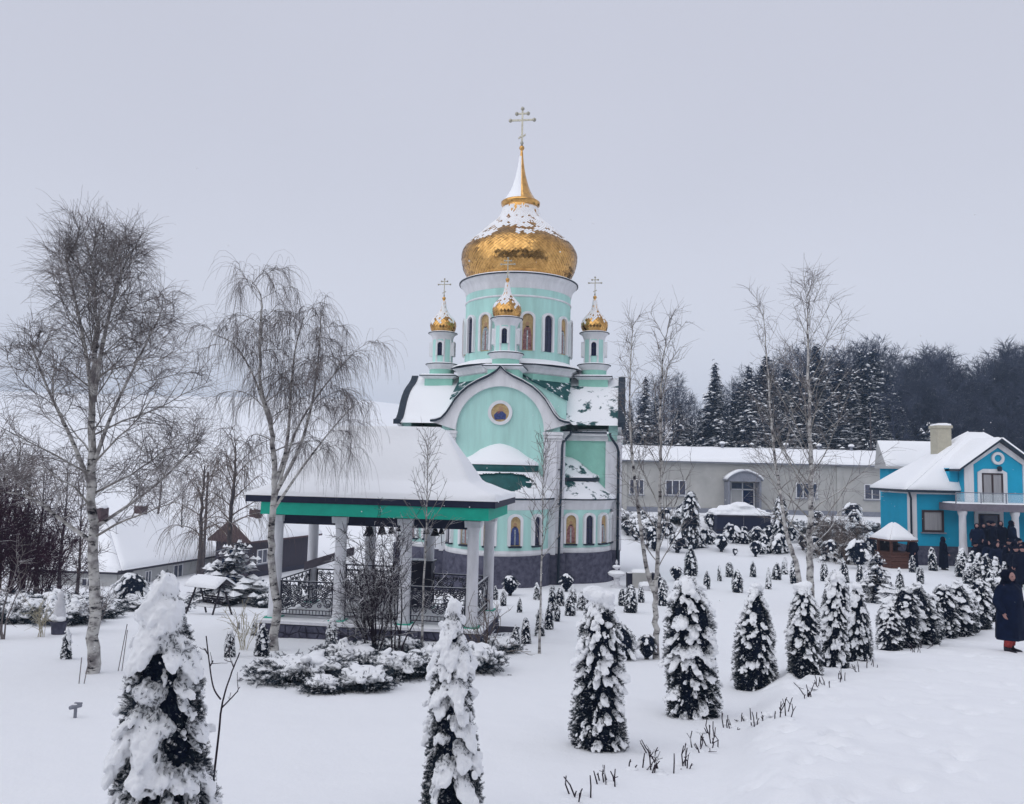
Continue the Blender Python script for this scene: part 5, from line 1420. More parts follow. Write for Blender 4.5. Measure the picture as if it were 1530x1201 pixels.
# taller columns by the grey building
TH_COLM = TH_B
for px, base, tp, lab in ((1031, 797, 731, 'tall dark columnar evergreen between window and arched door of the grey building'), (1168, 800, 738, 'tall dark columnar evergreen right of the arched door')):
    g = gd(px, 52.0)
    place_thuja(TH_E, 'columnar_evergreen', lab, 'evergreen', g, (H(px, tp, 52) - g.z) / 1.85, rh.uniform(0, 6), None, .8)

# clipped balls on tapering feet
BALL = [make_thuja(111, 1.2, .52, prof_ball, 90, .085, .022, 2600, .085, .42, .55, 1.0, sm=3), make_thuja(112, 1.2, .45, prof_ball, 80, .08, .022, 2400, .085, .30, .5, 1.0, sm=3), make_thuja(113, 1.1, .62, prof_globe, 130, .085, .022, 2800, .085, .6, .6, .7, sm=3)]
balls = [(951, 808, 783, 0), (976, 820, 785, 1), (996, 806, 778, 0), (1012, 826, 792, 0), (1057, 812, 788, 2), (1078, 825, 797, 1), (1094, 812, 782, 0), (1131, 815, 788, 1), (1164, 825, 793, 2), (1200, 822, 797, 1), (1243, 838, 803, 2), (1285, 850, 806, 0), (762, 890, 858, 1), (846, 884, 855, 1), (1010, 868, 844, 1), (1098, 830, 818, 1), (1135, 828, 808, 0), (985, 884, 858, 2), (938, 800, 776, 1), (965, 800, 776, 2), (1025, 806, 782, 1), (1042, 818, 792, 2), (1110, 812, 790, 2), (1148, 806, 784, 1), (1182, 812, 786, 0), (1216, 830, 800, 0), (1258, 826, 792, 1), (1270, 842, 806, 2), (1300, 838, 800, 1), (1228, 812, 786, 2)]
for i, (px, py, tp, v) in enumerate(balls):
    th_at(BALL[v], px, py, tp, 1.25, 'clipped ball shaped shrub with a snow cap on the garden slope', rh.uniform(0, 6), 1.0 if v < 2 else 1.0, group='clipped ball shrubs on the garden slope', name='clipped_shrub', cat='shrub')
th_at(BALL[1], 966, 985, 945, 1.25, 'dark upright shrub at the foot of the twin stemmed birch', 0, 1.0, name='clipped_shrub', cat='shrub')
th_at(BALL[2], 202, 890, 855, 1.15, 'round snowy shrub before the farm house wall', 0, 1.1, d=44, name='round_shrub', cat='shrub')
th_at(BALL[2], 921, 985, 925, 1.15, 'snow capped shrub half hidden behind the first thuja of the row', 0, .8, name='round_shrub', cat='shrub')

# ------------------------------------------------------------------ spreading junipers and low snowed shrubs
def make_juniper(seed, a, b, h, nbranch, vox, sp=.12, ncl=10):
    """arching branches, feathery below, each carrying its own ridge of snow"""
    rng = np.random.default_rng(seed)
    pos = []; dr = []
    mb = MB(); st = MB()
    for k in range(nbranch):
        an = k * 2.39996 + rng.normal(0, .3); L = .35 + .65 * math.sqrt((k + .5) / nbranch) * rng.uniform(.85, 1.1)
        ex = np.array([a * math.cos(an) * L, b * math.sin(an) * L, 0]); el = np.linalg.norm(ex); eu = ex / el
        hh = h * rng.uniform(.7, 1.05) * (1.25 - .85 * L)
        tipd = rng.uniform(.45, .72)
        pts = []
        for q in range(9):
            u = q / 8
            p = ex * u + np.array([0, 0, .05 + hh * math.sin(u * math.pi * tipd) / math.sin(min(.5, tipd) * math.pi)])
            pts.append(p)
            if q >= 2:
                for w_ in range(16):
                    pos.append(p + rng.normal(0, .035 + .075 * u, 3) * np.array([1, 1, .7]) + np.array([0, 0, -.03])); dr.append(eu * .9 + rng.normal(0, .5, 3) + np.array([0, 0, .05]))
        st.tube([tuple(p) for p in pts], [.018 - .0017 * q for q in range(9)], 5)
        tg = np.array([-eu[1], eu[0], 0])
        for q in range(rng.integers(2, 5)):
            u = rng.uniform(.35, 1.0); i = min(int(u * 8), 7); p = pts[i]; d = pts[i + 1] - pts[i]; d = d / np.linalg.norm(d)
            s = rng.uniform(.07, .15) * (.7 + a * .3)
            n_ = np.cross(d, tg); n_ = n_ if n_[2] > 0 else -n_
            blob(mb, p + np.array([0, 0, .045]), (d * s * 1.5, tg * s * .85, n_ * s * .42), rng)
    for q in range(ncl):
        an = rng.uniform(0, 6.28); L = math.sqrt(rng.uniform(0, .25)); s = rng.uniform(.10, .2)
        blob(mb, (a * math.cos(an) * L, b * math.sin(an) * L, h * (1 - .5 * L) * rng.uniform(.85, 1.05)), ((s * 1.3, 0, 0), (0, s * 1.2, 0), (0, 0, s * .45)), rng)
    pos = np.array(pos); dr = np.array(dr)
    pos[:, 2] = np.maximum(pos[:, 2], .03)
    V, Fq = sprays(rng, pos, dr, sp)
    return st.mesh('stems', [M['twig_dark']]), np_mesh('foliage', V, Fq, M['foliage']), remeshed(mb, vox, 'snow', M['snow'], 3, .03, .06)

def place3(meshes, name, label, cat, loc, rz=0, s=1.0, group=None, names=('stem', 'foliage', 'snow')):
    t = thing(name, label, cat, loc, rz, group, s)
    for n_, m_ in zip(names, meshes):
        o = ob(n_, m_, t)
        if n_ in ('snow', 'twigs'): o['kind'] = 'stuff'
    return t
JUN = [make_juniper(201, 1.05, .8, .50, 52, .016), make_juniper(202, .8, .65, .45, 40, .016), make_juniper(203, .5, .45, .36, 26, .015)]
for px, py, m, s, rz, lab in ((452, 1018, 0, .82, .3, 'largest spreading juniper heaped with snow, left of the group before the gazebo'), (522, 1003, 1, .95, 1.9, 'spreading juniper in the middle of the snowy group before the gazebo'), (545, 1030, 2, .85, .5, 'low juniper lump at the front of the group before the gazebo'),
                             (592, 1012, 1, .85, 3.3, 'spreading juniper at the foot of the leafless shrub before the gazebo'), (640, 1005, 1, .85, 4.4, 'spreading juniper behind the narrow thuja'), (708, 1000, 2, 1.1, 2.0, 'low snowed juniper right of the narrow thuja'), (748, 975, 2, .8, 1.0, 'small snow covered shrub at the right hand end of the gazebo base'),
                             (482, 1035, 2, .6, 2.6, 'small juniper tuft poking from snow in front of the largest juniper'), (600, 975, 2, .8, 2.6, 'snowy tuft against the gazebo base behind the leafless shrub')):
    place3(JUN[m], 'juniper', lab, 'juniper', G(px, py), rz, s)
# lines of snowed shrubs: left hedge, terrace hedges
hl = [(10, 23), (45, 22.6), (80, 22.8), (112, 22.2), (60, 24.5), (20, 25.5), (100, 25), (160, 24.5), (228, 28), (262, 29), (215, 31)]
for i, (px, d) in enumerate(hl):
    place3(JUN[i % 2], 'low_shrub', 'low dark shrub under snow in the hedge below the farm house', 'shrub', gd(px, d), i * 1.7, 1.25 if px < 130 else .85, 'snowed hedge below the farm house')
tr_ = [(392, 37), (410, 36), (430, 35), (450, 34), (470, 33), (490, 32), (385, 42), (405, 41), (428, 40), (452, 39), (475, 38), (500, 37), (530, 36), (560, 38), (440, 45), (470, 44), (500, 43), (355, 40), (340, 38)]
for i, (px, d) in enumerate(tr_):
    place3(JUN[i % 2], 'low_shrub', 'low shrub under snow on the terraces behind the gazebo', 'shrub', gd(px, d), i * 2.1, 1.45, 'snowed terrace shrubs behind the gazebo')
br = [(1235, 55), (1262, 53), (1285, 52), (1302, 54), (1255, 58), (1290, 58), (955, 57), (975, 58), (940, 59), (1010, 60), (1178, 58), (1205, 57), (1315, 50), (925, 60)]
for i, (px, d) in enumerate(br):
    place3(JUN[i % 2], 'low_shrub', 'low snowed shrub on the bank below the grey building', 'shrub', gd(px, d), i * 2.3, 1.7, 'snowed shrubs on the bank')
for i in range(26):
    px = rh.uniform(938, 1312); py = rh.uniform(776, 832)
    if 1065 < px < 1158 and py < 806: py = rh.uniform(808, 835)
    th_at(BALL[i % 3], px, py, py - rh.uniform(16, 32), 1.25, 'clipped ball shaped shrub with a snow cap on the garden slope', rh.uniform(0, 6), rh.uniform(.7, 1.2), group='clipped ball shrubs on the garden slope', name='clipped_shrub', cat='shrub')
# ------------------------------------------------------------------ leafless trees
def tubes_np(polys, nside):
    """many thin polylines (list of (pts (n,3), radii (n,))) -> quads"""
    Vs = []; Fs = []; b = 0
    ang = 2 * np.pi * np.arange(nside) / nside
    ca, sa = np.cos(ang), np.sin(ang)
    for pts, rad in polys:
        n = len(pts)
        t = np.empty_like(pts); t[1:-1] = pts[2:] - pts[:-2]; t[0] = pts[1] - pts[0]; t[-1] = pts[-1] - pts[-2]
        t /= np.linalg.norm(t, axis=1, keepdims=True) + 1e-9
        ref = np.array([1.0, .13, .07]) if abs(t[0, 0]) < .8 else np.array([.1, 1.0, .05])
        a = ref - t * (t @ ref)[:, None]; a /= np.linalg.norm(a, axis=1, keepdims=True) + 1e-9
        c = np.cross(t, a)
        V = pts[:, None, :] + rad[:, None, None] * (a[:, None, :] * ca[None, :, None] + c[:, None, :] * sa[None, :, None])
        Vs.append(V.reshape(-1, 3))
        i = np.arange(n - 1)[:, None] * nside; k = np.arange(nside)[None]; k2 = (k + 1) % nside
        Fs.append((np.stack([i + k, i + k2, i + nside + k2, i + nside + k], -1) + b).reshape(-1, 4)); b += n * nside
    return np.concatenate(Vs), np.concatenate(Fs)

def grow(rng, p, d, L, nseg, wob, grav, up=0.0):
    pts = [p]; d = d / np.linalg.norm(d); st = L / nseg
    for i in range(nseg):
        d = d + rng.normal(0, wob, 3); d[2] += up - grav * (i + 1) / nseg
        d /= np.linalg.norm(d); p = p + d * st; pts.append(p)
    return np.array(pts)

def at_t(pts, u):
    x = u * (len(pts) - 1); i = min(int(x), len(pts) - 2); f = x - i
    return pts[i] * (1 - f) + pts[i + 1] * f, pts[i + 1] - pts[i]

def make_tree(seed, trunk, r0, r1, n1, t0, ang1, len1, n2, n3, wp, limb_mat='limb', twig_mat='twig', trunk_mat='birch', trunk_sides=12, stems=()):
    """trunk: list of points. wp: dict(g1, g2, g3 gravity; u1; l2, l3 length ratios; r1 limb radius ratio; wob)"""
    rng = np.random.default_rng(seed)
    tr = np.array([tuple(p) for p in trunk], float)
    # smooth the trunk
    u = np.linspace(0, len(tr) - 1, (len(tr) - 1) * 5 + 1)
    trs = np.stack([np.interp(u, range(len(tr)), tr[:, k]) for k in range(3)], 1)
    for _ in range(6):
        trs[1:-1] = (trs[:-2] + 2 * trs[1:-1] + trs[2:]) / 4
    trs[1:-1, :2] += rng.normal(0, r0 * .12, (len(trs) - 2, 2))
    rad = r0 + (r1 - r0) * np.linspace(0, 1, len(trs)) ** .8
    rad[0] *= 1.35; rad[1] *= 1.1
    tv, tf = tubes_np([(trs, rad)], trunk_sides)
    extra = []
    allstems = [(trs, rad, 1.0)]
    for st in stems:
        s = np.array([tuple(p) for p in st[0]], float); uu = np.linspace(0, len(s) - 1, (len(s) - 1) * 5 + 1)
        s = np.stack([np.interp(uu, range(len(s)), s[:, k]) for k in range(3)], 1)
        for _ in range(5): s[1:-1] = (s[:-2] + 2 * s[1:-1] + s[2:]) / 4
        rs_ = st[1] + (r1 - st[1]) * np.linspace(0, 1, len(s)) ** .8
        allstems.append((s, rs_, st[2])); extra.append((s, rs_))
    if extra:
        v2, f2 = tubes_np(extra, trunk_sides); tf = np.concatenate([tf, f2 + len(tv)]); tv = np.concatenate([tv, v2])
    limbs = []; twigs = []
    wob = wp.get('wob', .12)
    for s, rs_, share in allstems:
        H_ = s[-1, 2] - s[0, 2]
        m = int(n1 * share)
        for i in range(m):
            u_ = t0 + (1 - t0) * ((i + rng.uniform(0, 1)) / m) ** .9 * .985 if share == 1.0 or True else 0
            p, td = at_t(s, u_); rr = float(np.interp(u_, np.linspace(0, 1, len(rs_)), rs_))
            az = i * 2.4 + rng.normal(0, .4)
            an = R_(ang1(u_)) + rng.normal(0, .10)
            d = np.array([math.sin(an) * math.cos(az), math.sin(an) * math.sin(az), math.cos(an)])
            L = len1(u_) * rng.uniform(.7, 1.2) * (1.0 if rs_ is rad else wp.get('sl', .5))
            lp = grow(rng, p, d, L, 8, wob, wp['g1'], wp.get('u1', 0))
            lr = np.linspace(max(.006, rr * wp.get('r1', .42)), wp.get('rmin', .0045), 9)
            limbs.append((lp, lr))
            nb = max(2, int(n2 * (L / len1(t0)) ** .6 * rng.uniform(.7, 1.2)))
            for j in range(nb):
                v = .18 + .82 * (j + rng.uniform(0, 1)) / nb
                q, qd = at_t(lp, min(v, .999)); qd = qd / np.linalg.norm(qd)
                side = rng.normal(0, 1, 3); side -= qd * (side @ qd); side /= np.linalg.norm(side)
                a2 = rng.uniform(.45, .95)
                d2 = qd * math.cos(a2) + side * math.sin(a2)
                L2 = L * wp['l2'] * (1.15 - .6 * v) * rng.uniform(.6, 1.3)
                bp = grow(rng, q, d2, L2, 6, wob * 1.3, wp['g2'], wp.get('u2', 0))
                br = np.linspace(min(.011, .004 + .006 * L2), wp.get('rmin', .0045) * .75, 7)
                (limbs if L2 > 1.1 else twigs).append((bp, br))
                n3_ = max(1, int(n3 * rng.uniform(.6, 1.3)))
                for k in range(n3_):
                    v3 = .15 + .85 * (k + rng.uniform(0, 1)) / n3_
                    q3, qd3 = at_t(bp, min(v3, .999)); qd3 = qd3 / np.linalg.norm(qd3)
                    sd = rng.normal(0, 1, 3); sd -= qd3 * (sd @ qd3); sd /= np.linalg.norm(sd)
                    d3 = qd3 * .75 + sd * .65
                    tp = grow(rng, q3, d3, wp['l3'] * rng.uniform(.4, 1.4), 5, wob * 1.2, wp['g3'], wp.get('u3', 0))
                    twigs.append((tp, np.linspace(wp.get('rtw', .0042), wp.get('rtw', .0042) * .55, 6)))
    lv, lf = tubes_np(limbs, 5); wv, wf = tubes_np(twigs, 3)
    V = np.concatenate([lv, wv]); Fq = np.concatenate([lf, wf + len(lv)])
    mi = np.concatenate([np.zeros(len(lf), int), np.ones(len(wf), int)])
    return np_mesh('trunk', tv, tf, M[trunk_mat], smooth=True), np_mesh('crown', V, Fq, [M[limb_mat], M[twig_mat]], mi, smooth=True)

def put_tree(meshes, name, label, loc, rz=0, s=1.0, group=None, cat='tree'):
    t = thing(name, label, cat, loc, rz, group, s)
    ob('trunk', meshes[0], t); ob('crown', meshes[1], t)
    return t

def trunk_px(base, pts, d=None):
    """points (px, py) at the base's depth, relative to the base"""
    return [Vector((0, 0, -.15))] + [P(px, py, (d or base.y)) - base for px, py in pts]

# tall birch on the left
b = G(141, 1006)
t = trunk_px(b, [(141, 990), (141, 900), (139, 780), (137, 690), (137, 600), (141, 530), (146, 470), (140, 410), (132, 365)])
tl = make_tree(301, t, .122, .012, 34, .30, lambda u: 62 - 40 * (u - .3) / .7, lambda u: 2.4 - 1.8 * max(0, (u - .30)) / .70, 13, 11,
               dict(g1=-.04, g2=.05, g3=.16, l2=.42, l3=.45, r1=.32, wob=.10, rtw=.0031, rmin=.0042, sl=.6),
               stems=((trunk_px(b, [(139, 620), (134, 560), (122, 490), (108, 430), (98, 385)])[1:], .045, .55), (trunk_px(b, [(140, 600), (150, 530), (165, 460), (182, 405), (196, 375)])[1:], .045, .55), (trunk_px(b, [(138, 700), (165, 620), (205, 540), (240, 470)])[1:], .04, .45),
                      (trunk_px(b, [(137, 730), (105, 650), (70, 580), (45, 510)])[1:], .045, .5), (trunk_px(b, [(139, 790), (185, 760), (240, 720), (300, 660)])[1:], .035, .4), (trunk_px(b, [(139, 810), (95, 780), (45, 740), (5, 735)])[1:], .04, .35)))
put_tree(tl, 'birch_tree', 'tall bare birch with dense upswept twigs standing in the left lawn', b)
# weeping birch in front of the gazebo
b = gd(416, 17.6)
t = trunk_px(b, [(415, 900), (404, 840), (406, 780), (412, 720), (408, 660), (405, 620), (390, 590), (388, 530), (390, 470), (392, 440), (374, 418)])
tw = make_tree(302, t, .105, .010, 20, .40, lambda u: 58 - 16 * (u - .3), lambda u: 1.6 - 1.1 * (u - .36), 9, 10,
               dict(g1=.22, g2=.60, g3=.95, u1=.02, l2=.42, l3=.80, r1=.34, wob=.09, rtw=.0031, rmin=.0042, sl=.75),
               stems=((trunk_px(b, [(412, 720), (430, 670), (434, 590), (440, 520), (455, 470)])[1:], .045, .55), (trunk_px(b, [(410, 740), (450, 670), (470, 590), (478, 510), (480, 465)])[1:], .045, .55), (trunk_px(b, [(410, 760), (450, 700), (492, 645), (528, 605)])[1:], .035, .45), (trunk_px(b, [(410, 750), (440, 640), (485, 575), (525, 530)])[1:], .035, .45), (trunk_px(b, [(405, 640), (380, 560), (350, 510), (320, 500)])[1:], .03, .35)))
put_tree(tw, 'birch_tree', 'weeping bare birch with hanging twigs leaning before the left gazebo column', b)
# twin-stemmed birch
b = G(981, 985)
t = trunk_px(b, [(981, 970), (980, 920), (978, 880), (984, 830), (986, 740), (988, 660), (986, 600), (990, 540), (1000, 480)])
tt_ = make_tree(303, t, .085, .008, 30, .38, lambda u: 40 - 18 * u, lambda u: 2.1 - 1.5 * u, 8, 4,
                dict(g1=-.05, g2=-.02, g3=.06, l2=.40, l3=.38, r1=.28, wob=.09, rtw=.0034, rmin=.0042),
                stems=((trunk_px(b, [(978, 885), (966, 855), (956, 780), (946, 700), (940, 620), (942, 540), (946, 478)])[1:], .06, .9),))
put_tree(tt_, 'birch_tree', 'slim birch with two pale stems forking low, before the right end of the church', b)
# low arching branches of that birch are part of its crown
b = gd(1212, 27.0)
t = trunk_px(b, [(1210, 880), (1210, 800), (1212, 720), (1210, 640), (1208, 560), (1206, 480), (1208, 435)])
t3 = make_tree(304, t, .15, .010, 40, .22, lambda u: 62 - 40 * u, lambda u: 4.4 - 3.3 * u, 9, 4,
               dict(g1=-.05, g2=-.02, g3=.04, l2=.40, l3=.6, r1=.28, wob=.08, rtw=.0048, rmin=.006))
put_tree(t3, 'birch_tree', 'tallest straight birch with spreading pale limbs before the grey building', b)
b = gd(1198, 26.0)
t = trunk_px(b, [(1196, 890), (1192, 845), (1176, 804), (1166, 740), (1156, 668), (1150, 600), (1145, 530), (1140, 455)])
t4 = make_tree(305, t, .11, .009, 26, .36, lambda u: 46 - 22 * u, lambda u: 3.1 - 2.3 * u, 8, 4,
               dict(g1=-.04, g2=.0, g3=.05, l2=.40, l3=.5, r1=.28, wob=.09, rtw=.0046, rmin=.0058))
put_tree(t4, 'birch_tree', 'birch with a crooked trunk bent low beside the tallest birch', b)
# young birches
for px, py, top, sd, lab in ((806, 977, 662, 306, 'young slender birch sapling in front of the church bay'), (630, 972, 655, 307, 'young slender birch sapling in front of the gazebo roof')):
    b = G(px, py)
    h = H(px, top, b.y) - b.z
    t = [Vector((0, 0, -.1)), Vector((0, 0, h * .3)), Vector((.02, 0, h * .6)), Vector((0, .02, h * .85)), Vector((.01, 0, h))]
    ty = make_tree(sd, t, .030, .004, 34, .36, lambda u: 36 - 8 * u, lambda u: 1.35 - 1.0 * u, 4, 1,
                   dict(g1=-.06, g2=-.05, g3=-.02, l2=.42, l3=.28, r1=.35, wob=.06, rtw=.004, rmin=.0042), trunk_sides=8)
    put_tree(ty, 'birch_sapling', lab, b)
# sapling twigs beside the big thuja
b = gd(328, 5.6)
t = trunk_px(b, [(328, 1090), (331, 1050), (344, 1010), (358, 975)])
ts = make_tree(308, t, .009, .004, 2, .4, lambda u: 40, lambda u: .13, 1, 1, dict(g1=-.1, g2=0, g3=0, l2=.4, l3=.1, r1=.6, wob=.08, rtw=.003, rmin=.004), 'twig_dark', 'twig_dark', 'twig_dark', 8,
               stems=((trunk_px(b, [(330, 1045), (318, 1030), (312, 985), (308, 950)])[1:], .006, 1.0),))
put_tree(ts, 'sapling', 'bare forked sapling beside the broad snowy thuja', b, cat='sapling')

# multi-stemmed leafless shrubs
def make_bush(seed, h, n, spread, twig='twig_dark', dens=7, r=.016, g=.0, l3=.18, rtw=.0045):
    rng = np.random.default_rng(seed)
    limbs = []; tw_ = []
    for i in range(n):
        az = rng.uniform(0, 6.28); an = abs(rng.normal(0, spread))
        d = np.array([math.sin(an) * math.cos(az), math.sin(an) * math.sin(az), math.cos(an)])
        lp = grow(rng, np.array([rng.normal(0, .05), rng.normal(0, .05), -.05]), d, h * rng.uniform(.7, 1.1), 8, .10, g)
        limbs.append((lp, np.linspace(r, .005, 9)))
        for j in range(dens):
            v = rng.uniform(.25, 1); q, qd = at_t(lp, min(v, .999)); qd = qd / np.linalg.norm(qd)
            sd = rng.normal(0, 1, 3); sd /= np.linalg.norm(sd)
            bp = grow(rng, q, qd * .8 + sd * .7, h * .34 * rng.uniform(.5, 1.2), 5, .15, g)
            tw_.append((bp, np.linspace(.007, .004, 6)))
            for k in range(dens):
                q3, qd3 = at_t(bp, min(rng.uniform(.1, 1), .999)); qd3 = qd3 / np.linalg.norm(qd3)
                sd = rng.normal(0, 1, 3); sd /= np.linalg.norm(sd)
                tw_.append((grow(rng, q3, qd3 * .7 + sd * .8, l3 * rng.uniform(.5, 1.5), 3, .2, g), np.linspace(rtw, rtw * .6, 4)))
    v1, f1 = tubes_np(limbs, 6); v2, f2 = tubes_np(tw_, 3)
    return np_mesh('stem', v1, f1, M[twig], smooth=True), np_mesh('twigs', v2, f2, M[twig], smooth=True)
def put_bush(m, name, label, loc, rz=0, s=1.0, group=None, cat='shrub'):
    return place3(m, name, label, cat, loc, rz, s, group, ('stem', 'twigs'))
put_bush(make_bush(401, 2.3, 12, .26, 'twig_dark', 14, .02, 0, .2), 'leafless_shrub', 'dense dark leafless shrub before the middle of the gazebo', gd(566, 15.4))
put_bush(make_bush(402, 2.3, 5, .10, 'twig_dark', 7, .02), 'leafless_shrub', 'narrow dark leafless shrub before the third gazebo column', gd(598, 15.9))
put_bush(make_bush(403, 1.15, 14, .45, 'twig_brown', 3, .009), 'leafless_shrub', 'fan of pale bare stems beside the right gazebo column', gd(728, 17.2))
put_bush(make_bush(404, 1.0, 12, .3, 'grass_dry', 2, .006), 'dry_grass_tuft', 'tuft of dry straw coloured stems beside the dark little cone evergreen', gd(372, 17.5))
put_bush(make_bush(405, .9, 12, .3, 'grass_dry', 2, .006), 'dry_grass_tuft', 'tuft of dry stems beside the white garden figure', gd(70, 19.0))
RED = make_bush(406, 4.2, 16, .5, 'twig_red', 10, .03, .02, .4, .009)
for px, d, s, rz in ((5, 27, 1.0, 0), (40, 29, .95, 2), (-25, 28, 1.1, 4), (70, 31, .75, 1)):
    put_bush(RED, 'red_twig_shrub', 'tall thicket shrub of dark red twigs before the outbuilding', gd(px, d), rz, s, 'dark red thicket')
LEFT = make_bush(407, 1.8, 6, .4, 'twig', 6, .02, -.02, .3, .006)
put_bush(LEFT, 'young_fruit_tree', 'small snowy twigged fruit bush in front of the left hedge', gd(16, 18.5), 0, 1.1)
put_bush(LEFT, 'young_fruit_tree', 'staked small bare bush beside the tall birch trunk', gd(150, 20.5), 2, .6)
BRN = make_bush(408, 2.6, 14, .6, 'twig_brown', 9, .02, .02, .35, .009)
for px, d, s, rz in ((1248, 50, 1.0, 0), (1275, 48, .9, 2), (1228, 52, .9, 4), (1262, 45, .7, 5)):
    put_bush(BRN, 'brown_shrub', 'spreading brown leafless shrub on the bank behind the tallest birch', gd(px, d), rz, s, 'brown shrubs on the bank')

# stub stems along the path edge
rngS = np.random.default_rng(41)
stub_px = [(862, 1192), (906, 1172), (948, 1150), (976, 1130), (985, 1155), (1020, 1145), (1034, 1120), (1060, 1098), (1062, 1118), (1092, 1088), (1115, 1076), (1135, 1080), (1158, 1068), (1172, 1072), (1205, 1040), (1228, 1028), (1255, 1018), (1288, 1008), (1302, 998), (1380, 970), (1395, 965), (1365, 975)]
for i, (px, py) in enumerate(stub_px):
    b = G(px, py)
    mb = MB()
    for k in range(rngS.integers(3, 8)):
        x, y = rngS.normal(0, .06, 2); an = rngS.normal(0, .5); az = rngS.uniform(0, 6.28); L = rngS.uniform(.05, .20)
        d = Vector((math.sin(an) * math.cos(az), math.sin(an) * math.sin(az), math.cos(an)))
        p0 = Vector((x, y, -.05)); p1 = p0 + d * (L * .6 + .05); p2 = p1 + (d + Vector(rngS.normal(0, .25, 3))).normalized() * L * .5
        mb.tube([p0, p1, p2], [.0075, .0065, .005], 6) if L > 0 else None
        if rngS.uniform() < .6:
            q = p1 + (d + Vector(rngS.normal(0, .6, 3))).normalized() * L * .4
            mb.tube([p1, q], [.005, .004], 5)
    t = thing('rose_stubs', 'cluster of short pruned dark stems poking through snow along the path edge', 'stems', b, 0, 'pruned stems along the path edge')
    mb.build('stem', M['twig_dark'], t)['kind'] = 'stuff'
    for k in range(2):
        sm = MB(); blob(sm, (rngS.normal(0, .07), rngS.normal(0, .05), .005), ((rngS.uniform(.04, .08), 0, 0), (0, rngS.uniform(.04, .07), 0), (0, 0, .022)), rngS); sm.build('snow', M['snow'], t, smooth=True)

# ------------------------------------------------------------------ the forest
def make_conifer(seed, h, R, nlev, per, snow_p):
    rng = np.random.default_rng(seed)
    V = []; Fc = []; S = MB()
    for l in range(nlev):
        u = (l + rng.uniform(0, .6)) / nlev; z = h * (.06 + .92 * u)
        rl = R * (1 - u) ** .78 * rng.uniform(.8, 1.15) + .12
        for k in range(per):
            az = rng.uniform(0, 6.28); L = rl * rng.uniform(.65, 1.15)
            z = h * (.06 + .92 * u) + rng.normal(0, .75 * h / nlev)
            dz = -.35 + .45 * u
            o = np.array([math.cos(az), math.sin(az), dz]); tg = np.array([-math.sin(az), math.cos(az), 0.])
            w_ = L * .30
            m = 5
            cpt = []
            for q in range(m + 1):
                v = q / m
                cpt.append(np.array([0, 0, z]) + o * L * v + np.array([0, 0, -.20 * L * v * v + .10 * L * v ** 3]))
            b = len(V)
            for q in range(m + 1):
                v = q / m; ww = w_ * (math.sin(math.pi * min(1, v * .9 + .12)) ** .7) * rng.uniform(.7, 1.2)
                drp = np.array([0, 0, -.35 * ww])
                V += [cpt[q] - tg * ww + drp, cpt[q], cpt[q] + tg * ww + drp]
            for q in range(m):
                a = b + q * 3
                # jagged halves: leave gaps so the sky shows between the needles
                Fc += [(a, a + 1, a + 4), (a + 1, a + 2, a + 4)] if q % 2 == 0 else [(a, a + 1, a + 3), (a + 1, a + 5, a + 2), (a + 1, a + 4, a + 3)]
            # hanging twiglets
            for q in range(7):
                v = rng.uniform(.3, 1); c = np.array([0, 0, z]) + o * L * v + tg * rng.normal(0, w_ * .5) + np.array([0, 0, -.15 * L * v * v])
                b2 = len(V); e_ = rng.uniform(.15, .4) * (.4 + R / 4)
                dd = o * .5 + tg * rng.normal(0, .7) + np.array([0, 0, rng.uniform(-.9, .1)])
                V += [c - tg * e_ * .22, c + tg * e_ * .22, c + dd * e_]; Fc.append((b2, b2 + 1, b2 + 2))
            if rng.uniform() < snow_p:
                for q in range(rng.integers(1, 3)):
                    v = rng.uniform(.45, .98); c = np.array([0, 0, z + .07]) + o * L * v + np.array([0, 0, -.20 * L * v * v + .10 * L * v ** 3])
                    e1 = L * rng.uniform(.10, .24); e2 = w_ * rng.uniform(.35, .9)
                    up = np.array([0, 0, .10 + .04 * L])
                    p = [c - o * e1, c + tg * e2, c + o * e1, c - tg * e2, c + up]
                    S.add(p, [(0, 3, 4), (3, 2, 4), (2, 1, 4), (1, 0, 4)])
    crown = np_mesh('crown', np.array(V), np.array(Fc), M['conifer'])
    trunk = MB().tube([(0, 0, -.6), (0, 0, h * .5), (0, 0, h * .97)], [.028 * h ** .75, .018 * h ** .75, .02], 8).mesh('trunk', [M['bark']], True)
    return trunk, crown, S.mesh('snow', [M['snow']])
CON = [make_conifer(501, 16, 4.0, 38, 16, .36), make_conifer(502, 15, 3.8, 36, 16, .30), make_conifer(503, 14, 2.9, 36, 14, .2)]
CH_ = (16, 15, 14)
rf_ = np.random.default_rng(77)
def put_con(px, top, d, v, label, group, wide=1.0):
    g = gd(px, d); s = (H(px, top, d) - g.z) / CH_[v]
    t = thing('conifer_tree', label, 'tree', g, rf_.uniform(0, 6), group, (s * wide, s * wide, s))
    for n_, m_ in zip(('trunk', 'crown', 'snow'), CON[v]):
        o = ob(n_, m_, t)
        if n_ == 'snow': o['kind'] = 'stuff'
FG = 'conifers of the forest edge'
LC = 'dark snow dusted conifer in the forest behind the grey building'
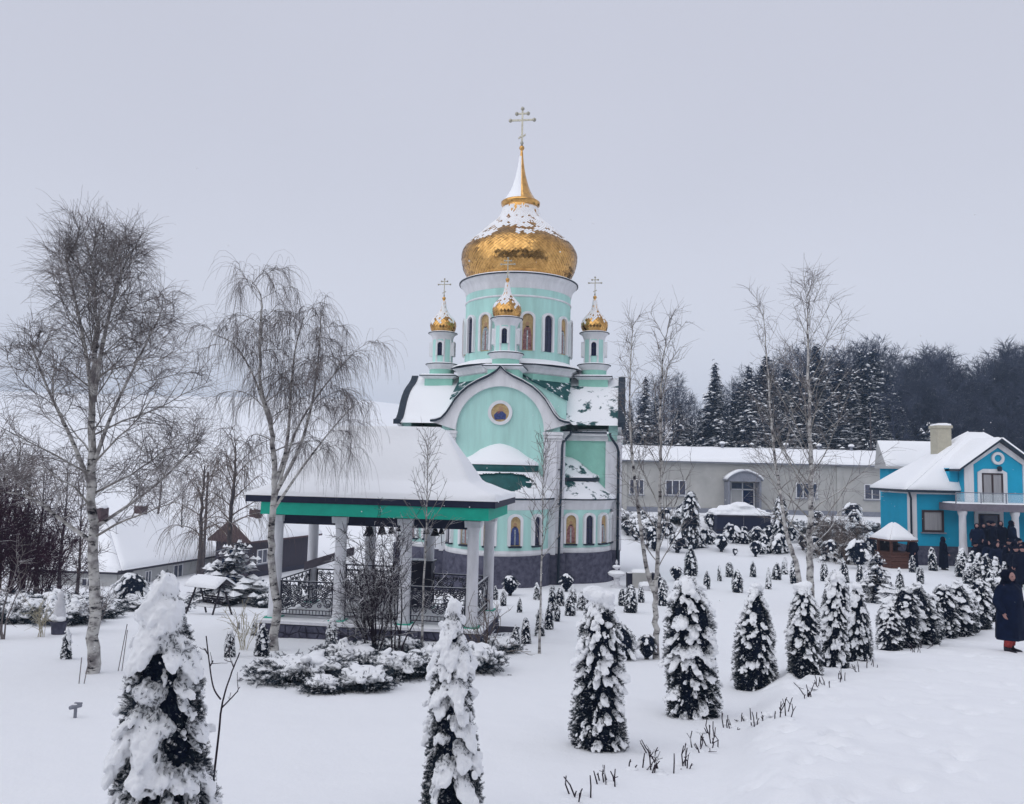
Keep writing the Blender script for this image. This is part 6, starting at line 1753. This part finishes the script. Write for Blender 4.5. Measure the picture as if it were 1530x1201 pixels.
for px, top, d, v, w_ in ((1068, 540, 92, 0, .9), (963, 560, 94, 2, .8), (1120, 545, 90, 0, 1.0), (1146, 528, 93, 1, 1.05), (1098, 585, 91, 1, .9), (1176, 545, 90, 0, 1.0), (1222, 512, 92, 0, 1.05), (1200, 555, 88, 1, .95), (1258, 535, 90, 1, 1.05), (1290, 522, 92, 0, 1.15), (1310, 520, 94, 1, 1.1), (1275, 565, 87, 0, 1.1),
                          (1330, 555, 90, 1, 1.0), (1345, 590, 88, 0, 1.1), (1240, 580, 86, 2, 1.0), (1160, 590, 86, 2, 1.1), (1305, 590, 86, 1, 1.0), (1085, 600, 88, 2, .9), (1045, 610, 92, 2, .8), (1135, 600, 96, 1, 1.1), (1210, 570, 98, 1, 1.2), (1188, 575, 100, 0, 1.2), (1250, 560, 101, 0, 1.2), (1320, 560, 101, 1, 1.2), (940, 600, 96, 2, .8), (978, 590, 97, 2, .8), (1130, 560, 87, 0, 1.1), (1155, 556, 95, 0, 1.1), (1108, 570, 95, 1, 1.1), (1184, 560, 94, 1, 1.1), (1232, 545, 95, 1, 1.1), (1268, 548, 96, 0, 1.1), (1300, 545, 88, 1, 1.1), (1340, 560, 96, 0, 1.0), (1218, 600, 84, 1, 1.2), (1180, 610, 84, 0, 1.2), (1260, 610, 84, 1, 1.2), (1320, 615, 84, 0, 1.2), (1140, 615, 84, 1, 1.1), (1062, 585, 95, 1, .9), (1015, 600, 97, 2, .9)):
    put_con(px, top, d, v, {1068: 'pointed spruce standing clear of the other conifers above the grey building roof', 1222: 'tallest pointed conifer of the forest, behind the tallest birch'}.get(px, LC), FG, w_)
# single tree silhouettes that stand alone keep their own label through their group; bare forest trees follow
def far_tree(seed, h, n1=26):
    t = [Vector((0, 0, -.3)), Vector((.1, 0, h * .4)), Vector((-.1, .1, h * .7)), Vector((0, 0, h))]
    return make_tree(seed, t, .17, .02, n1, .22, lambda u: 40 - 14 * u, lambda u: h * .36 - h * .24 * u, 9, 6,
                     dict(g1=-.05, g2=-.03, g3=.0, l2=.45, l3=.9, r1=.42, wob=.09, rtw=.018, rmin=.02), 'wood_far', 'wood_far', 'wood_far', 7)
FAR = [far_tree(511, 15), far_tree(512, 14), far_tree(513, 15, 30)]
LB = 'bare dark deciduous tree in the forest behind the blue house and grey building'
def put_far(px, top, d, v):
    g = gd(px, d); s = (H(px, top, d) - g.z) / 15
    t = thing('forest_tree', LB, 'tree', g, rf_.uniform(0, 6), 'bare trees of the forest', (s * 1.1, s * 1.1, s))
    ob('trunk', FAR[v][0], t); ob('crown', FAR[v][1], t)
def skyline(px):
    return float(np.interp(px, [925, 960, 1000, 1030, 1060, 1110, 1200, 1300, 1330, 1360, 1390, 1410, 1440, 1455, 1480, 1510, 1540, 1600], [600, 585, 560, 575, 600, 560, 530, 520, 520, 545, 530, 532, 545, 560, 530, 528, 525, 530]))
for row, (d0, n, dy) in enumerate(((85, 34, 42), (90, 40, 12), (95, 44, 3), (101, 44, 0), (108, 44, 0))):
    for i in range(n):
        px = 915 + (1640 - 915) * (i + rf_.uniform(0, 1)) / n
        if px < 1335 and row < 3: continue
        if px < 1110 and rf_.uniform() < .45: continue
        d = d0 + rf_.uniform(-2.5, 2.5)
        put_far(px, skyline(px) + dy + abs(rf_.normal(0, 14)), d, int(rf_.integers(0, 3)))
# dark young spruce thicket closing the floor of the forest
UND = make_conifer(521, 6.0, 2.2, 16, 10, .2)
for i in range(60):
    px = 925 + 700 * (i + rf_.uniform(0, 1)) / 60; d = rf_.uniform(80, 104)
    g = gd(px, d); s = rf_.uniform(.8, 1.5)
    t = thing('young_spruce', 'young dark spruce in the undergrowth of the forest', 'tree', g, rf_.uniform(0, 6), 'undergrowth of the forest', (s, s, s))
    for n_, m_ in zip(('trunk', 'crown', 'snow'), UND): ob(n_, m_, t)['kind' if n_ == 'snow' else 'part'] = 'stuff' if n_ == 'snow' else n_
# small spruce by the well and the layered pine at the swing
SPR = make_conifer(522, 2.2, .8, 13, 8, .95)
def put_spr(px, py, top, lab, sx=1.0, d=None):
    g = gd(px, d) if d else G(px, py); s = (H(px, top, g.y) - g.z) / 2.2
    t = thing('small_spruce', lab, 'spruce', g, rf_.uniform(0, 6), None, (s * sx, s * sx, s))
    for n_, m_ in zip(('trunk', 'crown', 'snow'), SPR): ob(n_, m_, t)['kind' if n_ == 'snow' else 'part'] = 'stuff' if n_ == 'snow' else n_
put_spr(1311, 900, 828, 'small snow tiered spruce in front of the brown well house', 1.2)
put_spr(352, 880, 812, 'broad layered pine with snow on its tiers behind the garden swing', 1.9, 36)
# village trees on the left: brown weeping willow and thin thickets
will = make_tree(531, [Vector((0, 0, -.2)), Vector((.2, 0, 2.5)), Vector((-.1, 0, 4.5)), Vector((0, 0, 6))], .14, .03, 22, .3, lambda u: 55 - 20 * u, lambda u: 2.6 - 1.4 * u, 6, 5,
                 dict(g1=.12, g2=.6, g3=.95, l2=.4, l3=1.5, r1=.4, wob=.09, rtw=.008, rmin=.010), 'twig_brown', 'twig_brown', 'bark', 8)
for px, top, d, lab in ((345, 660, 46, 'brownish weeping willow behind the weeping birch'), (300, 690, 52, 'small weeping willow beside the farm house chimney')):
    g = gd(px, d); put_tree(will, 'willow_tree', lab, g, rf_.uniform(0, 6), (H(px, top, d) - g.z) / 6.2)
vt = make_tree(532, [Vector((0, 0, -.2)), Vector((.2, 0, 2.5)), Vector((-.1, 0, 5)), Vector((0, 0, 7.5))], .13, .02, 26, .15, lambda u: 42 - 20 * u, lambda u: 2.6 - 1.5 * u, 7, 4,
               dict(g1=-.05, g2=.0, g3=.1, l2=.42, l3=.5, r1=.42, wob=.1, rtw=.007, rmin=.010), 'twig_brown', 'twig_brown', 'bark', 7)
for px, top, d in ((20, 655, 36), (60, 700, 38), (95, 690, 41), (-15, 640, 34), (40, 690, 33), (120, 720, 44), (0, 700, 30), (235, 690, 75), (270, 720, 77), (200, 720, 76), (420, 740, 78), (390, 735, 79)):
    g = gd(px, d); put_tree(vt, 'thicket_tree', 'thin brown leafless tree in the thicket around the farm buildings', g, rf_.uniform(0, 6), (H(px, top, d) - g.z) / 7.6, 'thicket round the farm buildings')
# dark conifer wood behind the photographer: what the gilded domes mirror
for i in range(90):
    x = -64 + 128 * (i + rf_.uniform(0, 1)) / 90; y = rf_.uniform(-48, -14)
    s = rf_.uniform(1.0, 1.75)
    t = thing('conifer_tree', 'dark conifer in the wood at the top of the slope opposite the church', 'tree', (x, y, Tz(x, y)), rf_.uniform(0, 6), 'wood opposite the church', (s * 1.2, s * 1.2, s))
    for n_, m_ in zip(('trunk', 'crown', 'snow'), CON[i % 3]): ob(n_, m_, t)['kind' if n_ == 'snow' else 'part'] = 'stuff' if n_ == 'snow' else n_
# ------------------------------------------------------------------ garden furniture
# swing bench with a little roof
g = gd(318, 27.0)
sw_ = thing('garden_swing', 'roofed wooden garden swing with snow on its canopy', 'garden swing', g, R_(-25), None, .62)
for s in (-1, 1):
    for q in (-1, 1):
        MB().tube([(s * .95, q * .75, -.1), (s * .85, q * .08, 1.62)], .05, 6).build('leg', M['wood_dark'], sw_)
MB().box(-1.0, 1.0, -.05, .05, 1.60, 1.70).build('top_beam', M['wood_dark'], sw_)
rf = MB().add([(-1.15, -.75, 1.52), (1.15, -.75, 1.52), (1.15, 0, 1.98), (-1.15, 0, 1.98), (1.15, .75, 1.52), (-1.15, .75, 1.52)], [(0, 1, 2, 3), (3, 2, 4, 5)]).build('canopy', M['wood_dark'], sw_)
sheet(rf, (-1.15, -.75, 1.53), (1.15, -.75, 1.53), (1.15, 0, 1.99), (-1.15, 0, 1.99), .15, 8, 5, 1); sheet(rf, (-1.15, .75, 1.53), (1.15, .75, 1.53), (1.15, 0, 1.99), (-1.15, 0, 1.99), .15, 8, 5, 2)
for i in range(4):
    MB().box(-.7, .7, -.24 + .12 * i, -.15 + .12 * i, .42, .45).build('seat_slat', M['wood_dark'], sw_)
    MB().box(-.7, .7, .26 + .015 * i, .29 + .015 * i, .50 + .12 * i, .59 + .12 * i).build('back_slat', M['wood_dark'], sw_)
sn = MB(); snow_sheet(sn, (-.7, -.25, .455), (.7, -.25, .455), (.7, .25, .455), (-.7, .25, .455), .10, 6, 4, 1); sn.build('snow', M['snow'], sw_, smooth=True)
for s in (-1, 1):
    MB().tube([(s * .7, 0, .44), (s * .7, 0, 1.6)], .012, 5).build('chain', M['iron'], sw_)
    MB().box(s * .70 - .03, s * .70 + .03, -.26, .28, .66, .70).build('armrest', M['wood_dark'], sw_)

# white tiered fountain
g = G(921, 878)
k = g.y / FPX
ft = thing('fountain', 'white tiered garden fountain filled with snow beside the church corner', 'fountain', g, 0, None, .62)
MB().lathe([(.02, -.2), (.40, -.2), (.40, .12), (.22, .18), (.16, .45), (.20, .60), (.12, .62)], 20).build('pedestal', M['plaster_white'], ft, smooth=True)
MB().lathe([(.12, .60), (.25, .68), (.50, .80), (.58, .93), (.54, .95), (.1, .90)], 24).build('basin', M['plaster_white'], ft, smooth=True)
MB().lathe([(.07, .88), (.06, 1.10), (.10, 1.18), (.26, 1.28), (.28, 1.36), (.06, 1.36)], 18).build('upper_basin', M['plaster_white'], ft, smooth=True)
MB().lathe([(.05, 1.34), (.05, 1.50), (.09, 1.58), (.06, 1.66), (.02, 1.78)], 12).build('finial', M['plaster_white'], ft, smooth=True)
MB().lathe([(.55, .945), (.45, 1.04), (.2, 1.10), (.06, 1.10)], 24).build('snow', M['snow'], ft, smooth=True)
MB().lathe([(.27, 1.36), (.2, 1.42), (.05, 1.44)], 18).build('snow', M['snow'], ft, smooth=True)
# stone block with dark posts
g = G(958, 878)
bl = thing('stone_bench', 'grey pebble block between two dark posts, snow bench in front', 'bench', g)
MB().box(-.38, .38, -.15, .25, -.2, .62).build('block', M['grey_render'], bl)
MB().box(-.58, -.385, -.17, .2, -.2, .58).build('post', M['iron'], bl)
MB().lathe([(.19, -.2), (.20, .5), (.15, .62), (.02, .64)], 14, (.58, 0)).build('post', M['iron'], bl, smooth=True)
sn = MB(); snow_sheet(sn, (-.4, -.16, .62), (.4, -.16, .62), (.4, .26, .62), (-.4, .26, .62), .12, 5, 4, 2); sn.build('snow', M['snow'], bl, smooth=True)
MB().box(-.2, .9, -1.0, -.5, -.2, .22).build('seat', M['plaster_white'], bl)
sn = MB(); snow_sheet(sn, (-.2, -1.0, .22), (.9, -1.0, .22), (.9, -.5, .22), (-.2, -.5, .22), .10, 6, 4, 2); sn.build('snow', M['snow'], bl, smooth=True)
# small white garden figure in snow on a planter
g = gd(97, 19.6)
fg = thing('garden_figure', 'white garden figure shrouded in snow on a dark planter near the left hedge', 'statue', g)
MB().lathe([(.14, -.1), (.17, .25), (.22, .32), (.2, .33)], 14).build('planter', M['stone'], fg, smooth=True)
MB().lathe([(.15, .32), (.13, .55), (.10, .72), (.12, .78), (.05, .84), (.075, .92), (.06, 1.0), (.01, 1.03)], 14).build('figure', M['plaster_white'], fg, smooth=True)
mb = MB(); rr = np.random.default_rng(4)
for i in range(8): blob(mb, (rr.normal(0, .1), rr.normal(0, .1), .34 + rr.uniform(0, .1)), ((.12, 0, 0), (0, .12, 0), (0, 0, .06)), rr)
ob('snow', remeshed(mb, .02, 'snow', M['snow'], 2), fg)
# garden stakes by the birch, garden tap in the lawn
g = gd(137, 12.6)
stt = thing('garden_stakes', 'pair of thin leaning garden stakes by the tall birch trunk', 'stakes', g)
MB().tube([(-.05, 0, -.1), (-.03, 0, .40)], .007, 5).build('stake', M['twig'], stt); MB().tube([(.02, 0, -.1), (.09, 0, .40)], .007, 5).build('stake', M['twig'], stt)
g = gd(188, 14.0)
stt = thing('garden_stakes', 'pair of thin leaning garden stakes left of the broad snowy thuja', 'stakes', g)
MB().tube([(0, 0, -.1), (.12, 0, .80)], .007, 5).build('stake', M['twig'], stt); MB().tube([(.07, 0, -.1), (.13, 0, .70)], .007, 5).build('stake', M['twig'], stt)
g = G(112, 1073)
tp = thing('garden_tap', 'small metal garden tap standing in the snow of the left lawn', 'tap', g)
MB().tube([(0, 0, -.1), (0, 0, .13)], .02, 8).build('pipe', M['trim_grey'], tp)
MB().tube([(-.075, 0, .115), (-.02, 0, .135), (.07, 0, .15)], [.022, .03, .02], 8).build('spout', M['trim_grey'], tp)
MB().box(-.015, .075, -.015, .015, .165, .185).build('handle', M['trim_grey'], tp)
MB().ball((-.01, 0, .165), .03, 8, 6, sq=(1.5, .8, .5)).build('snow', M['snow'], tp, smooth=True)
# pole with a wire beyond the farm house
g = gd(306, 62)
po = thing('utility_pole', 'thin grey utility pole rising behind the farm house roof', 'pole', g)
MB().tube([(0, 0, -.3), (0, 0, H(306, 705, 62) - g.z)], [.13, .09], 8).build('shaft', M['bark'], po)
MB().box(-.5, .5, -.05, .05, H(306, 712, 62) - g.z, H(306, 712, 62) - g.z + .1).build('crossarm', M['bark'], po)
# lamp post (thin) before the forest
g = gd(1303, 61)
po = thing('lamp_pole', 'thin dark lamp pole behind the grey building roof', 'pole', gd(1303, 76))
MB().tube([(0, 0, -.3), (0, 0, H(1303, 615, 76) - po.location.z)], [.10, .07], 8).build('shaft', M['bark'], po)

# ------------------------------------------------------------------ people
def capsule(mb, a, b, r0, r1, n=10):
    a = Vector(a); b = Vector(b)
    mb.ball(a, r0, n, 8); mb.ball(b, r1, n, 8); mb.tube([a, b], [r0, r1], n)

def body_mesh(seed, arm=.0, stride=.1):
    mb = MB()
    # legs
    for s, st in ((-1, stride), (1, -stride)):
        capsule(mb, (s * .10, 0, .92), (s * .10, -st * .5, .50), .095, .065); capsule(mb, (s * .10, -st * .5, .50), (s * .10, -st * .4 + .03, .09), .062, .042)
        capsule(mb, (s * .10, -st * .4 + .03, .07), (s * .11, -st * .4 - .13, .04), .045, .038)
    # trunk
    mb.ball((0, 0, .98), .17, 12, 8, sq=(1.0, .72, .9)); mb.ball((0, 0, 1.20), .185, 12, 8, sq=(1.0, .66, 1.15)); mb.ball((0, 0, 1.36), .17, 12, 8, sq=(1.15, .62, .6))
    capsule(mb, (-.17, 0, 1.40), (.17, 0, 1.40), .062, .062); capsule(mb, (0, 0, 1.40), (0, -.015, 1.53), .056, .05)
    # head with face
    mb.ball((0, -.02, 1.64), .095, 14, 10, sq=(.86, 1.0, 1.18)); mb.ball((0, -.065, 1.585), .05, 10, 8, sq=(1, .9, .8))
    mb.ball((0, -.122, 1.625), .017, 8, 6, sq=(.8, 1.1, 1.5))
    for s in (-1, 1):
        mb.ball((s * .084, .0, 1.635), .022, 8, 6, sq=(.4, 1, 1.4))
        # arm and hand with five fingers
        sh = Vector((s * .19, 0, 1.40)); el = Vector((s * .245, .02 + arm * .1, 1.12)); wr = Vector((s * .25, -.06 - arm, .90))
        capsule(mb, sh, el, .055, .043); capsule(mb, el, wr, .042, .029)
        pd = (wr - el).normalized()
        pm = wr + pd * .05; mb.ball(pm, .040, 8, 6, sq=(.5, .9, 1.1))
        for f in range(4):
            y = -.03 + .02 * f; L = (.068, .08, .075, .06)[f]
            k0 = pm + Vector((0, y, 0)) + pd * .03; k1 = k0 + pd * L * .55; k2 = k1 + (pd + Vector((-s * .5, 0, 0))).normalized() * L * .45
            capsule(mb, k0, k1, .0095, .009, 6); capsule(mb, k1, k2, .009, .008, 6)
        th0 = wr + pd * .02 + Vector((0, -.03, 0)); th1 = th0 + (pd + Vector((-s * .25, -.7, 0))).normalized() * .05
        capsule(mb, th0, th1, .012, .009, 6)
    return remeshed(mb, .012, 'body', M['skin'], 2)

def coat_mesh(seed, hem, flare, arm, mat_, folds=.02, sleeve=True):
    """long coat as one skin: shell of oval sections plus sleeves"""
    rng = np.random.default_rng(seed); mb = MB()
    secs = [(hem, .27 * flare, .21 * flare), (hem + .15, .262 * flare, .205 * flare), (.75, .25, .20), (.95, .235, .19), (1.10, .225, .18), (1.25, .235, .175), (1.36, .225, .16), (1.43, .17, .125), (1.48, .085, .085), (1.53, .075, .08)]
    n = 28; vs = []; ph = rng.uniform(0, 6, 3)
    for z, a, b in secs:
        for i in range(n):
            t = 2 * math.pi * i / n
            k = 1 + folds * 2 * math.sin(5 * t + ph[0]) * max(0, (1.2 - z)) + folds * math.sin(9 * t + ph[1] + z * 3) * max(0, 1.3 - z)
            vs.append((a * k * math.cos(t), b * k * math.sin(t), z))
    fs = [(j * n + i, j * n + (i + 1) % n, (j + 1) * n + (i + 1) % n, (j + 1) * n + i) for j in range(len(secs) - 1) for i in range(n)]
    fs += [tuple(range(n - 1, -1, -1)), tuple((len(secs) - 1) * n + i for i in range(n))]
    mb.add(vs, fs)
    for s in (-1, 1):
        sh = Vector((s * .185, 0, 1.385)); el = Vector((s * .265, .02 + arm * .1, 1.11)); wr = Vector((s * .262, -.055 - arm, .91))
        capsule(mb, sh, el, .088, .078, 12); capsule(mb, el, wr, .076, .062, 12)
    return remeshed(mb, .018, 'coat', mat_, 3, .012, .12)

def head_cloth(mat_, kind):
    mb = MB()
    if kind == 'scarf':
        for i in range(3):
            pass
        mb.ball((0, .022, 1.655), .122, 14, 10, sq=(.95, .95, 1.12)); mb.ball((0, .02, 1.54), .105, 12, 8, sq=(1.1, .9, .8)); capsule(mb, (0, .03, 1.54), (0, .06, 1.40), .10, .12)
        for s in (-1, 1): capsule(mb, (s * .09, -.02, 1.64), (s * .055, -.06, 1.53), .035, .04)
    else:
        mb.ball((0, .012, 1.69), .108, 14, 10, sq=(.95, 1.05, .95)); mb.tube([(0, 0, 1.66), (0, 0, 1.71)], .112, 16)
    return remeshed(mb, .014, 'head_cloth', mat_, 2)

def legwear(mat_, stride, z0, z1, puff=1.15):
    mb = MB()
    for s, st in ((-1, stride), (1, -stride)):
        mb.tube([(s * .10, -st * .5, z1), (s * .10, -st * .47, (z0 + z1) / 2), (s * .10, -st * .42 + .02, z0)], [.082 * puff, .074 * puff, .066 * puff], 12)
    return mb.mesh('trousers', [mat_], True)
def boots_mesh(stride):
    mb = MB()
    for s, st in ((-1, stride), (1, -stride)):
        capsule(mb, (s * .10, -st * .4 + .03, .16), (s * .10, -st * .4 + .03, .06), .058, .056); capsule(mb, (s * .10, -st * .4 + .02, .055), (s * .112, -st * .4 - .14, .045), .056, .046)
    return remeshed(mb, .014, 'boots', M['boot'], 2)

BODY1 = body_mesh(1, .02, .12)
def eyes(t):
    mb = MB()
    for s in (-1, 1): mb.ball((s * .034, -.104, 1.648), .011, 8, 6, sq=(1.3, .6, .7))
    mb.ball((0, -.106, 1.578), .012, 8, 6, sq=(2.0, .5, .5))
    return mb.mesh('face_features', [M['brown_frame']])
FACE = eyes(None)
# the woman on the path
g = G(1510, 974)
hw_ = (H(1512, 849, g.y) - g.z) / 1.78
pw = thing('person', 'person in long navy coat, red trousers and dark head scarf walking on the snowy path', 'person', g - Vector((0, 0, .03)), R_(18), None, (hw_ * 1.2, hw_ * 1.2, hw_))
ob('body', BODY1, pw); ob('face_features', FACE, pw)
ob('coat', coat_mesh(5, .30, 1.0, .02, M['coat'], .045), pw)
ob('head_scarf', head_cloth(M['black'], 'scarf'), pw)
ob('trousers', legwear(M['red'], .12, .16, .46, 1.0), pw); ob('boots', boots_mesh(.12), pw)
# dark-clad crowd at the house door
BODY2 = body_mesh(2, .08, .02)
COATS = [coat_mesh(11, .14, 1.05, .06, M['black']), coat_mesh(12, .30, 1.0, .10, M['black']), coat_mesh(13, .55, .95, .04, M['coat'])]
SC = head_cloth(M['black'], 'scarf'); CAPM = head_cloth(M['black'], 'cap')
TRB = legwear(M['black'], .02, .10, .85); BTB = boots_mesh(.02)
crowd = [(1456, 40, 0), (1466, 41.5, 1), (1474, 39.5, 2), (1483, 42.5, 0), (1491, 40.5, 1), (1499, 39, 0), (1507, 41, 1), (1516, 39.5, 2), (1524, 38, 0), (1478, 43.4, 1), (1495, 43.2, 0), (1512, 43, 2), (1522, 42, 1), (1530, 40, 0), (1503, 37, 1), (1517, 36, 0), (1488, 38, 2), (1470, 43, 0), (1527, 35, 1), (1460, 42.5, 2)]
rp_ = np.random.default_rng(9)
for i, (px, d, v) in enumerate(crowd):
    g = gd(px, d)
    zf = g.z if d < 42.3 else max(g.z, HZ + z_pl - .17)
    t = thing('person', 'person in black clothes standing in the crowd before the blue house door', 'person', (g.x, g.y, zf - .02), R_(rp_.uniform(-50, 80)), 'dark clad crowd before the blue house', tuple(np.array((1.12, 1.12, 1.0)) * rp_.uniform(.96, 1.08)))
    ob('body', BODY2, t); ob('coat', COATS[v], t); ob('trousers', TRB, t); ob('boots', BTB, t); ob('head_scarf' if i % 3 else 'cap', SC if i % 3 else CAPM, t)
for px, py, lab in ((1363, 842, 'person in dark clothes standing beside the brown well house'), (1409, 846, 'person in black standing before the plain wall of the blue house')):
    g = gd(px, 43.5)
    t = thing('person', lab, 'person', g - Vector((0, 0, .02)), R_(-60 if px < 1400 else 80), None, (1.05, 1.05, 1.02))
    ob('body', BODY2, t); ob('coat', COATS[0], t); ob('trousers', TRB, t); ob('boots', BTB, t); ob('head_scarf', SC, t)

# ------------------------------------------------------------------ falling snow flakes (sparse)
rngF = np.random.default_rng(19)
V0 = np.array([(1, 0, 0), (-1, 0, 0), (0, 1, 0), (0, -1, 0), (0, 0, 1), (0, 0, -1)], float); F0 = np.array([(0, 2, 4), (2, 1, 4), (1, 3, 4), (3, 0, 4), (2, 0, 5), (1, 2, 5), (3, 1, 5), (0, 3, 5)])
n = 1100
yy = rngF.uniform(5, 40, n); xx = rngF.uniform(-.72, .72, n) * yy; zf = 6 + rngF.uniform(-.30, .5, n) * yy
ok = zf > T(xx, yy) + .1
pos = np.stack([xx, yy, zf], 1)[ok]; sz = rngF.uniform(.003, .007, len(pos))
V = (pos[:, None] + V0[None] * sz[:, None, None]).reshape(-1, 3); Fq = (F0[None] + (np.arange(len(pos)) * 6)[:, None, None]).reshape(-1, 3)
o = ob('falling_snow', np_mesh('falling_snow', V, Fq, M['snow'])); tag(o, 'sparse snow flakes falling through the air over the garden', 'snow', kind='stuff')
# ------------------------------------------------------------------ winter haze
HAZE = 0.0010
if HAZE > 0:
    hm = bpy.data.materials.new('haze'); hm.use_nodes = True
    ht = hm.node_tree; ht.nodes.clear()
    ho = ht.nodes.new('ShaderNodeOutputMaterial'); hv = ht.nodes.new('ShaderNodeVolumePrincipled')
    hv.inputs['Color'].default_value = (.55, .74, 1.0, 1); hv.inputs['Density'].default_value = HAZE; hv.inputs['Anisotropy'].default_value = 0.0
    ht.links.new(hv.outputs[0], ho.inputs['Volume'])
    hz = MB().box(-430, 430, -70, 470, -14, 46).build('haze', hm)
    hz['kind'] = 'stuff'; hz['label'] = 'thin pale winter haze filling the air'
